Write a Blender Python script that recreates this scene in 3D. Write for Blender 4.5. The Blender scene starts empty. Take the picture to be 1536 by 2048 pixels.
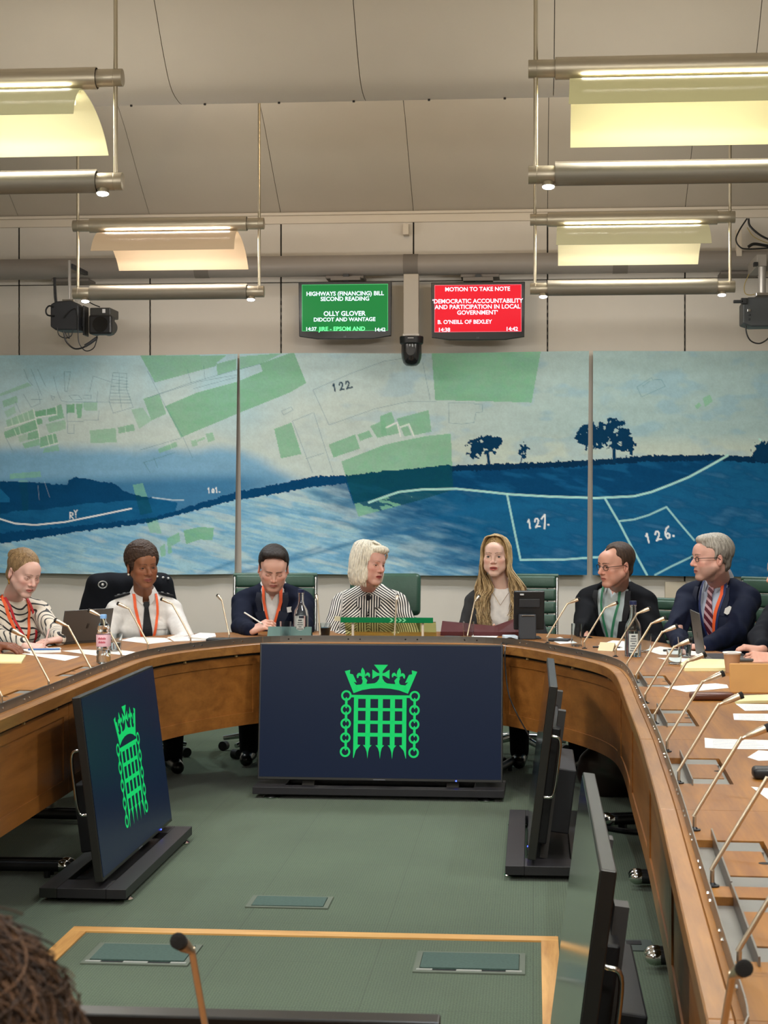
import bpy, bmesh, math, random
import numpy as np
from mathutils import Vector, Matrix, noise as mnoise
from mathutils.bvhtree import BVHTree
random.seed(7); np.random.seed(7)
S = bpy.context.scene
COL = S.collection
PI = math.pi

# ---------------------------------------------------------------- camera
F, CX, CY = 3500.0, 768.0, 1024.0           # focal length in pixels of the 1536 x 2048 frame
YAW, PITCH, CAMH = math.radians(4.88), math.radians(0.344), 1.46
cam_d = bpy.data.cameras.new('camera'); cam = bpy.data.objects.new('camera', cam_d); COL.objects.link(cam)
cam.location = (0, 0, CAMH)
cam.rotation_euler = (PI/2 - PITCH, 0, YAW)
cam_d.sensor_fit = 'VERTICAL'; cam_d.sensor_height = 36.0; cam_d.sensor_width = 27.0
cam_d.lens = F/2048*36.0
cam_d.clip_start = 0.05; cam_d.clip_end = 60
S.camera = cam
cam_d.dof.use_dof = True; cam_d.dof.focus_distance = 9.2; cam_d.dof.aperture_fstop = 20
# ---------------------------------------------------------------- world, exposure
wd = bpy.data.worlds.new('world'); S.world = wd; wd.use_nodes = True
wd.node_tree.nodes['Background'].inputs[0].default_value = (0.95, 0.96, 1.0, 1)
wd.node_tree.nodes['Background'].inputs[1].default_value = 0.25
S.view_settings.view_transform = 'Standard'; S.view_settings.look = 'None'
S.view_settings.gamma = 1.0; S.view_settings.use_curve_mapping = False
S.view_settings.exposure = 0.92
LAMP_W, SPOT_W = 13.0, 34.0                 # watts of each hanging lamp and each little downlight

# ---------------------------------------------------------------- view rays (used to read positions off the plan)
_f = Vector((-math.sin(YAW)*math.cos(PITCH), math.cos(YAW)*math.cos(PITCH), -math.sin(PITCH)))
_r = Vector((math.cos(YAW), math.sin(YAW), 0)); _u = _r.cross(_f)
CO = Vector((0, 0, CAMH))
def ray(px, py): return _f + _r*((px-CX)/F) + _u*((CY-py)/F)
def at_z(px, py, z=0.745):
    d = ray(px, py); return CO + d*((z-CAMH)/d.z)
def at_y(px, py, Y):
    d = ray(px, py); return CO + d*(Y/d.y)
def at_d(px, py, D): return CO + ray(px, py)*D
def proj(p):
    q = Vector(p)-CO; k = q.dot(_f); return (CX+F*q.dot(_r)/k, CY-F*q.dot(_u)/k)

# ---------------------------------------------------------------- colours and materials
def lin(c):
    if isinstance(c, str):
        c = c.lstrip('#'); c = [int(c[i:i+2], 16) for i in (0, 2, 4)]
    return tuple(((v/255)/12.92 if v/255 <= 0.04045 else ((v/255+0.055)/1.055)**2.4) for v in c)
MATS = {}
def mat(name, col, rough=0.6, metal=0.0, var=0.0, vscale=20, bump=0.0, bscale=60, spec=0.5, coat=0.0,
        trans=0.0, ior=1.45, emit=None, estr=1.0, alpha=1.0, sheen=0.0, stretch=(1, 1, 1), attr=None, sss=0.0):
    if name in MATS: return MATS[name]
    m = bpy.data.materials.new(name); m.use_nodes = True; nt = m.node_tree; N = nt.nodes; L = nt.links
    b = N['Principled BSDF']; c = lin(col) if isinstance(col, str) or max(col) > 1.0 else tuple(col)
    b.inputs['Base Color'].default_value = (*c, 1); b.inputs['Roughness'].default_value = rough
    b.inputs['Metallic'].default_value = metal; b.inputs['Specular IOR Level'].default_value = spec
    b.inputs['Coat Weight'].default_value = coat; b.inputs['Coat Roughness'].default_value = 0.15
    b.inputs['Transmission Weight'].default_value = trans; b.inputs['IOR'].default_value = ior
    b.inputs['Alpha'].default_value = alpha; b.inputs['Sheen Weight'].default_value = sheen
    if sss:
        b.inputs['Subsurface Weight'].default_value = sss; b.inputs['Subsurface Radius'].default_value = (0.012, 0.004, 0.002)
        b.inputs['Subsurface Scale'].default_value = 1.0
    if emit is not None:
        b.inputs['Emission Color'].default_value = (*(lin(emit) if isinstance(emit, str) else emit), 1); b.inputs['Emission Strength'].default_value = estr
    tc = N.new('ShaderNodeTexCoord'); mp = N.new('ShaderNodeMapping'); mp.inputs['Scale'].default_value = stretch
    L.new(tc.outputs['Object'], mp.inputs[0])
    src = None
    if attr:
        a = N.new('ShaderNodeAttribute'); a.attribute_name = attr; src = a.outputs['Color']
    if var:
        n = N.new('ShaderNodeTexNoise'); n.inputs['Scale'].default_value = vscale; n.inputs['Detail'].default_value = 5
        L.new(mp.outputs[0], n.inputs['Vector'])
        h = N.new('ShaderNodeMapRange'); h.inputs['From Min'].default_value = 0.3; h.inputs['From Max'].default_value = 0.7
        h.inputs['To Min'].default_value = 1-var; h.inputs['To Max'].default_value = 1+var
        L.new(n.outputs['Fac'], h.inputs['Value'])
        v = N.new('ShaderNodeVectorMath'); v.operation = 'SCALE'
        if src: L.new(src, v.inputs[0])
        else: v.inputs[0].default_value = c
        L.new(h.outputs[0], v.inputs['Scale']); src = v.outputs[0]
    if src: L.new(src, b.inputs['Base Color'])
    if bump:
        n2 = N.new('ShaderNodeTexNoise'); n2.inputs['Scale'].default_value = bscale; n2.inputs['Detail'].default_value = 4
        L.new(mp.outputs[0], n2.inputs['Vector'])
        bp = N.new('ShaderNodeBump'); bp.inputs['Strength'].default_value = min(1, bump); bp.inputs['Distance'].default_value = 0.004
        L.new(n2.outputs['Fac'], bp.inputs['Height']); L.new(bp.outputs[0], b.inputs['Normal'])
    MATS[name] = m; return m
def wood(name, c1, c2, axis='Y', rough=0.42, scale=1.0, coat=0.15):
    if name in MATS: return MATS[name]
    m = bpy.data.materials.new(name); m.use_nodes = True; N = m.node_tree.nodes; L = m.node_tree.links; b = N['Principled BSDF']
    tc = N.new('ShaderNodeTexCoord'); mp = N.new('ShaderNodeMapping')
    st = {'X': (0.7, 9, 9), 'Y': (9, 0.7, 9), 'Z': (9, 9, 0.7)}[axis]; mp.inputs['Scale'].default_value = [s*scale for s in st]
    L.new(tc.outputs['Object'], mp.inputs[0])
    n = N.new('ShaderNodeTexNoise'); n.inputs['Scale'].default_value = 2.2; n.inputs['Detail'].default_value = 8; n.inputs['Distortion'].default_value = 0.7
    L.new(mp.outputs[0], n.inputs['Vector'])
    n2 = N.new('ShaderNodeTexNoise'); n2.inputs['Scale'].default_value = 14; n2.inputs['Detail'].default_value = 3; L.new(mp.outputs[0], n2.inputs['Vector'])
    ad = N.new('ShaderNodeMath'); ad.operation = 'MULTIPLY_ADD'; ad.inputs[1].default_value = 0.35; L.new(n2.outputs['Fac'], ad.inputs[0]); L.new(n.outputs['Fac'], ad.inputs[2])
    cr = N.new('ShaderNodeValToRGB'); cr.color_ramp.elements[0].position = 0.42; cr.color_ramp.elements[1].position = 0.88
    cr.color_ramp.elements[0].color = (*lin(c1), 1); cr.color_ramp.elements[1].color = (*lin(c2), 1)
    L.new(ad.outputs[0], cr.inputs[0]); L.new(cr.outputs[0], b.inputs['Base Color'])
    b.inputs['Roughness'].default_value = rough; b.inputs['Coat Weight'].default_value = coat; b.inputs['Coat Roughness'].default_value = 0.25
    bp = N.new('ShaderNodeBump'); bp.inputs['Strength'].default_value = 0.15; bp.inputs['Distance'].default_value = 0.002
    L.new(n2.outputs['Fac'], bp.inputs['Height']); L.new(bp.outputs[0], b.inputs['Normal'])
    MATS[name] = m; return m

# ---------------------------------------------------------------- mesh building
def tag(o, label=None, cat=None, group=None, kind=None):
    if label: o['label'] = label
    if cat: o['category'] = cat
    if group: o['group'] = group
    if kind: o['kind'] = kind
    return o
def empty(name, loc=(0, 0, 0), rz=0, label=None, cat=None, group=None, kind=None):
    o = bpy.data.objects.new(name, None); o.empty_display_size = 0.1; COL.objects.link(o)
    o.location = loc; o.rotation_euler = (0, 0, rz); return tag(o, label, cat, group, kind)
def frame_of(d):
    d = Vector(d).normalized(); a = Vector((0, 0, 1)) if abs(d.z) < 0.9 else Vector((1, 0, 0))
    x = d.cross(a).normalized(); return x, d.cross(x).normalized()
class MB:
    def __init__(s): s.v = []; s.f = []
    def add(s, vs, fs, M=None):
        n = len(s.v); s.v += [tuple(M @ Vector(v)) if M is not None else tuple(v) for v in vs]; s.f += [tuple(i+n for i in f) for f in fs]; return s
    def box(s, c, d, M=None, R=None):
        x, y, z = [k/2 for k in d]; vs = [(-x, -y, -z), (x, -y, -z), (x, y, -z), (-x, y, -z), (-x, -y, z), (x, -y, z), (x, y, z), (-x, y, z)]
        if R is not None: vs = [tuple(R @ Vector(v)) for v in vs]
        vs = [(v[0]+c[0], v[1]+c[1], v[2]+c[2]) for v in vs]
        return s.add(vs, [(0, 3, 2, 1), (4, 5, 6, 7), (0, 1, 5, 4), (1, 2, 6, 5), (2, 3, 7, 6), (3, 0, 4, 7)], M)
    def span(s, a, b): return s.box([(a[i]+b[i])/2 for i in range(3)], [abs(b[i]-a[i]) for i in range(3)])
    def cyl(s, p, q, r, r2=None, n=16, cap=True):
        r2 = r if r2 is None else r2; p, q = Vector(p), Vector(q); x, y = frame_of(q-p)
        vs = [p+(x*math.cos(t)+y*math.sin(t))*r for t in [2*PI*i/n for i in range(n)]]+[q+(x*math.cos(t)+y*math.sin(t))*r2 for t in [2*PI*i/n for i in range(n)]]
        fs = [(i, (i+1) % n, n+(i+1) % n, n+i) for i in range(n)]
        if cap: fs += [tuple(range(n))[::-1], tuple(range(n, 2*n))]
        return s.add(vs, fs)
    def tube(s, pts, r, n=8, rs=None, cap=True, sx=1, sy=1):
        pts = [Vector(p) for p in pts]; rings = []; x = None
        for i, p in enumerate(pts):
            d = (pts[min(i+1, len(pts)-1)]-pts[max(i-1, 0)]).normalized()
            if x is None: x, y = frame_of(d)
            else:
                x = (x-d*x.dot(d)).normalized(); y = d.cross(x)
            rr = rs[i] if rs else r
            rings.append([p+(x*math.cos(2*PI*k/n)*sx+y*math.sin(2*PI*k/n)*sy)*rr for k in range(n)])
        vs = [v for R in rings for v in R]; m = len(pts)
        fs = [(i*n+k, i*n+(k+1) % n, (i+1)*n+(k+1) % n, (i+1)*n+k) for i in range(m-1) for k in range(n)]
        if cap: fs += [tuple(range(n))[::-1], tuple((m-1)*n+k for k in range(n))]
        return s.add(vs, fs)
    def lathe(s, prof, c=(0, 0, 0), n=20, M=None):
        vs = []; fs = []
        for (r, z) in prof: vs += [(c[0]+r*math.cos(2*PI*k/n), c[1]+r*math.sin(2*PI*k/n), c[2]+z) for k in range(n)]
        for i in range(len(prof)-1): fs += [(i*n+k, i*n+(k+1) % n, (i+1)*n+(k+1) % n, (i+1)*n+k) for k in range(n)]
        return s.add(vs, fs, M)
    def sphere(s, c, r, n=12, m=8, M=None):
        rr = r if hasattr(r, '__len__') else (r, r, r); vs = [(c[0], c[1], c[2]-rr[2])]; fs = []
        for i in range(1, m):
            t = PI*i/m-PI/2
            vs += [(c[0]+rr[0]*math.cos(t)*math.cos(2*PI*k/n), c[1]+rr[1]*math.cos(t)*math.sin(2*PI*k/n), c[2]+rr[2]*math.sin(t)) for k in range(n)]
        vs.append((c[0], c[1], c[2]+rr[2])); e = len(vs)-1
        fs += [(0, 1+(k+1) % n, 1+k) for k in range(n)]
        for i in range(m-2): fs += [(1+i*n+k, 1+i*n+(k+1) % n, 1+(i+1)*n+(k+1) % n, 1+(i+1)*n+k) for k in range(n)]
        fs += [(e, e-n+k, e-n+(k+1) % n) for k in range(n)]
        return s.add(vs, fs, M)
    def prism(s, poly, a, b, axis='z', M=None):
        """poly: list of 2-D points; extruded between a and b along axis"""
        n = len(poly); g = {'z': lambda p, h: (p[0], p[1], h), 'y': lambda p, h: (p[0], h, p[1]), 'x': lambda p, h: (h, p[0], p[1])}[axis]
        vs = [g(p, a) for p in poly]+[g(p, b) for p in poly]
        return s.add(vs, [tuple(range(n))[::-1], tuple(range(n, 2*n))]+[(i, (i+1) % n, n+(i+1) % n, n+i) for i in range(n)], M)
    def ribbon(s, L, R, th=0.002, nrm=None):
        """closed band between two polylines, thickened along nrm"""
        n = len(L); off = [Vector(nrm if nrm is not None else (0, 0, 1))*th]*n
        vs = [Vector(p) for p in L]+[Vector(p) for p in R]+[Vector(p)+o for p, o in zip(L, off)]+[Vector(p)+o for p, o in zip(R, off)]
        fs = []
        for i in range(n-1):
            fs += [(i, i+1, n+i+1, n+i), (2*n+i, 3*n+i, 3*n+i+1, 2*n+i+1), (i, 2*n+i, 2*n+i+1, i+1), (n+i, n+i+1, 3*n+i+1, 3*n+i)]
        fs += [(0, n, 3*n, 2*n), (n-1, 3*n-1, 4*n-1, 2*n-1)]
        return s.add(vs, fs)
    def mesh(s, name='m'):
        me = bpy.data.meshes.new(name); me.from_pydata([tuple(v) for v in s.v], [], s.f); me.validate(); return me
    def build(s, name, m=None, parent=None, smooth=False, world=False, bevel=0, seg=2, sub=0):
        me = s.mesh(name)
        if world and parent is not None:
            Mi = (Matrix.Translation(parent.location) @ parent.rotation_euler.to_matrix().to_4x4()).inverted(); me.transform(Mi)
        if m: me.materials.append(m)
        bm = bmesh.new(); bm.from_mesh(me); bmesh.ops.recalc_face_normals(bm, faces=bm.faces)
        if bevel:
            bmesh.ops.bevel(bm, geom=[e for e in bm.edges if len(e.link_faces) == 2 and e.calc_face_angle(0) > 0.6], offset=bevel, segments=seg, profile=0.5, affect='EDGES', clamp_overlap=True)
        bm.to_mesh(me); bm.free()
        if smooth:
            me.polygons.foreach_set('use_smooth', [True]*len(me.polygons))
            try: me.set_sharp_from_angle(angle=math.radians(40))
            except Exception: pass
        o = bpy.data.objects.new(name, me); COL.objects.link(o)
        if parent is not None: o.parent = parent
        if sub:
            md = o.modifiers.new('s', 'SUBSURF'); md.levels = sub; md.render_levels = sub
        return o
def copy_tree(o, parent=None):
    c = o.copy(); COL.objects.link(c); c.parent = parent
    for ch in list(o.children): copy_tree(ch, c)
    return c
def area(name, loc, size, size_y, power, col, rot=(0, 0, 0), parent=None, spread=PI):
    l = bpy.data.lights.new(name, 'AREA'); l.shape = 'RECTANGLE'; l.size = size; l.size_y = size_y; l.energy = power; l.color = col; l.spread = spread
    o = bpy.data.objects.new(name, l); COL.objects.link(o); o.location = loc; o.rotation_euler = rot; o.parent = parent; return o
def spot(name, loc, power, col, ang=1.7, parent=None, rot=(0, 0, 0), size=0.02):
    l = bpy.data.lights.new(name, 'SPOT'); l.energy = power; l.color = col; l.spot_size = ang; l.spot_blend = 0.8; l.shadow_soft_size = size
    o = bpy.data.objects.new(name, l); COL.objects.link(o); o.location = loc; o.rotation_euler = rot; o.parent = parent; return o
def bez(p, n=12):
    """smooth curve through the points (Catmull-Rom)"""
    P = [Vector(q) for q in p]; P = [P[0]*2-P[1]]+P+[P[-1]*2-P[-2]]; out = []
    for i in range(1, len(P)-2):
        for k in range(n):
            t = k/n; a, b, c, d = P[i-1:i+3]
            out.append(0.5*((2*b)+(c-a)*t+(2*a-5*b+4*c-d)*t*t+(3*b-a-3*c+d)*t**3))
    return out+[P[-2]]
def text(name, s, size, loc, rot, m, parent, align='CENTER', bold=0.0, depth=0.0006, sx=1.0):
    cu = bpy.data.curves.new(name, 'FONT'); cu.body = s; cu.size = size; cu.align_x = align; cu.offset = bold; cu.extrude = depth; cu.resolution_u = 3
    o = bpy.data.objects.new(name, cu); COL.objects.link(o); o.location = loc; o.rotation_euler = rot; o.scale = (sx, 1, 1); o.parent = parent
    cu.materials.append(m)
    dg = bpy.context.evaluated_depsgraph_get(); me = bpy.data.meshes.new_from_object(o.evaluated_get(dg)); q = bpy.data.objects.new(name, me); COL.objects.link(q)
    q.location = loc; q.rotation_euler = rot; q.scale = (sx, 1, 1); q.parent = parent
    if not me.materials: me.materials.append(m)
    bpy.data.objects.remove(o); return q
# ================================================================ room
XL, XR, YB, YW = -5.2, 3.6, -3.2, 12.02
AX = -0.76
M_wall = mat('wall_paint', '#d3ccc2', 0.85, var=0.03, vscale=3)
M_gap = mat('dark_gap', '#2a2622', 0.9)
M_ceil = mat('ceiling_panel_paint', '#bdb3a4', 0.9, var=0.02, vscale=4, bump=0.1, bscale=200)
M_rail = mat('rail_paint', '#d6cbbb', 0.6)
M_steel = mat('brushed_steel', '#8f8a84', 0.38, metal=0.9, var=0.08, vscale=8, stretch=(1, 40, 40))
M_chrome = mat('chrome', '#d8d8d8', 0.12, metal=1.0)
M_black = mat('black_plastic', '#141416', 0.45)
M_dark = mat('dark_grey_plastic', '#2b2d31', 0.5)

# --- carpet
def carpet_mat():
    m = bpy.data.materials.new('green_carpet'); m.use_nodes = True; N = m.node_tree.nodes; L = m.node_tree.links; b = N['Principled BSDF']
    tc = N.new('ShaderNodeTexCoord')
    n1 = N.new('ShaderNodeTexNoise'); n1.inputs['Scale'].default_value = 160; n1.inputs['Detail'].default_value = 3; L.new(tc.outputs['Object'], n1.inputs[0])
    n2 = N.new('ShaderNodeTexNoise'); n2.inputs['Scale'].default_value = 2.2; n2.inputs['Detail'].default_value = 4; L.new(tc.outputs['Object'], n2.inputs[0])
    w = N.new('ShaderNodeTexWave'); w.wave_type = 'BANDS'; w.bands_direction = 'X'; w.inputs['Scale'].default_value = 34; w.inputs['Distortion'].default_value = 0.8; w.inputs['Detail Scale'].default_value = 6
    L.new(tc.outputs['Object'], w.inputs[0])
    mp = N.new('ShaderNodeMapping'); mp.inputs['Scale'].default_value = (2, 2, 2); L.new(tc.outputs['Object'], mp.inputs[0])
    br = N.new('ShaderNodeTexBrick'); br.offset = 0.0; br.inputs['Scale'].default_value = 1; br.inputs['Mortar Size'].default_value = 0.006; br.inputs['Brick Width'].default_value = 1; br.inputs['Row Height'].default_value = 1
    br.inputs['Color1'].default_value = (1, 1, 1, 1); br.inputs['Color2'].default_value = (.95, .95, .95, 1); br.inputs['Mortar'].default_value = (.8, .8, .8, 1)
    L.new(mp.outputs[0], br.inputs['Vector'])
    a = N.new('ShaderNodeMath'); a.operation = 'MULTIPLY_ADD'; a.inputs[1].default_value = 0.6; w2 = N.new('ShaderNodeMath'); w2.operation = 'MULTIPLY'; w2.inputs[1].default_value = .35; L.new(w.outputs['Fac'], w2.inputs[0]); a.inputs[1].default_value = 1.1; L.new(n1.outputs['Fac'], a.inputs[0]); L.new(w2.outputs[0], a.inputs[2])
    cr = N.new('ShaderNodeValToRGB'); cr.color_ramp.elements[0].position = 0.2; cr.color_ramp.elements[1].position = 1.25 if False else 1.0
    cr.color_ramp.elements[0].color = (*lin('#313e30'), 1); cr.color_ramp.elements[1].color = (*lin('#4f6049'), 1); L.new(a.outputs[0], cr.inputs[0])
    h = N.new('ShaderNodeMapRange'); h.inputs['From Min'].default_value = .3; h.inputs['From Max'].default_value = .7; h.inputs['To Min'].default_value = .9; h.inputs['To Max'].default_value = 1.08; L.new(n2.outputs['Fac'], h.inputs['Value'])
    v = N.new('ShaderNodeVectorMath'); v.operation = 'SCALE'; L.new(cr.outputs[0], v.inputs[0]); L.new(h.outputs[0], v.inputs['Scale'])
    v2 = N.new('ShaderNodeVectorMath'); v2.operation = 'MULTIPLY'; L.new(v.outputs[0], v2.inputs[0]); L.new(br.outputs['Color'], v2.inputs[1])
    L.new(v2.outputs[0], b.inputs['Base Color']); b.inputs['Roughness'].default_value = 0.95; b.inputs['Specular IOR Level'].default_value = 0.15; b.inputs['Sheen Weight'].default_value = 0.2
    bp = N.new('ShaderNodeBump'); bp.inputs['Strength'].default_value = 0.5; bp.inputs['Distance'].default_value = 0.003; L.new(a.outputs[0], bp.inputs['Height']); L.new(bp.outputs[0], b.inputs['Normal'])
    MATS['green_carpet'] = m; return m
M_carpet = carpet_mat()
fl = MB().span((XL-.2, YB-.2, -0.2), (XR+.2, YW+.3, 0)).build('floor', M_carpet); tag(fl, kind='structure')
M_oak = wood('oak_strip', '#b07a3c', '#e0ac66', 'X')
M_oaky = wood('oak_strip_along', '#b07a3c', '#e0ac66', 'Y')
# oak inlay framing the sunken carpet panel
for nm, a, b, m in (('trim_1', (-1.566, 5.81), (0.083, 5.872), M_oak), ('trim_2', (0.026, 2.9), (0.083, 5.809), M_oaky), ('trim_3', (-1.566, 2.9), (-1.508, 5.809), M_oaky)):
    tag(MB().span((a[0], a[1], -0.02), (b[0], b[1], 0.006)).build(nm, m), kind='structure')
tag(MB().span((-1.566, 5.872, 0), (0.083, 5.882, 0.004)).build('trim_4', M_gap), kind='structure')

# --- side and rear walls, baseboards
M_side = mat('side_wall_paint', '#d6d2ca', 0.85, var=0.03, vscale=3)
tag(MB().span((XL-.2, YB-.2, 0), (XL, YW+.2, 4.8)).build('wall_left', M_side), kind='structure')
tag(MB().span((XR, YB-.2, 0), (XR+.2, YW+.2, 4.8)).build('wall_right', M_side), kind='structure')
tag(MB().span((XL, YB-.2, 0), (XR, YB, 4.8)).build('wall_front', M_side), kind='structure')
wb = MB().span((XL, YW+0.02, 0), (XR, YW+.3, 4.8)).build('wall_back', M_gap); tag(wb, kind='structure')
seams = [at_y(px, 600, YW).x for px in (38, 300, 562, 827, 1095, 1370)]
sp = (seams[-1]-seams[0])/5
xs = [seams[0]-sp*k for k in (2, 1)][:2]+seams+[seams[-1]+sp*k for k in (1, 2)]
xs = sorted([x for x in xs if XL < x < XR]); xs = [XL]+xs+[XR]
ZT, ZJ = 3.38, 2.975                         # top rail, joint behind the pipe
for i in range(len(xs)-1):
    for z0, z1 in ((0.0, ZJ-.003), (ZJ+.003, ZT)):
        p = MB().span((xs[i]+.005, YW, z0), (xs[i+1]-.005, YW+.03, z1)).build('wall_panel', M_wall, wb, bevel=.002, seg=1)
# slotted uprights standing in the joints between the panels
M_slot = mat('upright_metal', '#4c463f', 0.5, metal=0.6)
for x in xs[1:-1]:
    b = MB().span((x-.004, YW+.004, .1), (x+.004, YW+.022, ZT))
    b.build('slotted_upright', mat('slot_black', '#16130f', .8), wb)
    b = MB()
    for k in range(44): b.span((x-.0045, YW+.0005, .7+k*.05), (x+.0045, YW+.006, .7+k*.05+.02))
    tag(b.build('upright_teeth', M_slot, wb), kind='stuff')
tag(MB().span((XL, YW-.012, ZT), (XR, YW+.03, ZT+.055)).build('trim_5', M_rail, bevel=.004), kind='structure')
tag(MB().span((XL, YW-.03, ZT+.055), (XR, YW+.03, ZT+.075)).build('trim_6', M_rail, bevel=.003), kind='structure')
tag(MB().span((XL, YW-.015, 0), (XR, YW+.0, .1)).build('baseboard_back', mat('baseboard_paint', '#6b6257', .6)), kind='structure')

# --- ceiling: far vault down to the wall, then a bellied canopy hanging in front, then more bays over the camera
def prof_far(): return [(YW, 3.455), (11.98, 3.47), (11.72, 3.62), (11.45, 3.79), (11.2, 3.94), (10.8, 4.12), (10.3, 4.27), (9.7, 4.36), (9.1, 4.40), (8.72, 4.40)]
def prof_belly(y0): return [(y0, 3.445), (y0-.03, 3.432), (y0-.12, 3.428), (y0-.24, 3.44), (y0-.33, 3.472), (y0-.42, 3.535), (y0-.52, 3.625), (y0-.66, 3.765), (y0-.85, 3.92), (y0-1.15, 4.08), (y0-1.6, 4.22), (y0-2.2, 4.31), (y0-2.9, 4.36), (y0-3.45, 4.37)]
bays = [('far', prof_far()), ('b', prof_belly(8.62)), ('b', prof_belly(5.12)), ('b', prof_belly(1.62)), ('b', prof_belly(-1.88)[:10])]
cl = MB().span((XL-.2, YB-.2, 4.55), (XR+.2, YW+.3, 4.8)).build('ceiling', M_gap); tag(cl, kind='structure')
def slab(prof, x0, x1, th=0.03):
    b = MB(); n = len(prof); pr = [Vector((0, p[0], p[1])) for p in prof]; off = []
    for i in range(n):
        d = (pr[min(i+1, n-1)]-pr[max(i-1, 0)]).normalized(); nrm = Vector((0, d.z, -d.y))
        if nrm.z < 0: nrm = -nrm
        off.append(pr[i]+nrm*th)
    vs = []
    for x in (x0, x1): vs += [(x, p.y, p.z) for p in pr]+[(x, p.y, p.z) for p in off]
    fs = []
    for i in range(n-1): fs += [(i, i+1, 2*n+i+1, 2*n+i), (n+i+1, n+i, 3*n+i, 3*n+i+1), (i, n+i, n+i+1, i+1), (2*n+i, 2*n+i+1, 3*n+i+1, 3*n+i)]
    fs += [(0, 2*n, 3*n, n), (n-1, 2*n-1, 4*n-1, 3*n-1)]
    return b.add(vs, fs)
def fine(prof, k=5): 
    q = bez([(0, a, b) for a, b in prof], k); return [(v.y, v.z) for v in q]
for bi, (kd, pf) in enumerate(bays):
    pf = fine(pf)
    for i in range(len(xs)-1):
        slab(pf, xs[i]+.0018, xs[i+1]-.0018).build('ceiling_panel', M_ceil, cl, smooth=True)
    bk = slab([(p[0], p[1]+.045) for p in pf], XL, XR, .02).build('ceiling_backing', M_gap, cl, smooth=True)
# upstand behind each belly closing to the vault above
for y0 in (8.62, 5.12, 1.62, -1.88):
    MB().span((XL, y0, 3.45), (XR, y0+.03, 4.5)).build('upstand', M_ceil, cl)
    b = MB()
    for k in range(24): b.cyl((XL+.25+k*.37, y0-.06, 3.420), (XL+.25+k*.37, y0-.06, 3.43), .006, n=8)
    tag(b.build('canopy_fixing', M_gap, cl), kind='stuff')

# --- horizontal pipe along the wall with its brackets
pz = at_y(768, 531, 11.85).z
pipe = empty('wall_pipe', (AX, 11.84, pz), label='thick grey horizontal pipe running across the wall above the two wall screens', cat='pipe')
M_pipe = mat('pipe_paint', '#938c86', 0.45, var=.03, vscale=5)
MB().cyl((XL+.01-AX, 0, 0), (XR-.01-AX, 0, 0), .071, n=40).build('barrel', M_pipe, pipe, smooth=True)
for px in (142, 690, 960, 1480):
    x = at_y(px, 555, 11.84).x-AX
    MB().span((x-.13, -.03, -.09), (x+.13, .17, -.07)).build('bracket', mat('bracket_grey', '#77706a', .6), pipe, bevel=.003)
for px in (405, 822, 1240):
    x = at_y(px, 545, 11.84).x-AX
    MB().lathe([(.0735, -.05), (.0735, .05)], n=40, M=Matrix.Translation((x, 0, 0)) @ Matrix.Rotation(PI/2, 4, 'Y')).build('clamp_ring', mat('bracket_grey', '#77706a', .6), pipe, smooth=True)
for px in (60, 300, 562, 830, 1090, 1370):
    x = at_y(px, 545, 11.84).x-AX
    MB().span((x-.02, .05, -.02), (x+.02, .18, .02)).build('bracket', mat('bracket_grey', '#77706a', .6), pipe)

# --- floor boxes
def floor_box(x0, x1, y0, y1, label, slots=True):
    r = empty('floor_box', ((x0+x1)/2, (y0+y1)/2, 0), label=label, cat='floor box')
    w, d = x1-x0, y1-y0; t = .018
    b = MB(); b.span((-w/2, -d/2, 0), (w/2, -d/2+t, .005)); b.span((-w/2, d/2-t, 0), (w/2, d/2, .005)); b.span((-w/2, -d/2+t, 0), (-w/2+t, d/2-t, .005)); b.span((w/2-t, -d/2+t, 0), (w/2, d/2-t, .005))
    b.build('frame', mat('floor_box_frame', '#5a6255', .6), r)
    MB().span((-w/2+t+.002, -d/2+t+(.028 if slots else .002), .001), (w/2-t-.002, d/2-t-.002, .007)).build('lid', mat('blue_green_carpet', '#42564f', .95, var=.15, vscale=120), r)
    if slots:
        MB().span((-w/2+t, -d/2+t, .0), (w/2-t, -d/2+t+.026, .002)).build('slot', M_black, r)
        for s in ((-1, 1) if w > .34 else ()): MB().span((s*w*.40-.025, -d/2+t+.001, .002), (s*w*.40+.025, -d/2+t+.018, .006)).build('lid_tab', mat('tab_grey', '#8d8f88', .5), r)
        MB().span((-.04, -d/2+t+.001, .002), (.04, -d/2+t+.018, .006)).build('lid_handle', mat('tab_grey', '#8d8f88', .5), r, bevel=.002)
    return r
def fbx(pxl, pxr, pyn, pyf, label, slots=True):
    a = at_z(pxl, pyn, 0); b = at_z(pxr, pyn, 0); c = at_z((pxl+pxr)/2, pyf, 0); floor_box(a.x, b.x, a.y, c.y, label, slots)
fbx(160, 378, 1929, 1889, 'carpet-lidded floor box with single small handle, left one inside the oak strip')
fbx(825, 1050, 1946, 1907, 'carpet-lidded floor box with black cable slots, right one inside the oak strip')
fbx(490, 657, 1816, 1794, 'flush plain carpeted floor box in front of the oak strip', False)
fb = at_z(1268, 1892, 0)
o = empty('floor_outlet', (fb.x, fb.y, 0), label='small black socket outlet in the carpet beside the right table panel', cat='floor outlet')
MB().span((-.06, -.07, 0), (.06, .07, .004)).build('plate', mat('outlet_plate', '#47504a', .6), o); MB().span((-.025, .0, .004), (.025, .05, .006)).build('socket', M_black, o)
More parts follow.
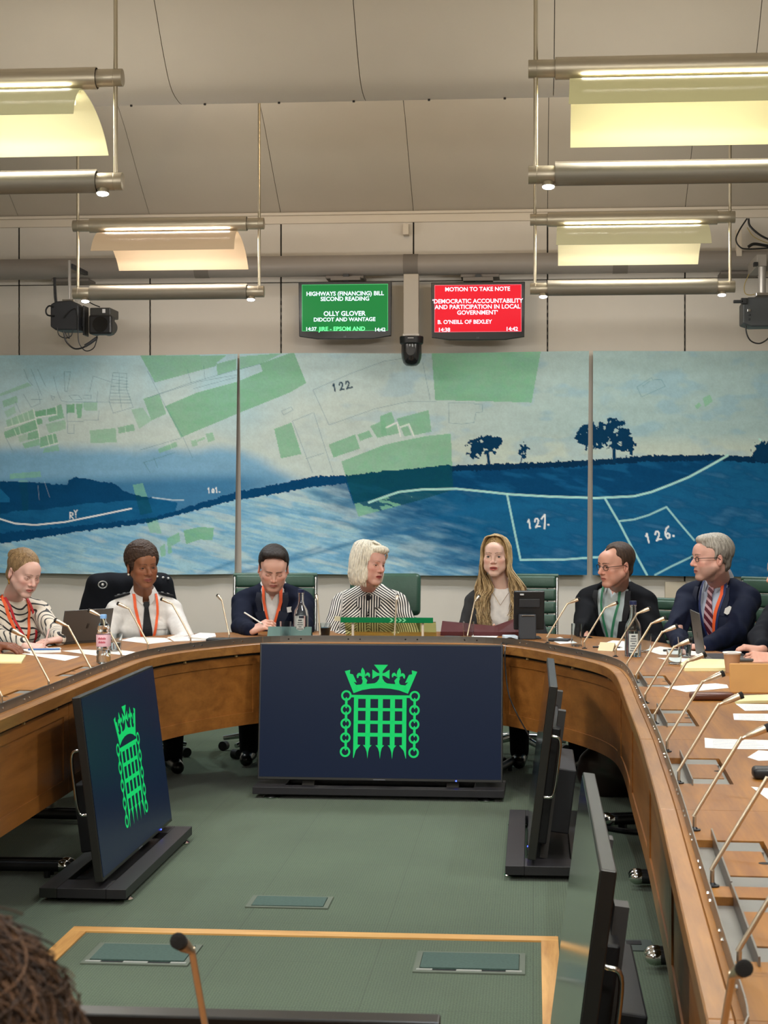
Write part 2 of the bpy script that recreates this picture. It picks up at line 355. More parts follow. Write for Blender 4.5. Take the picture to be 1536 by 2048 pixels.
# ================================================================ the three woven hangings
rng = np.random.RandomState(3)
def vnoise(x, y, sc, seed=0, octv=3):
    """smooth value noise on numpy arrays"""
    out = 0; amp = 1; tot = 0
    for o in range(octv):
        X = x/sc*(2**o)+seed*17.3+o*5.1; Y = y/sc*(2**o)+seed*9.7+o*3.3
        xi = np.floor(X).astype(int); yi = np.floor(Y).astype(int); fx = X-xi; fy = Y-yi; fx = fx*fx*(3-2*fx); fy = fy*fy*(3-2*fy)
        def h(a, b):
            n = (a*374761393+b*668265263+seed*1442695041) & 0x7fffffff; n = ((n ^ (n >> 13))*1274126177) & 0x7fffffff; return ((n ^ (n >> 16)) & 0xffff)/65535.0
        out = out+amp*((h(xi, yi)*(1-fx)+h(xi+1, yi)*fx)*(1-fy)+(h(xi, yi+1)*(1-fx)+h(xi+1, yi+1)*fx)*fy); tot += amp; amp *= .5
    return out/tot
def inpoly(x, y, P):
    r = np.zeros(x.shape, bool); n = len(P)
    for i in range(n):
        x1, y1 = P[i]; x2, y2 = P[(i+1) % n]
        if y1 == y2: continue
        c = ((y1 > y) != (y2 > y)) & (x < (x2-x1)*(y-y1)/(y2-y1)+x1); r ^= c
    return r
def segd(x, y, P):
    d = np.full(x.shape, 1e9)
    for (x1, y1), (x2, y2) in zip(P[:-1], P[1:]):
        dx, dy = x2-x1, y2-y1; L = dx*dx+dy*dy+1e-9; t = np.clip(((x-x1)*dx+(y-y1)*dy)/L, 0, 1)
        d = np.minimum(d, np.hypot(x-x1-t*dx, y-y1-t*dy))
    return d
def S2(crop, pts):                       # crop sheets used while tracing the cartoon
    ox, oy, s = crop; return [(ox+a/s, oy+b/s) for a, b in pts]
A5 = (0, 700, 3.84); A3 = (0, 680, 2.0); A4 = (768, 680, 2.0)
GREENS = [  # (polygon, strength)
 (S2(A3, [(560, 60), (905, 62), (868, 90), (864, 104), (620, 170)]), .75), (S2(A3, [(866, 96), (945, 75), (945, 118), (870, 141)]), .75),
 (S2(A3, [(960, 66), (1130, 52), (1050, 92), (960, 118)]), .7), (S2(A3, [(660, 265), (790, 210), (945, 168), (1050, 125), (1040, 95), (1175, 48), (1225, 172), (1160, 210), (965, 288), (725, 390)]), .85),
 (S2(A3, [(573, 235), (636, 215), (665, 295), (605, 322)]), .75), (S2(A3, [(525, 278), (570, 270), (606, 322), (556, 356)]), .5),
 (S2(A3, [(360, 362), (463, 352), (467, 410), (362, 412)]), .65), (S2(A3, [(472, 350), (533, 336), (540, 362), (474, 374)]), .75),
 (S2(A3, [(632, 436), (704, 407), (710, 426), (636, 453)]), .7), (S2(A3, [(763, 402), (786, 399), (792, 420), (770, 428)]), .6), (S2(A3, [(788, 400), (818, 388), (822, 396), (790, 408)]), .6), (S2(A3, [(823, 376), (851, 370), (860, 400), (833, 410)]), .65),
 (S2(A5, [(0, 335), (210, 250), (245, 272), (0, 356)]), .5), (S2(A5, [(18, 392), (130, 350), (137, 402), (30, 440)]), .6), (S2(A5, [(35, 475), (110, 430), (125, 482), (55, 520)]), .45),
 (S2(A5, [(45, 542), (255, 455), (270, 525), (60, 595)]), .6), (S2(A5, [(30, 630), (270, 535), (290, 605), (45, 680)]), .85), (S2(A5, [(265, 472), (350, 455), (355, 500), (275, 515)]), .95), (S2(A5, [(356, 455), (428, 438), (430, 490), (360, 502)]), .95),
 (S2(A5, [(432, 430), (470, 415), (492, 520), (375, 552), (370, 520), (430, 500)]), .8), (S2(A5, [(350, 570), (500, 535), (506, 605), (375, 641)]), .55), (S2(A5, [(277, 530), (320, 525), (325, 565), (285, 575)]), .9),
 (S2(A5, [(210, 640), (290, 615), (300, 675), (215, 692)]), .85), (S2(A5, [(305, 672), (425, 640), (446, 710), (310, 755)]), .85), (S2(A5, [(140, 665), (200, 642), (215, 690), (150, 710)]), .4), (S2(A5, [(170, 720), (300, 680), (306, 730), (190, 755)]), .7), (S2(A5, [(335, 757), (445, 725), (456, 772), (330, 790)]), .6),
 (S2(A5, [(512, 418), (575, 415), (575, 480), (510, 486)]), .95), (S2(A5, [(582, 415), (635, 410), (625, 520), (595, 522)]), .85), (S2(A5, [(643, 400), (748, 405), (746, 468), (643, 462)]), .55),
 (S2(A3, [(735, 762), (800, 748), (855, 752), (850, 800), (800, 798), (745, 816)]), .9), (S2(A3, [(675, 790), (716, 770), (722, 804), (686, 825)]), .75), (S2(A3, [(640, 828), (660, 815), (664, 862), (645, 868)]), .7), (S2(A3, [(668, 790), (678, 792), (690, 850), (674, 856)]), .8), (S2(A3, [(580, 715), (628, 712), (648, 775), (600, 770)]), .55),
 (S2(A3, [(1097, 356), (1166, 330), (1206, 456), (1124, 474)]), .8), (S2(A3, [(1314, 418), (1420, 378), (1440, 434), (1334, 470)]), .8), (S2(A3, [(1430, 378), (1476, 362), (1490, 386), (1440, 404)]), .8), (S2(A3, [(1480, 345), (1536, 320), (1560, 380), (1510, 392)]), .8),
 (S2(A4, [(-15, 305), (30, 287), (44, 328), (8, 350), (12, 378), (-10, 384)]), .8), (S2(A4, [(50, 315), (178, 280), (190, 366), (118, 382), (100, 338), (66, 350)]), .8), (S2(A4, [(68, 352), (96, 344), (110, 380), (82, 386)]), .8), (S2(A4, [(14, 352), (50, 336), (62, 372), (20, 382)]), .8),
 (S2(A3, [(1365, 486), (1536, 420), (1600, 405), (1700, 385), (1803, 374), (1812, 600), (1680, 640), (1434, 706), (1390, 570)]), .8),
 (S2(A4, [(190, 42), (628, 40), (590, 250), (205, 240)]), .85), (S2(A4, [(1243, 264), (1260, 250), (1270, 262), (1254, 278)]), .75), (S2(A4, [(1275, 232), (1304, 218), (1314, 246), (1284, 268)]), .75),
 (S2(A3, [(530, 580), (570, 572), (610, 690), (560, 700)]), .6), (S2(A3, [(40, 535), (160, 525), (165, 548), (40, 556)]), .6), (S2(A3, [(75, 560), (110, 560), (112, 680), (90, 685)]), .35)]
DLINES = [  # thin pencil-like outlines
 S2(A5, [(715, 200), (690, 320)]), S2(A5, [(715, 200), (850, 245)]), S2(A5, [(410, 200), (440, 320), (470, 390), (520, 400), (840, 398)]), S2(A5, [(750, 320), (745, 400)]),
 S2(A5, [(868, 175), (975, 180), (972, 300), (1022, 440), (870, 485), (838, 390), (868, 175)]), S2(A5, [(918, 178), (915, 320), (935, 455)]), S2(A5, [(492, 165), (542, 168), (515, 320), (498, 315), (492, 165)]),
 S2(A5, [(185, 150), (215, 230), (250, 270)]), S2(A5, [(240, 150), (300, 300), (320, 350)]), S2(A5, [(290, 150), (350, 280)]), S2(A5, [(180, 340), (240, 440), (310, 410), (290, 320)]), S2(A5, [(240, 380), (320, 380)]), S2(A5, [(390, 350), (420, 360), (405, 385), (390, 350)]),
 S2(A5, [(510, 415), (520, 640), (570, 640), (570, 570)]), S2(A5, [(640, 540), (755, 540), (760, 470)]), S2(A5, [(520, 550), (640, 550)]), S2(A5, [(120, 400), (155, 480)]), S2(A5, [(50, 680), (95, 770)]), S2(A5, [(530, 350), (600, 345), (630, 380), (560, 385), (530, 350)]), S2(A5, [(640, 350), (700, 345), (700, 375), (640, 372)]),
 S2(A3, [(620, 170), (590, 125), (660, 262), (735, 395), (770, 470)]), S2(A3, [(590, 232), (750, 175), (945, 120), (1045, 95)]), S2(A3, [(640, 215), (800, 165), (945, 140)]), S2(A3, [(750, 120), (765, 172)]), S2(A3, [(815, 105), (820, 155)]), S2(A3, [(725, 392), (560, 440)]), S2(A3, [(575, 490), (700, 450)]), S2(A3, [(575, 490), (600, 530)]), S2(A3, [(615, 470), (630, 510)]), S2(A3, [(775, 195), (940, 150)]),
 S2(A3, [(1252, 200), (1400, 135), (1536, 85), (1700, 60)]), S2(A3, [(1252, 200), (1316, 340), (1500, 275), (1640, 245), (1745, 245)]), S2(A3, [(1170, 325), (1255, 290), (1332, 532)]), S2(A3, [(1170, 325), (1250, 530)]), S2(A3, [(1225, 475), (1296, 452)]), S2(A3, [(1125, 285), (1165, 268), (1172, 280), (1135, 300), (1125, 285)]),
 S2(A4, [(155, 90), (185, 240)]), S2(A4, [(258, 252), (362, 252), (362, 256), (395, 258), (393, 288), (368, 290), (360, 330), (310, 336), (260, 332), (258, 252)]), S2(A4, [(1012, 188), (1070, 150), (1075, 160), (1110, 158), (1125, 185), (1030, 228), (1012, 188)]), S2(A4, [(1035, 185), (1062, 165)])]
for k in range(9): DLINES.append(S2(A5, [(866-k*3, 200+k*26), (975+k*4, 215+k*24)]))
WLINES = [  # (polyline, half width, strength)
 (S2(A3, [(-10, 712), (60, 734), (140, 740), (260, 728), (400, 700), (525, 674)]), 1.9, .95),
 (S2(A4, [(-60, 650), (0, 628), (60, 608), (150, 598), (290, 595), (400, 606), (500, 617), (660, 626), (850, 632), (1000, 625), (1070, 608), (1150, 577), (1220, 548), (1290, 510), (1375, 462)]), 2.9, .8),
 (S2(A4, [(492, 616), (515, 730), (546, 880), (720, 878), (860, 868)]), 2.7, .7), (S2(A4, [(885, 636), (940, 730), (1000, 845), (1052, 940)]), 2.7, .7), (S2(A4, [(945, 724), (1000, 718), (1060, 700), (1130, 668), (1180, 730), (1240, 800)]), 2.4, .65),
 (S2(A4, [(1085, 940), (1150, 905), (1240, 862)]), 2.4, .6), (S2(A4, [(1502, 396), (1545, 440)]), 2.4, .7), (S2(A3, [(610, 630), (690, 640), (735, 640)]), 1.4, .5),
 (S2(A4, [(8, 350), (52, 330), (66, 385)]), 1.6, .7), (S2(A4, [(66, 348), (100, 336), (120, 384)]), 1.6, .7),
 (S2(A5, [(255, 455), (290, 605), (305, 680)]), 1.1, .6), (S2(A5, [(430, 430), (436, 500)]), 1, .6), (S2(A5, [(275, 520), (430, 495)]), 1.2, .6), (S2(A5, [(40, 600), (270, 530)]), 1.2, .6), (S2(A5, [(110, 610), (130, 660)]), .9, .5), (S2(A5, [(145, 590), (160, 650)]), .9, .5), (S2(A5, [(360, 655), (380, 740)]), .9, .6), (S2(A5, [(400, 645), (415, 720)]), .9, .6), (S2(A5, [(310, 750), (450, 712)]), 1.1, .6), (S2(A5, [(170, 480), (190, 545)]), .8, .4), (S2(A5, [(210, 470), (225, 535)]), .8, .4), (S2(A5, [(130, 500), (150, 560)]), .8, .4), (S2(A5, [(85, 520), (100, 580)]), .8, .4),
 (S2(A5, [(1300, 700), (1320, 760)]), .7, .3), (S2(A5, [(960, 590), (968, 640)]), .7, .4), (S2(A5, [(290, 1040), (300, 1150)]), .6, .25), (S2(A5, [(340, 1010), (380, 1130)]), .6, .25)]
def glyphs():
    W, D = [], []
    def stroke(L, pts, ox, oy, sx, sy, rot, w):
        c, s_ = math.cos(rot), math.sin(rot)
        L.append(([(ox+(a*sx)*c-(b*sy)*s_, oy+(a*sx)*s_+(b*sy)*c) for a, b in pts], w))
    one = [(0, .25), (.22, 0), (.22, 1)]; two = [(0, .3), (.15, .02), (.45, 0), (.6, .25), (.45, .55), (0, 1), (.3, .9), (.7, .95)]
    six = [(.75, -.25), (.4, -.1), (.12, .3), (.05, .7), (.25, 1), (.55, .95), (.65, .65), (.45, .45), (.12, .6)]; seven = [(0, .1), (.6, -.35), (.5, .3), (.25, 1.3)]; zero = [(.3, .2), (.05, .5), (.1, .95), (.4, 1), (.55, .65), (.45, .3), (.3, .2)]
    def num(L, gl, x, y, h, rot, w, gap):
        for g in gl:
            if g == '.': L.append(([(x, y+h*.9), (x+.6, y+h*.9)], w*1.3)); continue
            stroke(L, g, x, y, h*.75, h, rot, w); x += gap*math.cos(rot); y += gap*math.sin(rot)
    num(D, [one, two, two, '.'], 665, 768, 15, -.18, 1.3, 13)
    num(W, [one, two, seven, '.'], 1055, 1040, 17, -.14, 1.4, 14)
    num(W, [one, two, six, '.'], 1291, 1068, 18, -.22, 1.5, 19)
    num(W, [one, zero, one, '.'], 416, 976, 10, -.05, .9, 7.5)
    for pts in ([(140, 1025), (140, 1037)], [(140, 1025), (146, 1026), (146, 1030), (140, 1031), (147, 1037)], [(149, 1021), (151.5, 1025), (155, 1020)], [(151.5, 1025), (152, 1030)], [(152, 1034), (152.6, 1034)]): W.append((pts, .9))
    return W, D
GW, GD = glyphs()
LB, LP, LH, LN, LM, LF, LG, LW_ = [np.array(lin(c)) for c in ('#a2c0c9', '#b9c3bc', '#5b95bb', '#0b4672', '#1b6796', '#8fb3c0', '#7fbb97', '#cfe0dc')]
def cartoon(x, y):
    """colour of the weave at design coordinates x, y"""
    def mix(a, b, t): return a*(1-t[:, None])+b*t[:, None]
    def ss(a, b, v): t = np.clip((v-a)/(b-a), 0, 1); return t*t*(3-2*t)
    n1 = vnoise(x, y, 130, 1); n2 = vnoise(x, y*2.2, 60, 2); n3 = vnoise(x, y, 9, 3, 2); nst = vnoise(x*1.0+y*.9, y*5-x*1.2, 60, 5, 4)
    top = mix(np.tile(LP, (x.size, 1)), LB, np.clip(1.25-(y-700)/120+(n1-.5)*1.6, 0, 1)*ss(1100, 200, x)+.25)
    grey = np.array(lin('#8fa9ab')); top = mix(top, grey, ss(650, 1300, x)*.85)
    pale = np.array(lin('#b3bdb1')); top = mix(top, pale, ss(800, 950, x)*ss(860, 900, y)*.7)
    hz_top = 880+8*(n2-.5)*2+ss(450, 640, x)*70
    haze = ss(0, 34, y-hz_top)*ss(700, 560, x); top = mix(top, LH, haze*.8); top = mix(top, LM, ss(940, 972, y+ (x-300)*.03)*ss(620, 440, x)*.75)
    top = mix(top, LH, np.clip((n2-.55)*4, 0, .5)*ss(420, 900, x)*.45)
    c = top
    # far hill on the left
    hx = [-60, 0, 60, 135, 137, 150, 180, 200, 225, 232, 245, 262, 285, 320, 350, 480]; hy = [962, 962, 964, 970, 960, 954, 957, 964, 966, 968, 980, 988, 992, 999, 1004, 1012]
    ht = np.interp(x, hx, hy)+(vnoise(x, y, 5, 8, 1)-.5)*3
    lowmix = mix(np.tile(LM, (x.size, 1)), LN, np.clip((nst-.35)*2, 0, 1)*.6)
    m = (y > ht) & (x < 480)
    base = np.where((y > 1012+(nst-.5)*10+ (150-x)*.1)[:, None], lowmix*.8+LN*.2, LN*.95+LM*.05)
    c = np.where((m & (y < np.interp(x, [0, 150, 300, 360], [1200, 1200, 1200, 990])))[:, None], base, c)
    m2 = m & (x < 20) & (y > 978) & (y < 1005); c = np.where((m2 & (x < (y-975)*.9))[:, None], LM, c)
    # hedgerow line rising to the right
    bu = np.interp(x, [-60, 0, 150, 300, 470, 482, 560, 625, 645, 700, 768, 903, 960, 1183, 1294, 1438, 1540], [1068, 1066, 1052, 1020+17, 985, 982, 968, 953, 952, 950, 942, 930, 929, 920, 911, 909, 915])+(vnoise(x, y, 4, 9, 2)-.5)*6
    bl = np.interp(x, [-60, 0, 150, 300, 470, 482, 620, 768, 900], [1092, 1087, 1065, 1030+15, 1000, 1000, 975, 958, 955])+(vnoise(x, y, 5, 10, 2)-.5)*5
    line = np.interp(x, [600, 690, 768, 843, 913, 968, 1018, 1098, 1193, 1268, 1303, 1343, 1378, 1413, 1456, 1540], [1040, 1012, 994, 979, 977.5, 983, 988, 993, 996, 992, 984, 968, 954, 935, 911, 890])
    fieldc = mix(np.tile(LF, (x.size, 1)), LH, np.clip((nst-.40)*3, 0, 1)*.6); fieldc = mix(fieldc, LH, np.clip((vnoise(x*1.1, y*9-x*2, 40, 33, 3)-.5)*5, 0, .5))
    fieldc = mix(fieldc, LP, np.clip((vnoise(x+y, y*6-x*1.5, 90, 12, 3)-.55)*4, 0, .45))
    deep = mix(np.tile(LM*.85, (x.size, 1)), LN, np.clip((nst-.45)*3.5, 0, 1)*.6); deep = mix(deep, LH, np.clip((nst-.6)*5, 0, 1)*.25)
    dk = ss(600, 950, x+(nst-.5)*260+(1060-y)*1.2); low = mix(fieldc, deep, dk)
    navy = mix(np.tile(LN, (x.size, 1)), LM, np.clip((nst-.5)*3, 0, .5))
    bw = (y > bl) & (x < 905); c = np.where(bw[:, None], low, c)
    mR = (x >= 690+(y-960)*.35) & (y > bu); c = np.where((mR & (y > line) )[:, None], low, c)
    c = np.where((mR & (y <= line) & (y > bu))[:, None], navy, c)
    c = np.where(((y > bu) & (y <= bl) & (x < 905))[:, None], LN*1.02, c)
    c = np.where(((y > bu) & (y < bu+12) & (x > 900))[:, None], np.array(lin('#0a3356')), c)
    # streaks of darker blue crossing the lower field
    for (pts, w, a) in (([(460, 1150), (620, 1110), (768, 1068), (860, 1060)], 7, .6), ([(482, 1125), (560, 1120), (640, 1095)], 6, .5), ([(400, 1150), (475, 1120)], 7, .5), ([(768, 1060), (950, 1020), (1080, 1010)], 12, .5)):
        d = segd(x, y, pts); c = mix(c, LM, np.clip(1-d/w, 0, 1)*a)
    lum = c @ np.array([.3, .6, .1])
    for P, a in GREENS:
        xs_ = [p[0] for p in P]; ys_ = [p[1] for p in P]
        i = np.where((x >= min(xs_)) & (x <= max(xs_)) & (y >= min(ys_)) & (y <= max(ys_)))[0]
        if not i.size: continue
        i = i[inpoly(x[i], y[i], P)]
        light = lum[i] > .16; tgt = np.where(light[:, None], LG*(.75+.25*(1-a)), np.array(lin('#0f5058'))); aa = np.where(light, a, a*.8)*(0.85+.3*n3[i])
        c[i] = c[i]*(1-aa[:, None])+tgt*aa[:, None]
    def lines(PL, w, col, a):
        xs_ = [p[0] for p in PL]; ys_ = [p[1] for p in PL]
        i = np.where((x >= min(xs_)-4) & (x <= max(xs_)+4) & (y >= min(ys_)-4) & (y <= max(ys_)+4))[0]
        if not i.size: return
        d = segd(x[i], y[i], PL); t = np.clip(w+.6-d, 0, 1)*a; c[i] = c[i]*(1-t[:, None])+col*t[:, None]
    for P in DLINES: lines(P, .45, np.array(lin('#4d7c8e')), .55)
    for P, w, a in WLINES: lines(P, w*.75, np.array(lin('#a9d6cc')) if w > 2 else np.array(lin('#dfe6df')), a)
    # trees standing on the skyline
    T = np.array(lin('#0b3a5e'))
    for (cx, cy, rx, ry, seed, den) in ((968, 890, 36, 22, 1, .53), (950, 897, 20, 20, 2, .53), (990, 885, 20, 14, 3, .53), (1048, 903, 15, 18, 4, .28), (1178, 872, 26, 26, 5, .53), (1215, 868, 46, 32, 6, .57), (1248, 888, 26, 24, 7, .5), (1520, 905, 17, 26, 8, .5), (1536, 900, 16, 22, 9, .5)):
        i = np.where((abs(x-cx) < rx*1.3) & (abs(y-cy) < ry*1.3))[0]
        if not i.size: continue
        rr = ((x[i]-cx)/rx)**2+((y[i]-cy)/ry)**2; v = vnoise(x[i], y[i], 8, 20+seed, 3)
        k = i[(rr < den*1.2+(v-.5)*2.6) & (rr < 1.3)]; c[k] = T
    for P, w in (([(975, 903), (978, 928)], 2.6), ([(1228, 900), (1229, 923)], 3.2), ([(1046, 905), (1042, 924)], 1), ([(1520, 920), (1521, 915)], 2)): lines(P, w, T, 1)
    for P, w in GW: lines(P, w, np.array(lin('#e9ece4')), .95)
    for P, w in GD: lines(P, w, np.array(lin('#123a52')), .95)
    k = (0.88+.14*vnoise(x, y*1.0, 2.2, 30, 2)+.10*(n3-.5)+.14*(vnoise(x*.5, y*2, 30, 41, 3)-.3))
    k = k*(.98+.42*np.clip(c @ np.array([.3, .6, .1])/.32, 0, 1)); return np.clip(c*k[:, None], 0, .9)
M_weave = mat('woven_wool', '#7090a0', 0.95, bump=0.5, bscale=420, attr='Col', spec=0.1)
_nt = M_weave.node_tree
def hanging(px0t, px1t, px0b, px1b, pyt, pyb, label):
    Y = 11.93; tl, tr, bl, br = at_y(px0t, pyt, Y), at_y(px1t, pyt, Y), at_y(px0b, pyb, Y), at_y(px1b, pyb, Y)
    zt, zb = 2.475, 0.958
    W = max(tr.x, br.x)-min(tl.x, bl.x); nx, nz = int(W/.0052), int((zt-zb)/.0052)
    u, v = np.meshgrid(np.linspace(0, 1, nx+1), np.linspace(0, 1, nz+1)); u = u.ravel(); v = v.ravel()
    X = (tl.x+(bl.x-tl.x)*v)*(1-u)+(tr.x+(br.x-tr.x)*v)*u; Z = zt+(zb-zt)*v
    wav = .006*np.sin(X*9+v*1.5)+.004*np.sin(X*23+1)*v+.012*np.minimum(1, (1-u)*W/.1)*0
    Yv = Y+wav*(.3+v)
    Z = Z+.004*np.sin(X*3.1+.5)
    # design coordinates: the flat cartoon the weaver worked from
    k = (X*_f.x+Y*_f.y+(Z-CAMH)*_f.z); px = CX+F*(X*_r.x+Y*_r.y)/k; py = CY-F*(X*_u.x+Y*_u.y+(Z-CAMH)*_u.z)/k
    col = cartoon(px, py)
    n = (nx+1)*(nz+1); me = bpy.data.meshes.new('weave')
    ii = np.arange(n).reshape(nz+1, nx+1); q = np.stack([ii[:-1, :-1], ii[1:, :-1], ii[1:, 1:], ii[:-1, 1:]], -1).reshape(-1, 4)
    X0, Y0, Z0 = (tl.x+tr.x)/2, Y, zt
    co = np.stack([X-X0, Yv-Y0, Z-Z0], 1).astype(np.float32)
    me.vertices.add(n); me.vertices.foreach_set('co', co.ravel()); me.loops.add(q.size); me.loops.foreach_set('vertex_index', q.ravel().astype(np.int32))
    me.polygons.add(len(q)); me.polygons.foreach_set('loop_start', np.arange(0, q.size, 4, dtype=np.int32)); me.update(); me.validate()
    ca = me.color_attributes.new('Col', 'FLOAT_COLOR', 'POINT'); ca.data.foreach_set('color', np.concatenate([col, np.ones((n, 1))], 1).astype(np.float32).ravel())
    me.materials.append(M_weave)
    r = empty('tapestry', (X0, Y0, Z0), label=label, cat='tapestry', group='woven landscape hangings on the wall')
    o = bpy.data.objects.new('woven_face', me); COL.objects.link(o); o.parent = r
    b = MB(); e = .012
    b.prism([(tl.x-X0+e, -e), (tr.x-X0-e, -e), (br.x-X0-e, zb-zt+e), (bl.x-X0+e, zb-zt+e)], .024, .06, 'y')
    b.build('backing', mat('linen_backing', '#b8a78c', .9), r)
    MB().cyl((tl.x-X0+.02, .035, -.03), (tr.x-X0-.02, .035, -.03), .012).build('hanging_rod', M_steel, r)
    return r
hanging(-150, 475, -150, 469, 708, 1150, 'left tapestry with small green field plots, a dark hill and the marks 101 and RY')
hanging(479, 1178, 483, 1174, 704, 1148, 'middle tapestry with green fields, the number 122 and the number 127')
hanging(1186, 1690, 1185, 1690, 698, 1150, 'right tapestry with a dark tree on the skyline and the number 126')
# ================================================================ hanging lamps
M_alu = mat('satin_aluminium', '#b5ab98', 0.42, metal=0.7, var=0.05, vscale=6, stretch=(1, 30, 30))
M_alu2 = mat('bronze_aluminium', '#8a8478', .55, metal=.45, var=.05, vscale=6, stretch=(1, 30, 30))
M_led = mat('led_lens', '#ffffff', 0.3, emit='#e6f0ff', estr=14)
def sheet(prof, x0, x1, th, slant=0.0):
    b = MB(); n = len(prof); vs = []
    for s in (0, 1):
        for i, (y, z) in enumerate(prof):
            t = i/(n-1); vs.append(((x0, x1)[s]+(slant*t if s else -slant*t), y, z))
    # offset copy for thickness
    o2 = []
    for i, (x, y, z) in enumerate(vs):
        k = i % n; a = prof[max(k-1, 0)]; c = prof[min(k+1, n-1)]; dy, dz = c[0]-a[0], c[1]-a[1]; L = math.hypot(dy, dz); o2.append((x, y-dz/L*th, z+dy/L*th))
    vs += o2; m = 2*n; fs = []
    for i in range(n-1): fs += [(i, i+1, n+i+1, n+i), (m+i, m+n+i, m+n+i+1, m+i+1), (i, m+i, m+i+1, i+1), (n+i, n+i+1, m+n+i+1, m+n+i)]
    fs += [(0, n, m+n, m), (n-1, m+n-1, m+2*n-1, 2*n-1)]
    return b.add(vs, fs)
def lamp(x0, x1, Y, label, warm, ztop, gcol, scol, lit=1.0):
    r = empty('hanging_lamp', ((x0+x1)/2, Y, 2.68), label=label, cat='ceiling lamp', group='twin-tube lamps hung from the ceiling')
    h = (x1-x0)/2; ZU = .395; Z0 = 2.68
    g = mat('lamp_glass_'+gcol[1:], gcol, 0.45, trans=0.0, emit=warm, estr=0.16*lit, spec=0.3)
    ms = mat('lamp_mesh_'+scol[1:], scol, 0.5, alpha=0.95, emit=warm, estr=0.10*lit)
    for nm, z, rb, mm in (('upper_tube', ZU, .042, M_alu), ('lower_tube', 0, .042, M_alu2)):
        q = MB().cyl((-h+.1, 0, z), (h-.1, 0, z), rb, n=36).build(nm, mm, r, smooth=True)
        for s in (-1, 1):
            e = MB().cyl((s*h, 0, z), (s*(h-.108), 0, z), .034, n=28); e.cyl((s*(h-.03), 0, z), (s*(h-.033), 0, z), .0348, n=28)
            e.build('end_cap', M_alu, q, smooth=True, bevel=.002)
            MB().cyl((s*(h-.1), 0, z), (s*(h-.106), 0, z), .039, n=28).build('dark_collar', M_gap, q)
    MB().span((-h+.1, -.004, .040), (h-.1, .004, .048)).build('top_fin', M_alu, r)
    for s in (-1, 1):
        MB().cyl((s*(h-.028), 0, 0), (s*(h-.028), 0, ztop-2.68), .0085, n=12).build('suspension_rod', mat('rod_metal', '#c8bda6', .3, metal=.9), r, smooth=True)
        sh = MB().cyl((s*(h-.075), -.008, -.03), (s*(h-.075), -.012, -.048), .02, .026, n=20).build('downlight', M_alu, r, smooth=True)
        MB().sphere((s*(h-.075), -.012, -.049), (.022, .022, .008), 18, 8).build('lens', M_led, sh, smooth=True)
        spot('downlight_beam', (s*(h-.075), -.012, -.062), SPOT_W, (.84, .93, 1.0), 2.5, r)
    top = [(-.004+.024*0, .350)]
    rear = bez([(0, -.015, .336), (0, .01, .353), (0, .07, .352), (0, .18, .333), (0, .29, .297), (0, .38, .25), (0, .45, .19)], 6)
    front = bez([(0, -.005, .352), (0, -.05, .345), (0, -.105, .312), (0, -.145, .270), (0, -.170, .225)], 6)
    sheet([(v.y, v.z) for v in rear], -h+.160, h-.160, .004, slant=-.006).build('white_glass', g, r, smooth=True)
    sheet([(v.y, v.z) for v in front], -h+.155, h-.155, .003, slant=.008).build('mesh_screen', ms, r, smooth=True)
    for s in (-.6, 0, .6): MB().cyl((s*h, 0, ZU-.03), (s*h, 0, .345), .004, n=8).build('glass_clip', M_alu, r)
    MB().cyl((-h+.2, .055, .318), (h-.2, .055, .318), .011, n=12).build('fluorescent_tube', mat('tube_glow_'+gcol[1:], '#ffffff', .4, emit=warm, estr=1.5*lit), r, smooth=True)
    wc = tuple(.12*a+.88*b for a, b in zip(lin(warm), (1.0, .985, .965)))
    area('lamp_glow', (0, .075, .325), 2*h-.4, .10, LAMP_W*.9*lit, wc, (0, 0, 0), r)
    area('lamp_uplight', (0, .03, .46), 2*h-.4, .06, LAMP_W*.52*lit, wc, (PI, 0, 0), r)
    area('wall_fill_light', (0, .475, .14), 2*h-.4, .14, LAMP_W*(.30 if Y > 9 else .95)*lit, wc, (math.radians(52), 0, 0), r)  # added area light clear of the glass, brightens the wall and upright surfaces
    area('front_fill_light', (0, -.03, .352), 2*h-.4, .03, LAMP_W*.5*lit, wc, (math.radians(100), 0, PI), r)  # added thin area light facing forward, fills upright surfaces
    return r
XA0, XA1, XB0, XB1 = -2.69, -1.56, -.02, 1.14
lamp(XA0, XA1, 10.08, 'far left twin-tube lamp with pinkish glow hanging before the wall', '#ffcf9c', 4.34, '#f1d9b8', '#b9aa93', .9)
lamp(XB0, XB1, 10.08, 'far right twin-tube lamp with cream glow hanging before the red wall screen', '#fff0bd', 4.34, '#efe4bd', '#b4b08c', .9)
lamp(XA0, XA1, 6.57, 'nearest left twin-tube lamp with yellow glow, cut off by the picture edge', '#fff2b8', 4.22, '#efe8be', '#a9a884', 1.0)
lamp(XB0, XB1, 6.57, 'nearest right twin-tube lamp with yellow glow, above the blonde woman', '#fff2b0', 4.22, '#efe6b4', '#a9a57c', 1.0)
for x0, x1 in ((XA0, XA1), (XB0, XB1)):
    for y in (3.07, -.43):
        lamp(x0, x1, y, 'twin-tube lamp hanging '+('above' if y > 2 else 'behind')+' the camera on the '+('left' if x0 < -1 else 'right')+' side', '#fff2c4', 4.2, '#efe8be', '#a9a884', 1.0)
# warm wash on the far vault, from an unseen spot behind the canopy edge
spot('vault_washer', (-.86, 8.9, 3.62), 26, (1, .72, .4), 2.0, None, (math.radians(115), 0, 0), .05)
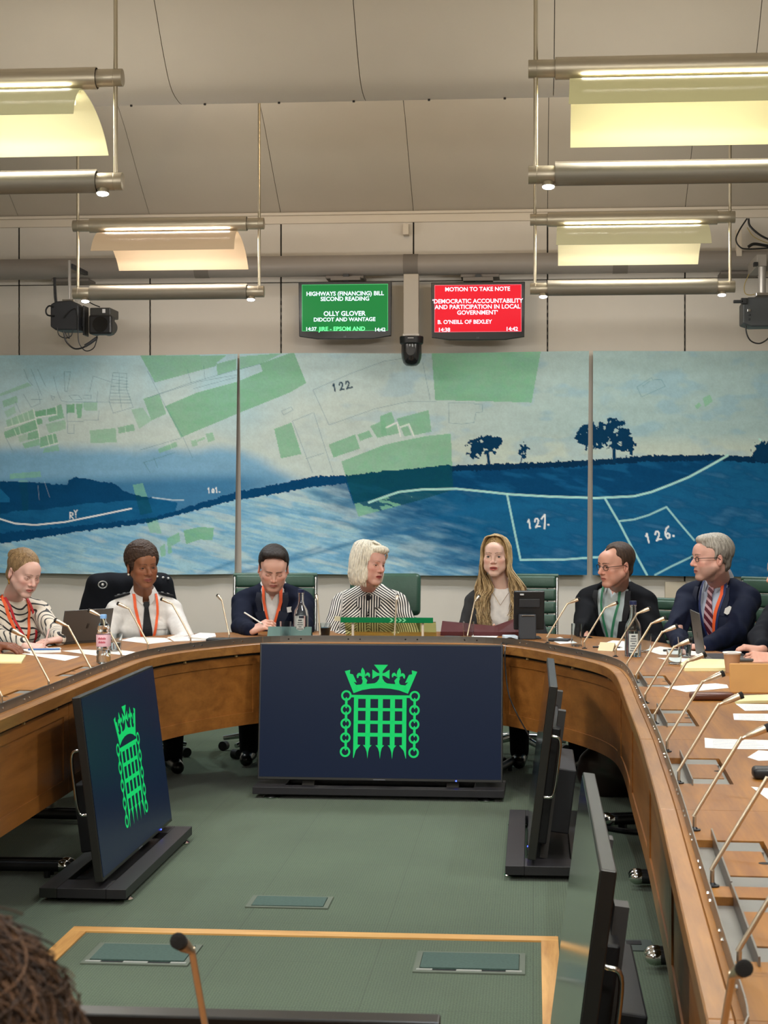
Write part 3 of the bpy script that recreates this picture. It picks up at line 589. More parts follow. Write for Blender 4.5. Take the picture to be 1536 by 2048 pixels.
# ================================================================ the horseshoe table
M_top = wood('table_top_oak', '#744415', '#9d661f', 'X', .5, .9, .04)
M_topy = wood('table_top_oak_side', '#744415', '#9d661f', 'Y', .5, .9, .04)
M_nose = wood('nosing_oak', '#80522a', '#a6723a', 'X', .35, 1.4)
M_nosey = wood('nosing_oak_side', '#80522a', '#a6723a', 'Y', .35, 1.4)
M_pan = wood('panel_cherry', '#7c4a1c', '#a0652c', 'X', .38, .8)
M_pany = wood('panel_cherry_side', '#7c4a1c', '#a0652c', 'Y', .38, .8)
M_tray = mat('tray_steel', '#8b8983', .45, metal=.75, var=.05, vscale=10)
M_up = mat('upstand_steel', '#8a8680', .36, metal=.85, var=.06, vscale=12)
ctrl = [(.240, 2.46), (.257, 3.0), (.276, 3.6), (.295, 4.19), (.31, 4.8), (.323, 5.42), (.333, 6.37), (.341, 7.0), (.338, 7.35), (.322, 7.62), (.275, 7.86), (.195, 8.09), (.085, 8.34), (-.04, 8.60), (-.175, 8.79), (-.35, 8.86), (-.55, 8.87),
        (-.76, 8.87), (-.98, 8.87), (-1.18, 8.86), (-1.36, 8.78), (-1.53, 8.53), (-1.65, 8.29), (-1.725, 8.05), (-1.76, 7.8), (-1.764, 7.4), (-1.762, 6.8), (-1.757, 6.2), (-1.752, 5.64), (-1.745, 4.8), (-1.738, 4.0), (-1.73, 3.2), (-1.722, 2.46),
        (-1.712, 2.36), (-1.665, 2.26), (-1.565, 2.205), (-1.4, 2.2), (-1.1, 2.2), (-.76, 2.2), (-.4, 2.2), (-.1, 2.2), (.08, 2.205), (.185, 2.26), (.230, 2.36)]
cc = ctrl+[ctrl[0]]
pp = [Vector((v.x, v.y, 0)) for v in bez([(a, b, 0) for a, b in cc], 10)]
arc = [0]
for a, b in zip(pp[:-1], pp[1:]): arc.append(arc[-1]+(b-a).length)
ARC = arc[-1]; _ax = np.array([p.x for p in pp]); _ay = np.array([p.y for p in pp])
def cp(s):
    s = s % ARC; return Vector((np.interp(s, arc, _ax), np.interp(s, arc, _ay), 0))
def cn(s):
    d = (cp(s+.03)-cp(s-.03)).normalized(); return Vector((d.y, -d.x, 0))       # pointing away from the middle of the room
def s_near(x, y): return arc[min(range(len(pp)), key=lambda i: (pp[i]-Vector((x, y, 0))).length)]
def band(s0, s1, o0, o1, z0, z1, step=.05):
    """solid band following the table edge: offsets o0..o1 outward, heights z0..z1"""
    n = max(2, int((s1-s0)/step)+1); b = MB(); vs = []
    for i in range(n+1):
        s = s0+(s1-s0)*i/n; p = cp(s); q = cn(s)
        for o, z in ((o0, z0), (o1, z0), (o1, z1), (o0, z1)): vs.append((p.x+q.x*o, p.y+q.y*o, z))
    fs = []
    for i in range(n):
        for k in range(4): fs.append((4*i+k, 4*i+(k+1) % 4, 4*i+4+(k+1) % 4, 4*i+4+k))
    fs += [(0, 3, 2, 1), (4*n, 4*n+1, 4*n+2, 4*n+3)]
    return b.add(vs, fs)
sR = lambda y: s_near(.33, y)
sL = lambda y: s_near(-1.755, y)
s_c0, s_c1 = s_near(-.2, 8.8), s_near(-1.34, 8.8)
cuts = [0.0, sR(4.15), sR(5.36), sR(6.55), sR(7.45), s_c0, s_c1, sL(7.7), sL(6.6), sL(5.36), sL(4.15), sL(2.6), ARC]
DEP = .80
table = empty('horseshoe_table', (-.76, 5.5, 0), label='large horseshoe conference table in light oak with a steel strip along its inner edge', cat='table')
tops = []
cut_boxes = []      # (segment index, s centre, length)
def seg_of(s):
    for i in range(len(cuts)-1):
        if cuts[i] <= s < cuts[i+1]: return i
    return 0
trays = [sR(y) for y in (2.99, 3.55, 4.75, 5.92, 7.08)]+[sL(y) for y in (7.27, 6.32, 5.9-.4, 4.75, 3.6)]
for i in range(len(cuts)-1):
    s0, s1 = cuts[i]+.001, cuts[i+1]-.001
    mid = cp((s0+s1)/2); side = abs(cn((s0+s1)/2).x) > .7
    mt, mn, mp_ = (M_topy, M_nosey, M_pany) if side else (M_top, M_nose, M_pan)
    t = band(s0, s1, .0405, DEP, .708, .74, .02 if i in (0, len(cuts)-2) else .05).build('tabletop', mt, table, world=True)
    tops.append(t)
    band(s0, s1, 0, .04, .695, .7405).build('edge_nosing', mn, table, world=True, bevel=.003, seg=1)
    band(s0, s1, .022, .034, .683, .6949).build('shadow_groove', M_gap, table, world=True)
    for k in range(3): 
        s = s0+(s1-s0)*(k+.5)/3; band(s-.006, s+.006, .012, .0215, .683, .6949, .01).build('groove_spacer', mat('spacer', '#a98c62', .6), table, world=True)
    mod = empty('modesty_panel', (0, 0, 0)); mod.parent = table
    # panel sits in a frame: rails and stiles stand proud of the field
    nseg = max(1, round((s1-s0)/1.25))
    for k in range(nseg):
        a, b_ = s0+(s1-s0)*k/nseg+.002, s0+(s1-s0)*(k+1)/nseg-.002
        Mi = table
        base = band(a, b_, .030, .048, .335, .683).build('modesty_panel', mp_, table, world=True)
        base.location = (0, 0, 0)
        for z0, z1 in ((.335, .395), (.638, .683)):
            band(a, b_, .025, .0299, z0, z1).build('rail', mp_, base, world=False).data.transform(Matrix.Translation((-table.location.x, -table.location.y, 0)))
        for (c0, c1) in ((a, a+.07), (b_-.07, b_)):
            band(c0, c1, .025, .0299, .3952, .6378).build('stile', mp_, base, world=False).data.transform(Matrix.Translation((-table.location.x, -table.location.y, 0)))
    bpy.data.objects.remove(mod)
    up = band(s0, s1, .052, .0545, .7405, .772, .04); up.build('steel_upstand', M_up, table, world=True)
    sc = MB(); nsc = max(1, round((s1-s0)/.3))
    for k in range(nsc):
        s = s0+(s1-s0)*(k+.5)/nsc
        for ds in (-.03, .03):
            p, q = cp(s+ds), cn(s+ds); a = Vector((p.x, p.y, .755))+q*.0519; sc.cyl(a, a-q*.003, .0042, n=8)
    tag(sc.build('screw', M_chrome, table, world=True), kind='stuff')
# --- connector trays let into the worktop
def cutout(top, lo):
    """cut rectangular pockets (list of 4-corner outlines) through a worktop piece"""
    cu = MB()
    for P in lo: cu.prism(P, .722, .76)
    co = cu.build('cutter', None, table, world=True); md = top.modifiers.new('b', 'BOOLEAN'); md.object = co; md.operation = 'DIFFERENCE'; md.solver = 'EXACT'
    dg = bpy.context.evaluated_depsgraph_get(); dg.update(); me = bpy.data.meshes.new_from_object(top.evaluated_get(dg)); top.modifiers.clear()
    mt = top.data.materials[0]; top.data = me
    if not me.materials: me.materials.append(mt)
    bpy.data.objects.remove(co)
todo = {}
for s in trays:
    L = .225; pts = []
    def q(ds, o): p, n = cp(s+ds), cn(s); return (p.x+n.x*o, p.y+n.y*o)
    P = [q(-L, .062), q(L, .062), q(L, .205), q(-L, .205)]
    todo.setdefault(seg_of(s), []).append(P)
    # lining
    def quad(ds0, ds1, o0, o1, z0, z1): return MB().prism([q(ds0, o0), q(ds1, o0), q(ds1, o1), q(ds0, o1)], z0, z1)
    e = .0012
    tr = quad(-L+e, L-e, .062+e, .205-e, .7222, .7242).build('connector_tray', M_tray, table, world=True)
    T = Matrix.Translation((-table.location.x, -table.location.y, 0))
    def kid(nm, b, m, bv=0):
        o = b.build(nm, m, tr, bevel=bv); o.data.transform(T); return o
    kid('tray_fin', quad(-L-.03, L+.05, .098, .1015, .7405, .756), M_up); kid('tray_wall', quad(-L+e, L-e, .0985, .1010, .7243, .7404), M_up)
    kid('steel_plate', quad(-L+.003, -L+.10, .104, .196, .7243, .7370), M_tray, .001); kid('steel_plate', quad(L-.10, L-.003, .104, .196, .7243, .7370), M_tray, .001)
    kid('wooden_flap', quad(-L+.105, L-.105, .104, .190, .7243, .7388), M_topy, .001)
    kid('finger_notch', MB().cyl((*q(0, .185), .7389), (*q(0, .185), .7393), .012, n=16), M_gap)
for i, lo in todo.items(): cutout(tops[i], lo)
# --- legs: a column on twin tubes with polished ends
for s in [sR(y) for y in (7.85, 6.65, 5.52, 4.3, 3.1)]+[sL(y) for y in (7.75, 6.70, 5.55, 4.4, 3.2)]+[s_near(-1.2, 8.87), s_near(-.3, 8.87), s_near(-1.2, 2.2), s_near(-.3, 2.2)]:
    p, q = cp(s), cn(s); t = Vector((-q.y, q.x, 0)); c = p+q*.42
    lg = MB().cyl((c.x, c.y, .071), (c.x, c.y, .7075), .028, n=16).build('leg', M_steel, table, world=True, smooth=True)
    for k in (-.028, .028):
        a_, b_ = p+q*.055+t*k, p+q*.74+t*k; o = MB().cyl((a_.x, a_.y, .045), (b_.x, b_.y, .045), .022, n=14).build('foot_tube', M_black, lg, smooth=True); o.data.transform(Matrix.Translation((-table.location.x, -table.location.y, 0)))
        e = MB().sphere((0, 0, 0), (.034, .025, .025), 14, 10); Rm = Matrix.Rotation(math.atan2(q.y, q.x), 3, 'Z'); e.v = [tuple(Rm @ Vector(v)+Vector((a_.x-table.location.x, a_.y-table.location.y, .045))) for v in e.v]; e.build('foot_cap', M_chrome, lg, smooth=True)
        for w in (.12, .68):
            c2_ = p+q*w+t*k; o = MB().cyl((c2_.x, c2_.y, 0), (c2_.x, c2_.y, .03), .012, n=10).build('glide', M_black, lg); o.data.transform(Matrix.Translation((-table.location.x, -table.location.y, 0)))

# ================================================================ gooseneck microphones
M_neck = mat('champagne_metal', '#cbb9a0', .3, metal=.8)
mic_n = 0
def mic(base, dirv, label, h=1.0, head=1.0, lean=None):
    """base on the worktop, dirv: horizontal direction the head leans to"""
    global mic_n; mic_n += 1
    d = Vector((dirv[0], dirv[1], 0)).normalized(); B = Vector((base[0], base[1], .7402))
    r = empty('gooseneck_microphone', B, label=label, cat='microphone', group='gooseneck microphones along the table')
    k = lean if lean is not None else 1.0
    pts = [Vector((0, 0, 0)), Vector((0, 0, .03))*h, d*.006*k+Vector((0, 0, .045))*h, d*.095*k+Vector((0, 0, .19))*h, d*.103*k+Vector((0, 0, .20))*h, d*.118*k+Vector((0, 0, .207))*h]
    MB().tube(bez(pts, 5), .0042, 10).build('neck', M_neck, r, smooth=True)
    e = pts[-1]; f = d*.155*k+Vector((0, 0, .222))*h
    MB().tube([e-(f-e)*.15, e, e+(f-e)*.6, f], .006, 14, rs=[.0045, .0062, .0085, .0088]).build('head', M_neck, r, smooth=True)
    g = f+(f-e).normalized()*.011
    MB().tube([f, f+(g-f)*.9, g], .0092, 14, rs=[.0092, .0095, .007]).build('grille', mat('mic_grille', '#1f1c1a', .8, bump=.8, bscale=900), r, smooth=True)
    MB().lathe([(.0, .0002), (.013, .0002), (.013, .003), (.0075, .004), (.0045, .008)], n=16).build('base_ring', M_black, r, smooth=True)
    return r
def mic_px(x, y, label, out=None, **k):
    p = at_z(x, y, .741); s = s_near(p.x, p.y); n = cn(s); e_ = cp(s); of = (p-e_).dot(n)
    if of < .067: p = Vector((p.x, p.y, .741))+n*(.067-of)
    return mic((p.x, p.y), out or (n.x, n.y), label, **k)
OR_ = ['nearest the black desk monitor', 'between the monitor and the nearer glass bottle', 'at the right corner in front of the glass bottle', 'second from the corner on the right side', 'third from the corner on the right side', 'in line with the clear tumblers on the right side', 'pointing at the yellow notepads', 'pointing at the brown leather case', 'with its tip over the leather case', 'with its tip above the printed sheets', 'leaning past the right picture edge, base beside the third tray', 'nearest full stem at the lower right edge']
for (x, y), t in zip([(1095, 1286), (1169, 1297), (1231, 1313), (1251, 1341), (1265, 1365), (1283, 1406), (1304, 1447), (1327, 1503), (1349, 1566), (1382, 1660), (1418, 1772), (1477, 1941)], OR_):
    mic_px(x, y, 'gooseneck microphone '+t, out=(1, .12))
OL = ['leftmost on the left side, base at the picture edge', 'beside the yellow notepad at far left', 'in front of the striped woman', 'in front of the grey laptop', 'left of the two before the uniformed officer', 'right of the two before the uniformed officer', 'in front of the man writing']
for (x, y), t in zip([(3, 1410), (97, 1379), (180, 1350), (242, 1321), (296, 1301), (381, 1288), (458, 1281)], OL):
    mic_px(x, y, 'gooseneck microphone '+t, out=(-1, .25) if x < 450 else (-.6, 1))
def mic_center(x, label, out, yd=.155, **k):
    p = at_y(x, 1276, 8.98); mic((p.x, 8.985), out, label, **k)
mic_center(640, 'gooseneck microphone between the glass bottle and the white-haired woman', (-.25, 1))
mic_center(789, 'gooseneck microphone standing in front of the glass nameplate', (.02, 1))
mic_center(935, 'gooseneck microphone beside the blonde woman\'s tumbler', (.35, 1))
mic((-.386, 2.085), (-.08, -1), 'near gooseneck microphone with round black tip at the bottom left', lean=.9, h=1.0)
mic((.210, 2.065), (.1, -1), 'near gooseneck microphone with round black tip at the bottom right corner', h=.97)

# ================================================================ display screens standing on the floor
M_navy = mat('screen_navy', '#060a14', .3, emit='#121c30', estr=.45, spec=.22)
M_green = mat('emblem_green', '#064020', .4, emit='#10c060', estr=.55, spec=.2)
M_edge = mat('screen_frame', '#191816', .34, spec=.9)
EC = lambda P: [((x-787)/2.844/403, (471-y)/2.844/403) for x, y in P]
def mirror(P): return [(1580-x, y) for x, y in P][::-1]
EMB = [[(750, 206), (830, 206), (802, 240), (797, 259), (783, 259), (778, 240)], [(741, 233), (768, 251), (786, 255), (786, 267), (768, 270), (741, 286)], [(783, 258), (797, 258), (800, 285), (812, 303), (838, 318), (742, 318), (768, 303), (780, 285)]]
EMB += [mirror(EMB[1])]
half = [[(583, 244), (614, 236), (612, 258), (630, 262), (652, 308), (634, 304), (652, 324), (664, 345), (635, 368)],
        [(684, 222), (696, 240), (700, 258), (696, 278), (690, 286), (682, 278), (676, 258), (676, 240)], [(654, 284), (651, 268), (658, 255), (670, 252), (680, 262), (684, 276), (674, 270), (664, 270), (662, 280)], [(727, 276), (728, 262), (722, 252), (711, 250), (701, 262), (698, 276), (708, 268), (718, 268), (720, 276)],
        [(680, 282), (700, 280), (713, 296), (707, 312), (722, 322), (668, 326), (684, 312), (686, 298)],
        [(635, 368), (650, 322), (700, 316), (745, 312), (790, 308), (790, 338), (735, 341), (685, 350)]]
for P in half: EMB += [P, mirror(P)]
EMB += [[(618, 378), (962, 378), (962, 392), (618, 392)], [(638, 392), (938, 392), (938, 400), (638, 400)]]
for y0, y1 in ((451, 468), (522, 541), (591, 612)): EMB.append([(638, y0), (938, y0), (938, y1), (638, y1)])
for x0, x1 in ((705, 732), (776, 803), (845, 872)):
    EMB.append([(x0, 392), (x1, 392), (x1, 662), (x0, 662)]); c = (x0+x1)/2; EMB.append([(c-26, 660), (c+24, 660), (c+10, 676), (c+4, 700), (c, 737), (c-4, 700), (c-12, 676)])
EMB += [[(638, 392), (662, 392), (662, 658), (678, 660), (652, 690), (640, 733), (637, 733)], mirror([(642, 392), (666, 392), (666, 658), (682, 660), (656, 690), (644, 733), (642, 733)])]
def ring(cx, cy, r0, r1, n=20): return [[(cx+r0*math.cos(a), cy+r0*math.sin(a)), (cx+r1*math.cos(a), cy+r1*math.sin(a)), (cx+r1*math.cos(b), cy+r1*math.sin(b)), (cx+r0*math.cos(b), cy+r0*math.sin(b))] for a, b in [(2*PI*i/n, 2*PI*(i+1)/n) for i in range(n)]]
for cx in (594, 984):
    for k in range(5):
        EMB += ring(cx-k*.8, 382+k*79.3, 19, 30)
        if k < 4: EMB.append([(cx-7, 408+k*79.3), (cx+7, 408+k*79.3), (cx+7, 436+k*79.3), (cx-7, 436+k*79.3)])
        if k < 4: EMB += [[(cx-8, 400+k*79.3), (cx+8, 400+k*79.3), (cx, 390+k*79.3)], [(cx-8, 444+k*79.3), (cx+8, 444+k*79.3), (cx, 456+k*79.3)]]
def floor_screen(x, y, rz, label, emblem=True, tilt=7.2, bx=0.0):
    """x, y: middle of the panel's lower front edge; the face looks along local -Y"""
    r = empty('floor_display', (x, y, 0), rz, label=label, cat='screen', group='large displays standing on the floor inside the table')
    W, H, T = 1.215, .675, .032
    Mt = Matrix.Translation((0, 0, .082)) @ Matrix.Rotation(math.radians(-tilt), 4, 'X')
    def put(b, nm, m, par=r, **k):
        b.v = [tuple(Mt @ Vector(v)) for v in b.v]; return b.build(nm, m, par, **k)
    pn = put(MB().span((-W/2, 0, 0), (W/2, T, H)), 'panel', M_edge, bevel=.003)
    put(MB().span((-W/2+.008, -.0015, .014), (W/2-.008, -.0001, H-.008)), 'display_face', M_navy if emblem else mat('screen_off', '#0a0d10', .12, coat=1.0), pn)
    if emblem:
        b = MB()
        for P in EMB:
            n0 = len(b.v); Q = EC(P); b.v += [(px_, -.0022, pz_+.34) for px_, pz_ in Q]; b.f.append(tuple(range(n0, n0+len(Q))))
        put(b, 'portcullis_emblem', M_green, pn)
    put(MB().span((W*.31, -.0025, .003), (W*.31+.006, -.001, .008)), 'power_light', mat('blue_led', '#2030ff', .3, emit='#2a3cff', estr=9), pn)
    put(MB().span((-.03, -.0015, .004), (.03, -.0003, .008)), 'maker_mark', mat('mark_grey', '#6a6a70', .4), pn)
    bk = put(MB().span((-.47, T, .04), (.47, T+.036, .50)), 'rear_housing', M_black, bevel=.006)
    put(MB().span((-.30, T+.036, .06), (.30, T+.125, .32)), 'equipment_box', mat('box_black', '#1d1d20', .55), bevel=.006)
    for s in (-1, 1):
        hb = MB(); a = (s*(W/2-.035), T+.001, .24); c = (s*(W/2-.035), T+.001, .48)
        hb.tube(bez([a, (a[0], T+.035, .255), (a[0], T+.04, .36), (a[0], T+.035, .465), c], 6), .006, 10); put(hb, 'handle', M_chrome, smooth=True)
        put(MB().span((s*.36-.03, T+.02, -.03), (s*.36+.03, T+.05, .56)), 'upright', mat('stand_metal', '#4a4744', .5, metal=.4))
    b = MB(); b.span((-W/2-.01, -.085, .022), (W/2+.01, -.012, .058)); b.build('base_beam', mat('base_beam_black', '#232124', .45), r, bevel=.002)
    MB().span((-W/2-.01, .17, .022), (W/2+.01, .235, .058)).build('base_beam', M_edge, r, bevel=.002)
    for s in (-1, 1): MB().span((s*(W/2+.01)-s*.15, -.0115, .022), (s*(W/2+.01), .1695, .058)).build('base_plate', mat('base_beam_black', '#232124', .45), r, bevel=.002)
    MB().span((-W/2+.14, .0, .026), (W/2-.14, .169, .036)).build('base_floor', M_black, r)
    for sx in (-1, 1):
        for yy in (-.05, .2): MB().lathe([(0, 0), (.04, 0), (.042, .006), (.03, .014), (.012, .0218), (0, .0218)], (sx*(W/2-.08), yy, 0), 20).build('foot', M_chrome, r, smooth=True)
    return r
floor_screen(-.757, 8.585, math.radians(-.6), 'large floor display facing the camera with a bright green portcullis emblem')
q = floor_screen(-1.552, 6.83, math.radians(90), 'large floor display seen side-on at left with a green portcullis emblem')
q = floor_screen(-.022, 7.36, math.radians(-90), 'far right floor display seen edge-on, beside the centre display', emblem=False)
q = floor_screen(.045, 4.0, math.radians(-90), 'near right floor display seen edge-on, reflecting the carpet', emblem=False)
q = floor_screen(-.735, 2.50, math.radians(180), 'floor display at the bottom edge seen from behind, only its top showing', emblem=False)
# ================================================================ things fixed to the wall
M_bezel = mat('tv_bezel', '#16171a', .3)
def wall_screen(x0, x1, y0, y1, Y, label, colr, lines, tcol):
    a, b = at_y(x0, y1, Y), at_y(x1, y0, Y); W, H = b.x-a.x, b.z-a.z
    r = empty('wall_screen', ((a.x+b.x)/2, Y, (a.z+b.z)/2), label=label, cat='screen')
    fr = MB().prism([(-W/2, H/2), (W/2, H/2), (W/2-.004, -H/2+.02), (W*.3, -H/2+.002), (0, -H/2), (-W*.3, -H/2+.002), (-W/2+.004, -H/2+.02)], 0, .045, 'y').build('bezel', M_bezel, r, bevel=.004)
    w, h = W*.925, H*.81; zc = .018
    pn = MB().span((-w/2, -.0015, zc-h/2), (w/2, -.0002, zc+h/2)).build('display', mat('tv_'+label[:6], '#050505', .4, spec=.2, emit=colr, estr=.55), r)
    m2 = mat('tvline_'+label[:6], colr, .3, emit=tcol, estr=.45)
    for (p, q) in (((-w/2, zc+h/2-.003), (w/2, zc+h/2)), ((-w/2, zc-h/2), (w/2, zc-h/2+.003)), ((-w/2, zc-h/2+.003), (-w/2+.003, zc+h/2-.003)), ((w/2-.003, zc-h/2+.003), (w/2, zc+h/2-.003))):
        MB().span((p[0], -.0022, p[1]), (q[0], -.0016, q[1])).build('display_border', m2, r)
    mt = mat('tvtext_'+label[:6], '#202020', .4, emit='#dff0ff' if 'green' in label else '#ffe0f0', estr=.9)
    mg = mat('tvticker', '#60ff90', .3, emit='#5cff8c', estr=.7)
    for (s, px, py, sz, al, tick) in lines:
        p = at_y(px, py, Y); text('screen_text', s, sz, (p.x-r.location.x, -.003, p.z-r.location.z), (PI/2, 0, 0), mg if tick else mt, r, al, bold=sz*.02, depth=.0003, sx=1.0)
    text('maker_mark', 'LG', .014, (0, -.001, -H/2+.012), (PI/2, 0, 0), mat('mark_grey', '#6a6a70', .4), r)
    MB().span((-.09, .045, -.09), (.09, .11, .09)).build('mount_plate', M_dark, r); MB().span((-.02, .06, .08), (.02, .09, H/2+.06)).build('mount_arm', M_dark, r)
    MB().span((-.1, .02, H/2+.012), (.1, .1, H/2+.035)).build('mount_bar', mat('bracket_grey', '#77706a', .6), r)
    return r
k = .056
wall_screen(597, 783, 562, 679, 11.72, 'left wall screen, green with white lettering about a highways bill', '#0a8038',
    [('HIGHWAYS (FINANCING) BILL', 690, 591, .0385, 'CENTER', 0), ('SECOND READING', 690, 601.5, .0385, 'CENTER', 0), ('OLLY GLOVER', 689, 631.5, .044, 'CENTER', 0), ('DIDCOT AND WANTAGE', 689, 642.5, .036, 'CENTER', 0), ('14:37', 611, 661.5, .034, 'LEFT', 0), ('JIRE - EPSOM AND', 638, 662, .039, 'LEFT', 1), ('14:42', 771, 662.5, .034, 'RIGHT', 0)], '#4fc07a')
wall_screen(862, 1050, 563, 681, 11.72, 'right wall screen, red with white lettering about a motion to take note', '#f0142a',
    [('MOTION TO TAKE NOTE', 955, 582, .038, 'CENTER', 0), ('\u2018DEMOCRATIC ACCOUNTABILITY', 955, 606, .0395, 'CENTER', 0), ('AND PARTICIPATION IN LOCAL', 955, 617.5, .0395, 'CENTER', 0), ('GOVERNMENT\u2019', 955, 629, .0395, 'CENTER', 0), ('B. O\u2019NEILL OF BEXLEY', 875, 648, .037, 'LEFT', 0), ('14:38', 876, 663.5, .037, 'LEFT', 0), ('14:42', 1036, 661.5, .037, 'RIGHT', 0)], '#ff8090')
# dome camera on its post
c = at_y(823, 672, 11.72)
r = empty('dome_camera', c, label='black dome camera hanging from a pale square post between the wall screens', cat='camera')
MB().span((-.05, -.05, .002), (.05, .05, .41)).build('post', mat('post_paint', '#b5aca0', .5), r, bevel=.003)
MB().span((-.055, -.055, -.004), (.055, .055, .01)).build('post_plate', M_steel, r)
MB().lathe([(0, -.004), (.078, -.004), (.08, -.012), (.078, -.05), (.07, -.058), (0, -.058)], n=32).build('collar', M_black, r, smooth=True)
MB().lathe([(0, -.058), (.068, -.058), (.069, -.12), (.066, -.15), (.055, -.182), (.036, -.2), (.0, -.204)], n=32).build('dome', mat('dome_black', '#17181b', .2, coat=.6), r, smooth=True)
MB().span((-.02, -.0815, -.022), (.02, -.078, -.017)).build('maker_mark', mat('mark_light', '#b8b8bc', .4), r)
MB().cyl((0, -.064, -.105), (0, -.078, -.105), .03, n=24).build('lens', mat('lens_glass', '#08080c', .08, coat=1), r, smooth=True)
p = at_y(812, 459, 11.95)
tag(MB().span((-.02, -.03, -.038), (.02, .06, .036)).build('wall_bracket', M_rail, None, bevel=.003), 'small pale metal bracket under the top rail above the dome camera', 'bracket').location = p

def cam_px(px, py, Y, o): v = at_y(px, py, Y); return Vector((v.x-o.x, v.y-o.y, v.z-o.z))
def robo(left):
    Y = 11.35; sgn = 1
    if left:
        o = at_y(150, 640, Y); r = empty('robotic_camera', o, label='black robotic broadcast camera with square lens hood hanging at the left', cat='camera')
        P = lambda x, y, dy=0: cam_px(x, y, Y+dy, o)
        def bx(x0, x1, y0, y1, d0, d1, nm, m=M_black, bv=.008):
            a, b = P(x0, y1), P(x1, y0); return MB().span((a.x, d0, a.z), (b.x, d1, b.z)).build(nm, m, r, bevel=bv)
        bx(136, 140, 520, 605, .0, .03, 'mount_pole', mat('rod_white', '#bdb9b4', .35, metal=.5), .002)
        bx(128, 152, 600, 606, -.05, .05, 'mount_flange', M_chrome, .003); bx(135, 143, 526, 534, .03, .43, 'support_arm', M_dark, .002)
        b = MB(); a = [P(x, y) for x, y in ((109, 612), (120, 606), (150, 604), (165, 614), (165, 663), (119, 663), (109, 656))]
        b.prism([(v.x, v.z) for v in a], -.1, .1, 'y'); b.build('pan_head', mat('head_grey', '#26272b', .5), r, bevel=.008)
        bx(170, 173, 613, 672, -.06, .06, 'side_plate', M_black, .003); bx(165, 171, 635, 655, -.03, .03, 'tilt_axle', M_dark, .003)
        bx(182, 223, 616, 634, -.03, .2, 'camera_body', mat('cam_body', '#2e2d2a', .45), .006); bx(186, 232, 633, 672, -.12, -.02, 'lens_hood', M_black, .014)
        bx(180, 186, 634, 668, -.02, .15, 'camera_side', M_dark, .004)
        bx(207, 213, 619, 627, -.034, -.031, 'camera_label', mat('label_white', '#cfcfcf', .5), .001)
        c = P(210, 652); MB().cyl((c.x, -.121, c.z), (c.x, -.126, c.z), .05, n=28).build('lens', mat('lens_glass', '#08080c', .08, coat=1), r, smooth=True)
        MB().cyl((c.x, -.02, c.z), (c.x, .12, c.z), .055, n=28).build('lens_barrel', M_dark, r, smooth=True)
        pts = [[(110, 555), (112, 590), (114, 612)], [(108, 555), (109, 590), (112, 612)], [(109, 632), (95, 630), (92, 620), (98, 612), (107, 614)], [(114, 655), (118, 670), (130, 676), (142, 672), (146, 660)], [(127, 662), (132, 682), (146, 696), (160, 697), (175, 690), (195, 673)], [(156, 640), (157, 680), (165, 697), (175, 702), (188, 695), (195, 675)], [(130, 664), (135, 674), (139, 676), (136, 664)], [(200, 614), (185, 608), (172, 600)], [(128, 636), (140, 622), (152, 618), (157, 640)]]
        for i, q in enumerate(pts): MB().tube(bez([P(x, y, -.11 if i not in (0, 1) else 0) for x, y in q], 6), .0055 if i in (0, 1, 2, 4) else .0035, 8).build('cable', M_black, r, smooth=True)
        MB().tube([P(170, 692, -.11), P(180, 686, -.11), P(192, 677, -.11)], .011, 10).build('cable_plug', M_dark, r, smooth=True)
    else:
        o = at_y(1530, 640, Y); r = empty('robotic_camera', o, label='dark grey robotic broadcast camera cut off by the right picture edge', cat='camera')
        P = lambda x, y, dy=0: cam_px(x, y, Y+dy, o)
        def bx(x0, x1, y0, y1, d0, d1, nm, m=M_black, bv=.008):
            a, b = P(x0, y1), P(x1, y0); return MB().span((a.x, d0, a.z), (b.x, d1, b.z)).build(nm, m, r, bevel=bv)
        a, c = P(1524, 516), P(1524, 588); MB().cyl((a.x, 0, a.z), (c.x, 0, c.z), .024, n=20).build('mount_pole', mat('rod_white', '#bdb9b4', .35, metal=.5), r, smooth=True)
        bx(1512, 1532, 510, 534, -.04, .43, 'pole_clamp', mat('clamp_grey', '#9b948c', .5), .004); bx(1506, 1514, 526, 534, -.05, 0, 'clamp_screw', M_black, .002)
        bx(1510, 1545, 587, 594, -.06, .06, 'mount_flange', M_chrome, .003)
        a = [P(x, y) for x, y in ((1482, 609), (1492, 598), (1570, 596), (1570, 655), (1500, 656), (1482, 650))]
        MB().prism([(v.x, v.z) for v in a], -.1, .1, 'y').build('pan_head', mat('head_grey2', '#3b3e40', .5), r, bevel=.008)
        bx(1463, 1482, 604, 610, -.12, -.09, 'handle_knob', M_black, .003); bx(1478, 1490, 600, 612, -.12, -.09, 'knob', M_black, .003)
        bx(1491, 1497, 622, 627, -.106, -.1, 'socket', M_chrome, .001)
        for k_ in (631, 640): bx(1493, 1497, k_, k_+4, -.104, -.1, 'socket', M_dark, .001)
        for q, w in (([(1493, 626), (1492, 660), (1500, 680), (1516, 687), (1530, 682), (1545, 668)], .0045), ([(1498, 548), (1489, 570), (1490, 586), (1500, 590), (1512, 588)], .003), ([(1494, 437), (1478, 462), (1472, 480), (1480, 494), (1495, 498), (1540, 496)], .005), ([(1497, 437), (1500, 452), (1520, 470), (1545, 482)], .007), ([(1496, 494), (1508, 488), (1530, 491), (1550, 494)], .01), ([(1494, 455), (1510, 475), (1545, 490)], .003)):
            MB().tube(bez([P(x, y, -.03 if y > 600 else .25) for x, y in q], 6), w, 8).build('cable', M_black if w != .003 else mat('cable_yellow', '#a8945c', .6), r, smooth=True)
        bx(1488, 1500, 437, 494, .42, .5, 'conduit', M_rail, .004)
robo(True); robo(False)
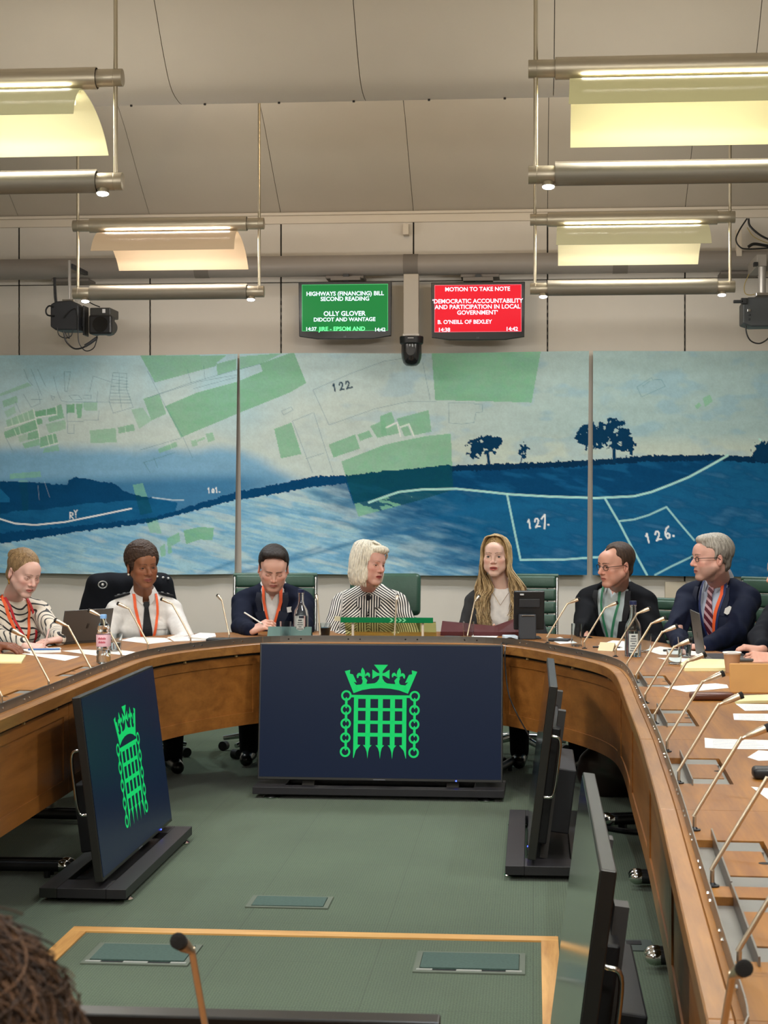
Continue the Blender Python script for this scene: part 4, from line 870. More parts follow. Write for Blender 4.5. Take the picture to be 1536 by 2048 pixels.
# socket box low on the wall
p = at_y(1351, 1200, 11.98)
r = empty('wall_box', p, label='pale flat junction box on the wall between the two men at right', cat='box')
MB().span((-.07, -.01, -.15), (.07, .035, .125)).build('cover', mat('box_beige', '#c4b7a2', .6), r, bevel=.004)
# ================================================================ soft-body modelling: blended solids turned into one skin
def A3d(v): return np.array([v[0], v[1], v[2]], float)
class Field:
    def __init__(s, lo, hi, h):
        s.lo = A3d(lo); s.h = h; s.n = np.maximum(4, ((A3d(hi)-s.lo)/h).astype(int)+1); s.D = np.full(tuple(s.n), .5, np.float32)
        s.ax = [(s.lo[i]+h*np.arange(s.n[i])).astype(np.float32) for i in range(3)]
    def sub(s, lo, hi):
        sl = []
        for i in range(3):
            a = int(max(0, math.floor((lo[i]-s.lo[i])/s.h))); b = int(min(s.n[i], math.ceil((hi[i]-s.lo[i])/s.h)+1))
            if b <= a: return None
            sl.append(slice(a, b))
        return tuple(sl)
    def pts(s, sl): return s.ax[0][sl[0]][:, None, None], s.ax[1][sl[1]][None, :, None], s.ax[2][sl[2]][None, None, :]
    def op(s, fn, lo, hi, k, mode):
        m = k+s.h*3; sl = s.sub(A3d(lo)-m, A3d(hi)+m)
        if sl is None: return s
        d = fn(*s.pts(sl)).astype(np.float32); a = s.D[sl]
        if mode == 'u':
            hh = np.maximum(k-np.abs(a-d), 0)/max(k, 1e-6); r = np.minimum(a, d)-hh*hh*k*.25
        elif mode == 's':
            d = -d; hh = np.maximum(k-np.abs(a-d), 0)/max(k, 1e-6); r = np.maximum(a, d)+hh*hh*k*.25
        else:
            r = np.maximum(a, d)
        s.D[sl] = r; return s
    def cone(s, a, b, ra, rb, k=.02, mode='u'):
        a, b = A3d(a), A3d(b); ab = b-a; L = ab@ab+1e-12
        def fn(x, y, z):
            px, py, pz = x-a[0], y-a[1], z-a[2]; t = np.clip((px*ab[0]+py*ab[1]+pz*ab[2])/L, 0, 1)
            return np.sqrt((px-t*ab[0])**2+(py-t*ab[1])**2+(pz-t*ab[2])**2)-(ra+(rb-ra)*t)
        R = max(ra, rb); return s.op(fn, np.minimum(a, b)-R, np.maximum(a, b)+R, k, mode)
    def ell(s, c, r, k=.02, mode='u', R=None):
        c, r = A3d(c), A3d(r); M = np.array(R.transposed()) if R is not None else np.eye(3)
        def fn(x, y, z):
            px, py, pz = x-c[0], y-c[1], z-c[2]
            q = [M[i, 0]*px+M[i, 1]*py+M[i, 2]*pz for i in range(3)]
            k0 = np.sqrt((q[0]/r[0])**2+(q[1]/r[1])**2+(q[2]/r[2])**2); k1 = np.sqrt((q[0]/r[0]**2)**2+(q[1]/r[1]**2)**2+(q[2]/r[2]**2)**2)+1e-6
            return k0*(k0-1)/k1
        m = r.max() if R is not None else r; return s.op(fn, c-m, c+m, k, mode)
    def box(s, c, r, k=.01, mode='u', rd=.005, R=None):
        c, r = A3d(c), A3d(r)-rd; M = np.array(R.transposed()) if R is not None else np.eye(3)
        def fn(x, y, z):
            px, py, pz = x-c[0], y-c[1], z-c[2]
            q = [np.abs(M[i, 0]*px+M[i, 1]*py+M[i, 2]*pz)-r[i] for i in range(3)]
            o = np.sqrt(np.maximum(q[0], 0)**2+np.maximum(q[1], 0)**2+np.maximum(q[2], 0)**2)+np.minimum(np.maximum(q[0], np.maximum(q[1], q[2])), 0)
            return o-rd
        m = np.linalg.norm(r+rd) if R is not None else r+rd; return s.op(fn, c-m, c+m, k, mode)
    def everywhere(s, fn): s.D = fn(s.D, *s.pts((slice(None),)*3)).astype(np.float32); return s
    def skin(s):
        """surface nets"""
        D = s.D; D[0], D[-1] = np.maximum(D[0], .01), np.maximum(D[-1], .01); D[:, 0], D[:, -1] = np.maximum(D[:, 0], .01), np.maximum(D[:, -1], .01); D[:, :, 0], D[:, :, -1] = np.maximum(D[:, :, 0], .01), np.maximum(D[:, :, -1], .01)
        I = D < 0; c = sum(I[i:D.shape[0]-1+i, j:D.shape[1]-1+j, k:D.shape[2]-1+k].astype(np.int8) for i in (0, 1) for j in (0, 1) for k in (0, 1))
        act = np.argwhere((c > 0) & (c < 8)); idx = np.full(c.shape, -1, np.int32); idx[tuple(act.T)] = np.arange(len(act))
        off = [(i, j, k) for i in (0, 1) for j in (0, 1) for k in (0, 1)]; V = {o: D[act[:, 0]+o[0], act[:, 1]+o[1], act[:, 2]+o[2]] for o in off}
        P = np.zeros((len(act), 3)); C = np.zeros(len(act))
        for o in off:
            for ax in range(3):
                if o[ax] == 0:
                    o2 = list(o); o2[ax] = 1; o2 = tuple(o2); a, b = V[o], V[o2]; m = (a < 0) != (b < 0); t = np.where(m, a/np.where(m, a-b, 1), 0)
                    for i in range(3): P[:, i] += m*(o[i]+(t if i == ax else 0))
                    C += m
        P = (act+P/C[:, None])*s.h+s.lo; F_ = []
        for ax in range(3):
            sh = list(D.shape); A = np.take(I, range(0, sh[ax]-1), ax); B = np.take(I, range(1, sh[ax]), ax); e = np.argwhere(A != B); u, v = (ax+1) % 3, (ax+2) % 3
            e = e[(e[:, u] > 0) & (e[:, v] > 0) & (e[:, u] < sh[u]-1) & (e[:, v] < sh[v]-1)]; inside = I[tuple(e.T)]
            q = []
            for du, dv in ((-1, -1), (0, -1), (0, 0), (-1, 0)):
                g = e.copy(); g[:, u] += du; g[:, v] += dv; q.append(idx[tuple(g.T)])
            q = np.stack(q, 1); q[~inside] = q[~inside][:, ::-1]; F_.append(q)
        F_ = np.concatenate(F_); F_ = F_[(F_ >= 0).all(1)]
        return P, F_
def np_mesh(name, parts, m, parent=None, attr='Col', smooth=True, extra=None):
    """parts: list of (verts, quads, colours)"""
    Vs, Fs, Cs, n = [], [], [], 0
    for v, f, c in parts:
        Vs.append(v); Fs.append(f+n); n += len(v); Cs.append(c if c is not None else np.ones((len(v), 3)))
    V, Q, C = np.concatenate(Vs), np.concatenate(Fs), np.concatenate(Cs)
    me = bpy.data.meshes.new(name); me.vertices.add(len(V)); me.vertices.foreach_set('co', V.astype(np.float32).ravel())
    me.loops.add(Q.size); me.loops.foreach_set('vertex_index', Q.astype(np.int32).ravel()); me.polygons.add(len(Q)); me.polygons.foreach_set('loop_start', np.arange(0, Q.size, 4, dtype=np.int32)); me.update()
    if smooth: me.polygons.foreach_set('use_smooth', np.ones(len(Q), bool))
    ca = me.color_attributes.new(attr, 'FLOAT_COLOR', 'POINT'); ca.data.foreach_set('color', np.concatenate([C, np.ones((len(V), 1))], 1).astype(np.float32).ravel())
    if m: me.materials.append(m)
    o = bpy.data.objects.new(name, me); COL.objects.link(o)
    if parent is not None: o.parent = parent
    return o
def sm(a, b, v): t = np.clip((v-a)/(b-a), 0, 1); return t*t*(3-2*t)
M_skin = mat('skin', '#c09080', .5, attr='Col', sss=.12, bump=.12, bscale=350, spec=.4)
M_hair = mat('hair', '#604020', .48, attr='Col', var=.28, vscale=60, stretch=(3, 3, .5), bump=.6, bscale=220, spec=.35)
M_cloth = mat('cloth', '#202840', .85, attr='Col', bump=.25, bscale=420, sheen=0, spec=.2, var=.05, vscale=60)
M_eye = mat('eye', '#e8e4df', .15, attr='Col', coat=.5)
def rot_head(yaw, pitch, roll=0):
    """yaw + turns the face to the viewer's right when looking at the camera, pitch + looks down"""
    return Matrix.Rotation(math.radians(yaw), 3, 'Z') @ Matrix.Rotation(math.radians(pitch), 3, 'X') @ Matrix.Rotation(math.radians(roll), 3, 'Y')

def head_mesh(neck, sk, lip, brow, wide=1.0, nose=1.0, female=False, jaw=1.0, stubble=None, mouth=0.0, lids=0.0, age=0.0, h=.0026, lipf=1.0):
    """head in its own frame: origin between the ears, face to -Y; neck = where the neck enters the chest"""
    f = Field((-.105, -.13, -.30), (.105, .125, .125), h); f.D[:] = .3
    f.ell((0, .018, .038), (.074*wide, .093, .080), .01)
    f.ell((0, -.036, -.022), (.059*wide, .056, .082), .03)
    jw = .048*wide*jaw; jr = .020 if not female else .017
    for s in (-1, 1):
        f.cone((s*jw*1.05, .0, -.040), (s*.016*jaw, -.066, -.094), jr, jr*.8, .022)
        f.ell((s*.040*wide, -.062, -.018), (.021, .018, .017), .02)
        f.ell((s*.040, -.045, -.055), (.02, .025, .026), .02)
    f.ell((0, -.076, -.093), (.019*jaw, .014, .015), .016)
    f.cone((-.030, -.082, .021), (.030, -.082, .021), .0095, .0095, .02)
    f.ell((0, -.062, .045), (.052*wide, .034, .036), .02)
    f.ell((0, -.080, -.058), (.023, .014, .020), .014)
    for s in (-1, 1): f.ell((s*.031, -.100, .001), (.016, .0165, .0125), .012, 's')
    f.cone((0, -.086, .012), (0, -.105*nose**.3, -.024), .0065, .0088*nose, .012); f.ell((0, -.103*nose**.3, -.027), (.0095*nose, .0095, .0085), .006)
    for s in (-1, 1):
        f.ell((s*.0115*nose, -.094, -.031), (.0072*nose, .009, .0065), .005); f.ell((s*.006, -.1, -.0378), (.0032, .005, .0028), .002, 's')
        # eyelids round the eyeball
        f.ell((s*.0305, -.0755, .002), (.0150, .0138, .0118), .004)
    mo = mouth
    f.cone((-.020, -.0862, -.0585+.002), (0, -.0935, -.0555), .0035, .0052*lipf, .005); f.cone((.020, -.0862, -.0565), (0, -.0935, -.0555), .0035, .0052*lipf, .005)
    f.cone((-.017, -.0855, -.0615-mo), (0, -.0915, -.0655-mo), .0035, .0062*lipf, .005); f.cone((.017, -.0855, -.0615-mo), (0, -.0915, -.0655-mo), .0035, .0062*lipf, .005)
    f.box((0, -.100, -.0605-mo*.5), (.021, .012, .0011+mo*.5), .0015, 's', .0005)
    op = .0042*(1-lids)
    for s in (-1, 1):
        f.ell((s*.0305, -.0905, .0022-.002*lids), (.0122, .009, max(op, .0012)), .0015, 's')
        R = Matrix.Rotation(s*.35, 3, 'Z') @ Matrix.Rotation(-.15, 3, 'X')
        f.ell((s*.0765*wide, .012, -.008), (.007, .018, .030), .006, 'u', R); f.ell((s*.083*wide, .006, -.004), (.006, .010, .018), .003, 's', R); f.ell((s*.0775*wide, .0, -.012), (.0045, .006, .008), .003)
    n = A3d(neck); f.cone((0, .022, -.045), n, .052 if not female else .044, .060 if not female else .052, .022)
    f.cone((0, -.01, -.10), (n[0], n[1]-.035, n[2]+.02), .020, .03, .03)
    P, Q = f.skin()
    x, y, z = P.T; C = np.tile(np.array(sk), (len(P), 1))
    def blend(t, col): nonlocal C; C = C*(1-t[:, None])+np.array(col)*t[:, None]
    red = np.array(sk)*np.array([1.12, .82, .80])
    for s in (-1, 1): blend(.55*np.exp(-(((x-s*.042)/.02)**2+((z+.025)/.018)**2))*(y < -.03), red)
    blend(.5*np.exp(-((x/.014)**2+((z+.028)/.012)**2))*(y < -.09), red); blend(.4*(np.abs(x) > .074)*1.0, red)
    lz = -.0605-mo*.5; t = sm(1.12, .9, (x/.0225)**2+((z-lz)/(.0092+mo*.5))**2)*(y < -.078); blend(t, lip)
    blend(((np.abs(x) < .016) & (np.abs(z-lz) < .0012+mo*.5) & (y < -.07) & (y > -.0885))*.85, (.10, .02, .02))
    if stubble is not None: blend(sm(-.030, -.050, z)*(y < .0)*sm(-.14, -.118, z)*stubble[1]*(1-t), stubble[0])
    for s in (-1, 1):
        u = (x*s-.010)/.036; bz = .0212+.0038*np.sin(np.clip(u, 0, 1)*2.6)+(.001 if female else 0); w = (.0032 if not female else .0022)*(1.15-.6*np.clip(u, 0, 1))
        blend(sm(1.3, .7, np.abs(z-bz)/w)*(u > 0)*(u < 1)*(y < -.04)*(.9 if not female else .7), brow)
        # lashes and lid line
        ez = np.hypot((x-s*.0305)/.0145, (z-.0022)/(.0068)); blend(((ez > .78) & (ez < 1.05) & (z > .0035-.004*lids) & (y < -.07))*(.75 if female else .55), np.array(brow)*.6)
    return P, Q, C
def eye_mesh(look, iris, s, lids=0):
    b = MB(); b.sphere((0, 0, 0), .0118, 20, 14); P = np.array(b.v); 
    L = np.array([look[0], -1.0, look[1]]); L /= np.linalg.norm(L); d = P@L/.0118
    C = np.where((d > .93)[:, None], np.array((.01, .01, .012)), np.where((d > .78)[:, None], np.array(iris), np.array((.40, .37, .35))))
    return b, P+np.array([s*.0305, -.0758, .002]), C
def finger(f, base, d, n, L, r, curl, k=.004):
    """chain of three bones: d = pointing direction, n = palm side the finger closes towards"""
    p = Vector(base); d = Vector(d).normalized(); n = Vector(n).normalized(); ax = d.cross(n).normalized()
    for i, fr in enumerate((.45, .32, .23)):
        d = (Matrix.Rotation(curl*(.8 if i == 0 else 1.0), 3, ax) @ d); q = p+d*L*fr; f.cone(p, q, r*(1-.10*i), r*(1-.10*(i+1)), k); p = q
def hand_mesh(W, d, n, side, sk, curl=.5, spread=.10, thumb=.6, sc=1.0, forearm=None, h=.0027, each=None):
    """W wrist, d direction of the fingers, n where the palm faces, side +1/-1 which way the thumb points across the palm"""
    W, d, n = Vector(W), Vector(d).normalized(), Vector(n); n = (n-d*n.dot(d)).normalized(); t = d.cross(n).normalized()*side
    g = .125*sc; c = W+d*.09*sc; f = Field(c-Vector((g, g, g)), c+Vector((g, g, g)), h)
    if forearm is not None: f.cone(Vector(forearm), W, .026*sc, .0235*sc, .01)
    else: f.cone(W-d*.06, W, .028*sc, .025*sc, .01)
    for u in (-.030, -.011, .010, .030): f.cone(W+d*.010+t*u*.6*sc, W+d*.088*sc+t*u*sc, .0135*sc, .0115*sc, .012)
    f.cone(W+d*.02*sc+t*.022*sc+n*.006, W+d*.05*sc+t*.034*sc+n*.012, .015*sc, .012*sc, .012)
    Ls = (.070, .078, .072, .056)
    for i, u in enumerate((.031, .0105, -.0105, -.031)):
        e = each[i] if each else curl*(1+.08*i); finger(f, W+d*.090*sc+t*u*sc, d+t*u*spread*18*.1, n, Ls[i]*sc, .0088*sc*(1 if i < 3 else .88), e)
    tb = W+d*.032*sc+t*.034*sc+n*.008; finger(f, tb, d*.75+t*.75+n*.25, n*.6-t*.8+d*.1, .066*sc, .0105*sc, thumb)
    P, Q = f.skin(); C = np.tile(np.array(sk), (len(P), 1)); nz = vnoise(P[:, 0]+P[:, 2]*.7, P[:, 1], .012, 4, 2)[:, None]
    return P, Q, C*(1.0+(nz-.5)*np.array([.12, .22, .22]))
# ================================================================ hair
def hair_mesh(style, c1, c2, w=1.0, h=.003):
    f = Field((-.125, -.135, -.26), (.125, .16, .165), h); f.D[:] = .3
    amp, fq = .0010, 260
    if style in ('short', 'quiff', 'grey', 'balding', 'afro'):
        t = {'afro': .016, 'short': .004, 'quiff': .006, 'grey': .006, 'balding': .003}[style]
        f.ell((0, .021, .042+t*.4), ((.0765+t)*w, .094+t, .082+t), .01); f.ell((0, .052, -.030), (.056*w+t*.6, .042+t*.5, .044), .02)
        if style == 'quiff': f.ell((.012, -.040, .105), (.052, .040, .026), .02); f.ell((-.03, -.02, .104), (.04, .05, .022), .02)
        if style == 'grey': f.ell((0, -.035, .100), (.056, .045, .024), .02)
        hl = {'afro': .052, 'short': .062, 'quiff': .094, 'grey': .064, 'balding': .080}[style]
        f.box((0, -.105, hl-.12), (.14, .066 if style != 'balding' else .072, .12), .010, 's', .03)
        f.box((0, -.075, -.125), (.13, .125, .10), .008, 's', .01)
        for s in (-1, 1): f.ell((s*.090*w, .006, -.012), (.026, .026, .036), .006, 's')
        if style == 'balding': f.ell((.04, -.075, .09), (.03, .05, .035), .012, 's'); f.ell((-.04, -.075, .09), (.03, .05, .035), .012, 's')
        if style in ('short', 'quiff', 'grey', 'balding'):
            for s in (-1, 1): f.ell((s*.072, -.045, .025), (.03, .034, .036), .008, 's')
            f.ell((0, -.105, .055), (.064, .046, .040), .01, 's')
            if style == 'quiff': f.ell((0, -.108, .076), (.070, .050, .040), .012, 's')
    elif style == 'bun':
        f.ell((0, .021, .043), (.079*w, .097, .084), .01); f.ell((0, .060, -.028), (.056, .048, .052), .02)
        f.ell((0, .118, .055), (.034, .030, .032), .012); f.ell((.01, .125, .045), (.022, .03, .024), .004)
        f.box((0, -.108, -.055), (.14, .066, .12), .014, 's', .04); f.box((0, -.075, -.125), (.13, .122, .10), .008, 's', .01)
        for s in (-1, 1): f.ell((s*.090*w, .006, -.014), (.028, .026, .032), .006, 's')
    elif style == 'bob':
        f.ell((0, .018, .046), (.087*w, .101, .088), .01)
        for s in (-1, 1): f.ell((s*.066, .018, -.040), (.030, .058, .078), .02); f.ell((s*.062, -.03, -.055), (.022, .030, .055), .02)
        f.ell((0, .070, -.045), (.070, .050, .078), .02)
        f.ell((0, -.112, -.055), (.052, .066, .108), .008, 's'); f.ell((.015, -.067, .088), (.058, .034, .026), .012)
        f.box((0, -.02, -.20), (.05, .075, .12), .01, 's', .02); amp = .0022
    elif style == 'long':
        f.ell((0, .019, .042), (.0835*w, .099, .085), .01); f.ell((0, .095, -.08), (.066, .040, .12), .03)
        for s in (-1, 1): f.ell((s*.068, .012, -.03), (.018, .045, .09), .02)
        f.ell((0, -.100, -.030), (.057, .060, .079), .008, 's'); f.cone((0, -.12, .085), (0, .05, .135), .0035, .0035, .003, 's'); amp = .0018
    elif style == 'curly':
        f.ell((0, .018, .042), (.090, .106, .094), .01); f.ell((0, .065, -.04), (.075, .055, .07), .02); amp, fq = .006, 110
    if style in ('afro', 'curly'):
        sc_ = .0065 if style == 'afro' else .016; f.everywhere(lambda D, x, y, z: D+(.006 if style == 'afro' else .012)*(vnoise(x+y*.83+z*0, z+y*.37+x*.2, sc_, 3, 2)+vnoise(y-x*.6+z*.15, z*.9-y*.5+x*0, sc_, 9, 2)-1.0))
    else: f.everywhere(lambda D, x, y, z: D+amp*(np.sin(x*fq+np.sin(z*70)*2.3+y*fq*.2)*np.sin(y*fq*.8+z*fq*(.8 if style in ('afro', 'curly') else .08)+1.7*np.sin(x*90))))
    P, Q = f.skin(); x, y, z = P.T
    a = np.arctan2(x, y+.02); t = vnoise(a*3+7, z*1.2+3 if style != 'afro' else z*60, .09, 11, 3)
    t = np.clip((t-.5)*2.2+.5, 0, 1); 
    if style in ('short', 'quiff', 'grey', 'balding'): t = np.clip(t*.6+(z-.02)*5*(1 if style == 'grey' else 0), 0, 1)
    return P, Q, np.array(c1)*(1-t[:, None])+np.array(c2)*t[:, None]
def tubes_np(lst, cols, n=6):
    """list of (points, radii) -> one vertex / quad set with a colour per tube"""
    V, Qd, C, m = [], [], [], 0
    for (pts, rs), c in zip(lst, cols):
        b = MB(); b.tube(pts, 1, n, rs=rs, cap=False); V.append(np.array(b.v)); Qd.append(np.array(b.f)+m); C.append(np.tile(np.array(c), (len(b.v), 1))); m += len(b.v)
    return np.concatenate(V), np.concatenate(Qd), np.concatenate(C)

# ================================================================ people
def stripes_mat(name, ca, cb, freq, duty):
    m = bpy.data.materials.new(name); m.use_nodes = True; N = m.node_tree.nodes; L = m.node_tree.links; b = N['Principled BSDF']
    a = N.new('ShaderNodeAttribute'); a.attribute_name = 'Col'; s = N.new('ShaderNodeSeparateColor'); L.new(a.outputs['Color'], s.inputs[0])
    k = N.new('ShaderNodeMath'); k.operation = 'MULTIPLY'; k.inputs[1].default_value = freq; L.new(s.outputs[0], k.inputs[0])
    fr = N.new('ShaderNodeMath'); fr.operation = 'FRACT'; L.new(k.outputs[0], fr.inputs[0])
    g = N.new('ShaderNodeMath'); g.operation = 'LESS_THAN'; g.inputs[1].default_value = duty; L.new(fr.outputs[0], g.inputs[0])
    mx = N.new('ShaderNodeMix'); mx.data_type = 'RGBA'; L.new(g.outputs[0], mx.inputs[0]); mx.inputs[6].default_value = (*lin(ca), 1); mx.inputs[7].default_value = (*lin(cb), 1)
    L.new(mx.outputs[2], b.inputs['Base Color']); b.inputs['Roughness'].default_value = .8; b.inputs['Sheen Weight'].default_value = .2; MATS[name] = m; return m
class Body: pass
def person(label, head, yaw, pitch, roll, sh, ZS, rz, lean, arms, sw=.165, bulk=1.0, skin='#c99a86', lip='#b06a60', brow='#4a3628', iris='#3a2a1c', hair=('short', '#30241c', '#55402e'),
           top=None, legs=True, hk={}, look=(0, 0), female=False, neckr=1.0, hands=True, torso_cut=None):
    """head (px, py, depth), sh (px, depth) of the shoulder middle, rz body heading (0 = facing -Y)"""
    B = Body(); R = math.radians(rz); sc = at_d(sh[0], 1200, sh[1]); fw = Vector((math.sin(R), -math.cos(R), 0)); hip = Vector((sc.x, sc.y, 0))-fw*lean
    r = empty('person', hip, R, label=label, cat='person'); B.r = r; B.Mi = (Matrix.Translation(hip) @ Matrix.Rotation(R, 4, 'Z')).inverted()
    loc = lambda w: B.Mi @ Vector(w); B.loc = loc
    B.px = lambda x, y, d: loc(at_d(x, y, d))
    H = loc(at_d(*head)); RH = rot_head(yaw-rz, pitch, roll); B.H, B.RH = H, RH
    RHn = np.array(RH); toW = lambda P: P @ RHn.T+np.array(H)
    C7 = Vector((0, -lean*.95+.015, ZS+.045)); nl = RH.inverted() @ (C7-H); B.C7 = C7
    sk, lp, bw = lin(skin), lin(lip), lin(brow)
    P, Q, C = head_mesh(nl, sk, lp, bw, female=female, **hk)
    parts = [(toW(P), Q, C)]
    Ls = lambda z: -lean*np.clip((z-.5)/(ZS-.5), 0, 1.1)
    B.Ls = Ls; B.arms = []
    for s, a in zip((-1, 1), arms):
        Sp = Vector((s*sw, -lean, ZS-.032)); E, Wr = (B.px(*a['E']) if not isinstance(a['E'], Vector) else a['E']), (B.px(*a['W']) if not isinstance(a['W'], Vector) else a['W'])
        v = Wr-Sp; L_ = v.length; l1, l2 = .285, .255
        if L_ > (l1+l2)*.985: k_ = L_/((l1+l2)*.985); l1 *= k_; l2 *= k_
        ca = (l1*l1+L_*L_-l2*l2)/(2*l1*L_); ca = max(-1, min(1, ca)); vn = v.normalized(); pole = (E-Sp); pole = (pole-vn*pole.dot(vn)); pole = pole.normalized() if pole.length > .02 else Vector((s, .3, -1)).normalized()
        pole = (pole+Vector((s*.5, .2, -.6))).normalized(); pole = (pole-vn*pole.dot(vn)).normalized(); E = Sp+vn*l1*ca+pole*l1*math.sqrt(1-ca*ca)
        B.arms.append((Sp, E, Wr, a))
        if hands and a.get('hand', True):
            hd = B.Mi.to_3x3() @ Vector(a.get('hd', (0, -1, 0))); hn = B.Mi.to_3x3() @ Vector(a.get('hn', (0, 0, -1)))
            P, Q, C = hand_mesh(Wr, hd, hn, a.get('side', 1), sk, a.get('curl', .45), thumb=a.get('thumb', .5), sc=a.get('sc', .93 if female else 1.0), forearm=Wr+(E-Wr).normalized()*.06, each=a.get('each'))
            parts.append((P, Q, C))
    def torso(f, e=0.0, arms=True, cuff=1.0, k=.04, legs=False):
        b = bulk
        f.ell((0, .0, .56), (.175*b+e, .13*b+e, .13+e), k); f.ell((0, Ls(.70)+.0, .70), (.150*b+e, .108*b+e, .17+e), k); f.ell((0, Ls(ZS-.10)+.005, ZS-.10), (.162*b+e, .110*b+e, .17+e), k)
        for s in (-1, 1):
            f.cone((0, Ls(ZS), ZS+.004), (s*sw*.98, Ls(ZS), ZS-.022), .056+e, .044+e, k*.8); f.cone((0, Ls(ZS)+.02, ZS+.048), (s*sw*.74, Ls(ZS)+.01, ZS+.006), .046+e, .034+e, k*.8)
            if female: f.ell((s*.075, Ls(ZS-.13)-.085, ZS-.13), (.058+e, .048+e, .055+e), .03)
        if arms:
            for (Sp, E, Wr, a) in B.arms:
                f.cone(Sp, E, .050*a.get('fat', 1)+e, .044*a.get('fat', 1)+e, .03); f.cone(E, E+(Wr-E)*cuff, .044*a.get('fat', 1)+e, .031*a.get('fat', 1)+e, .02)
        if legs:
            for s in (-1, 1): f.cone((s*.09, 0, .53), (s*.12, -.42, .52), .085+e, .062+e, k); f.cone((s*.12, -.42, .52), (s*.12, -.36, .10), .060+e, .042+e, .03)
    B.torso = torso
    f = Field((-.56, -.76, .05), (.56, .25, ZS+.12), .014); torso(f, -.016, True, .80, .03, legs); P, Q = f.skin(); parts.append((P, Q, np.tile(np.array(sk), (len(P), 1))))
    B.body = np_mesh('body', parts, M_skin, r)
    for s in (-1, 1):
        b, P, C = eye_mesh(look, lin(iris), s); P = toW(P); o = np_mesh('eye', [(P, np.array([q for q in b.f if len(q) == 4]), C)], M_eye, r)
        b.v = [tuple(p) for p in P]
    if hair:
        P, Q, C = hair_mesh(hair[0], lin(hair[1]), lin(hair[2]), hk.get('wide', 1.0)); B.hair = np_mesh('hair', [(toW(P), Q, C)], M_hair, r)
    B.toW = lambda v: H+RH @ Vector(v)
    if legs:
        f = Field((-.26, -.56, .05), (.26, .2, .66), .012); f.ell((0, 0, .55), (.18*bulk, .14*bulk, .11), .03)
        for s in (-1, 1): f.cone((s*.09, 0, .53), (s*.12, -.42, .53), .088, .068, .03); f.cone((s*.12, -.42, .53), (s*.12, -.36, .085), .066, .052, .02)
        P, Q = f.skin(); np_mesh('trousers', [(P, Q, np.tile(lin('#14161c'), (len(P), 1)))], M_cloth, r)
        for s in (-1, 1):
            f = Field((s*.12-.07, -.56, -.01), (s*.12+.07, -.25, .14), .008); f.cone((s*.12, -.34, .055), (s*.125, -.47, .04), .042, .036, .02); f.cone((s*.12, -.345, .06), (s*.12, -.35, .11), .04, .042, .02); f.box((s*.12, -.41, -.045), (.1, .3, .05), .004, 's', .002)
            P, Q = f.skin(); np_mesh('shoe', [(P, Q, np.tile(lin('#0c0c0e'), (len(P), 1)))], mat('shoe_leather', '#0c0c0e', .3, coat=.4), r)
    return B
def garment(B, name, col, e=0.0, h=.0072, vcut=None, neck=.060, cuff=1.0, arms=True, phase=None, m=None, xlim=None, zlo=.50, wrinkle=.0022, front_gap=0.0, k=.04):
    ZS = B.arms[0][0].z
    f = Field((-.54, -.76, zlo), (.54, .22, ZS+.14), h); B.torso(f, e, arms, cuff, k)
    C7 = B.C7; f.cone(C7+Vector((0, .01, .0)), C7+Vector((0, -.035, .14)), neck, neck+.012, .008, 's')
    if vcut:
        zb, wt, zt = vcut
        def fn(x, y, z):
            w = np.where(z > zb, wt*(z-zb)/(zt-zb)*(1+.35*np.sin(np.clip((z-zb)/(zt-zb), 0, 1)*3.1)), -.02+front_gap*(zb-z)); return np.maximum(np.abs(x)-w, y-(B.Ls(z)-.02))+0*x
        f.op(fn, (-.3, -.5, zb-.25), (.3, .2, ZS+.14), .004, 's')
    f.everywhere(lambda D, x, y, z: D+wrinkle*(np.sin(x*38+z*55+2*np.sin(y*30))*np.sin(z*42-y*33+1.3*np.sin(x*25))))
    if xlim: 
        f.everywhere(lambda D, x, y, z: np.maximum(D, np.abs(x)+0*y+0*z-xlim))
    P, Q = f.skin(); c = np.tile(np.array(lin(col)), (len(P), 1))
    if phase is not None: c = np.stack([phase(P), P[:, 0]*0, P[:, 0]*0], 1)
    o = np_mesh(name, [(P, Q, c)], m or M_cloth, B.r)
    g = Field((-.30, -.45, zlo), (.30, .22, ZS+.14), .011); B.torso(g, e, False, cuff, k); P, Q = g.skin(); o_b = BVHTree.FromPolygons([tuple(p) for p in P], [tuple(q) for q in Q])
    return o, o_b
def hit(bv, x, z, off=0.0, last=-.2):
    y = None
    for b in bv:
        q = b.ray_cast(Vector((x, -1.2, z)), Vector((0, 1, 0)))
        if q[0] is not None: y = q[0].y if y is None else min(y, q[0].y)
    if y is None: y = last
    return y-off
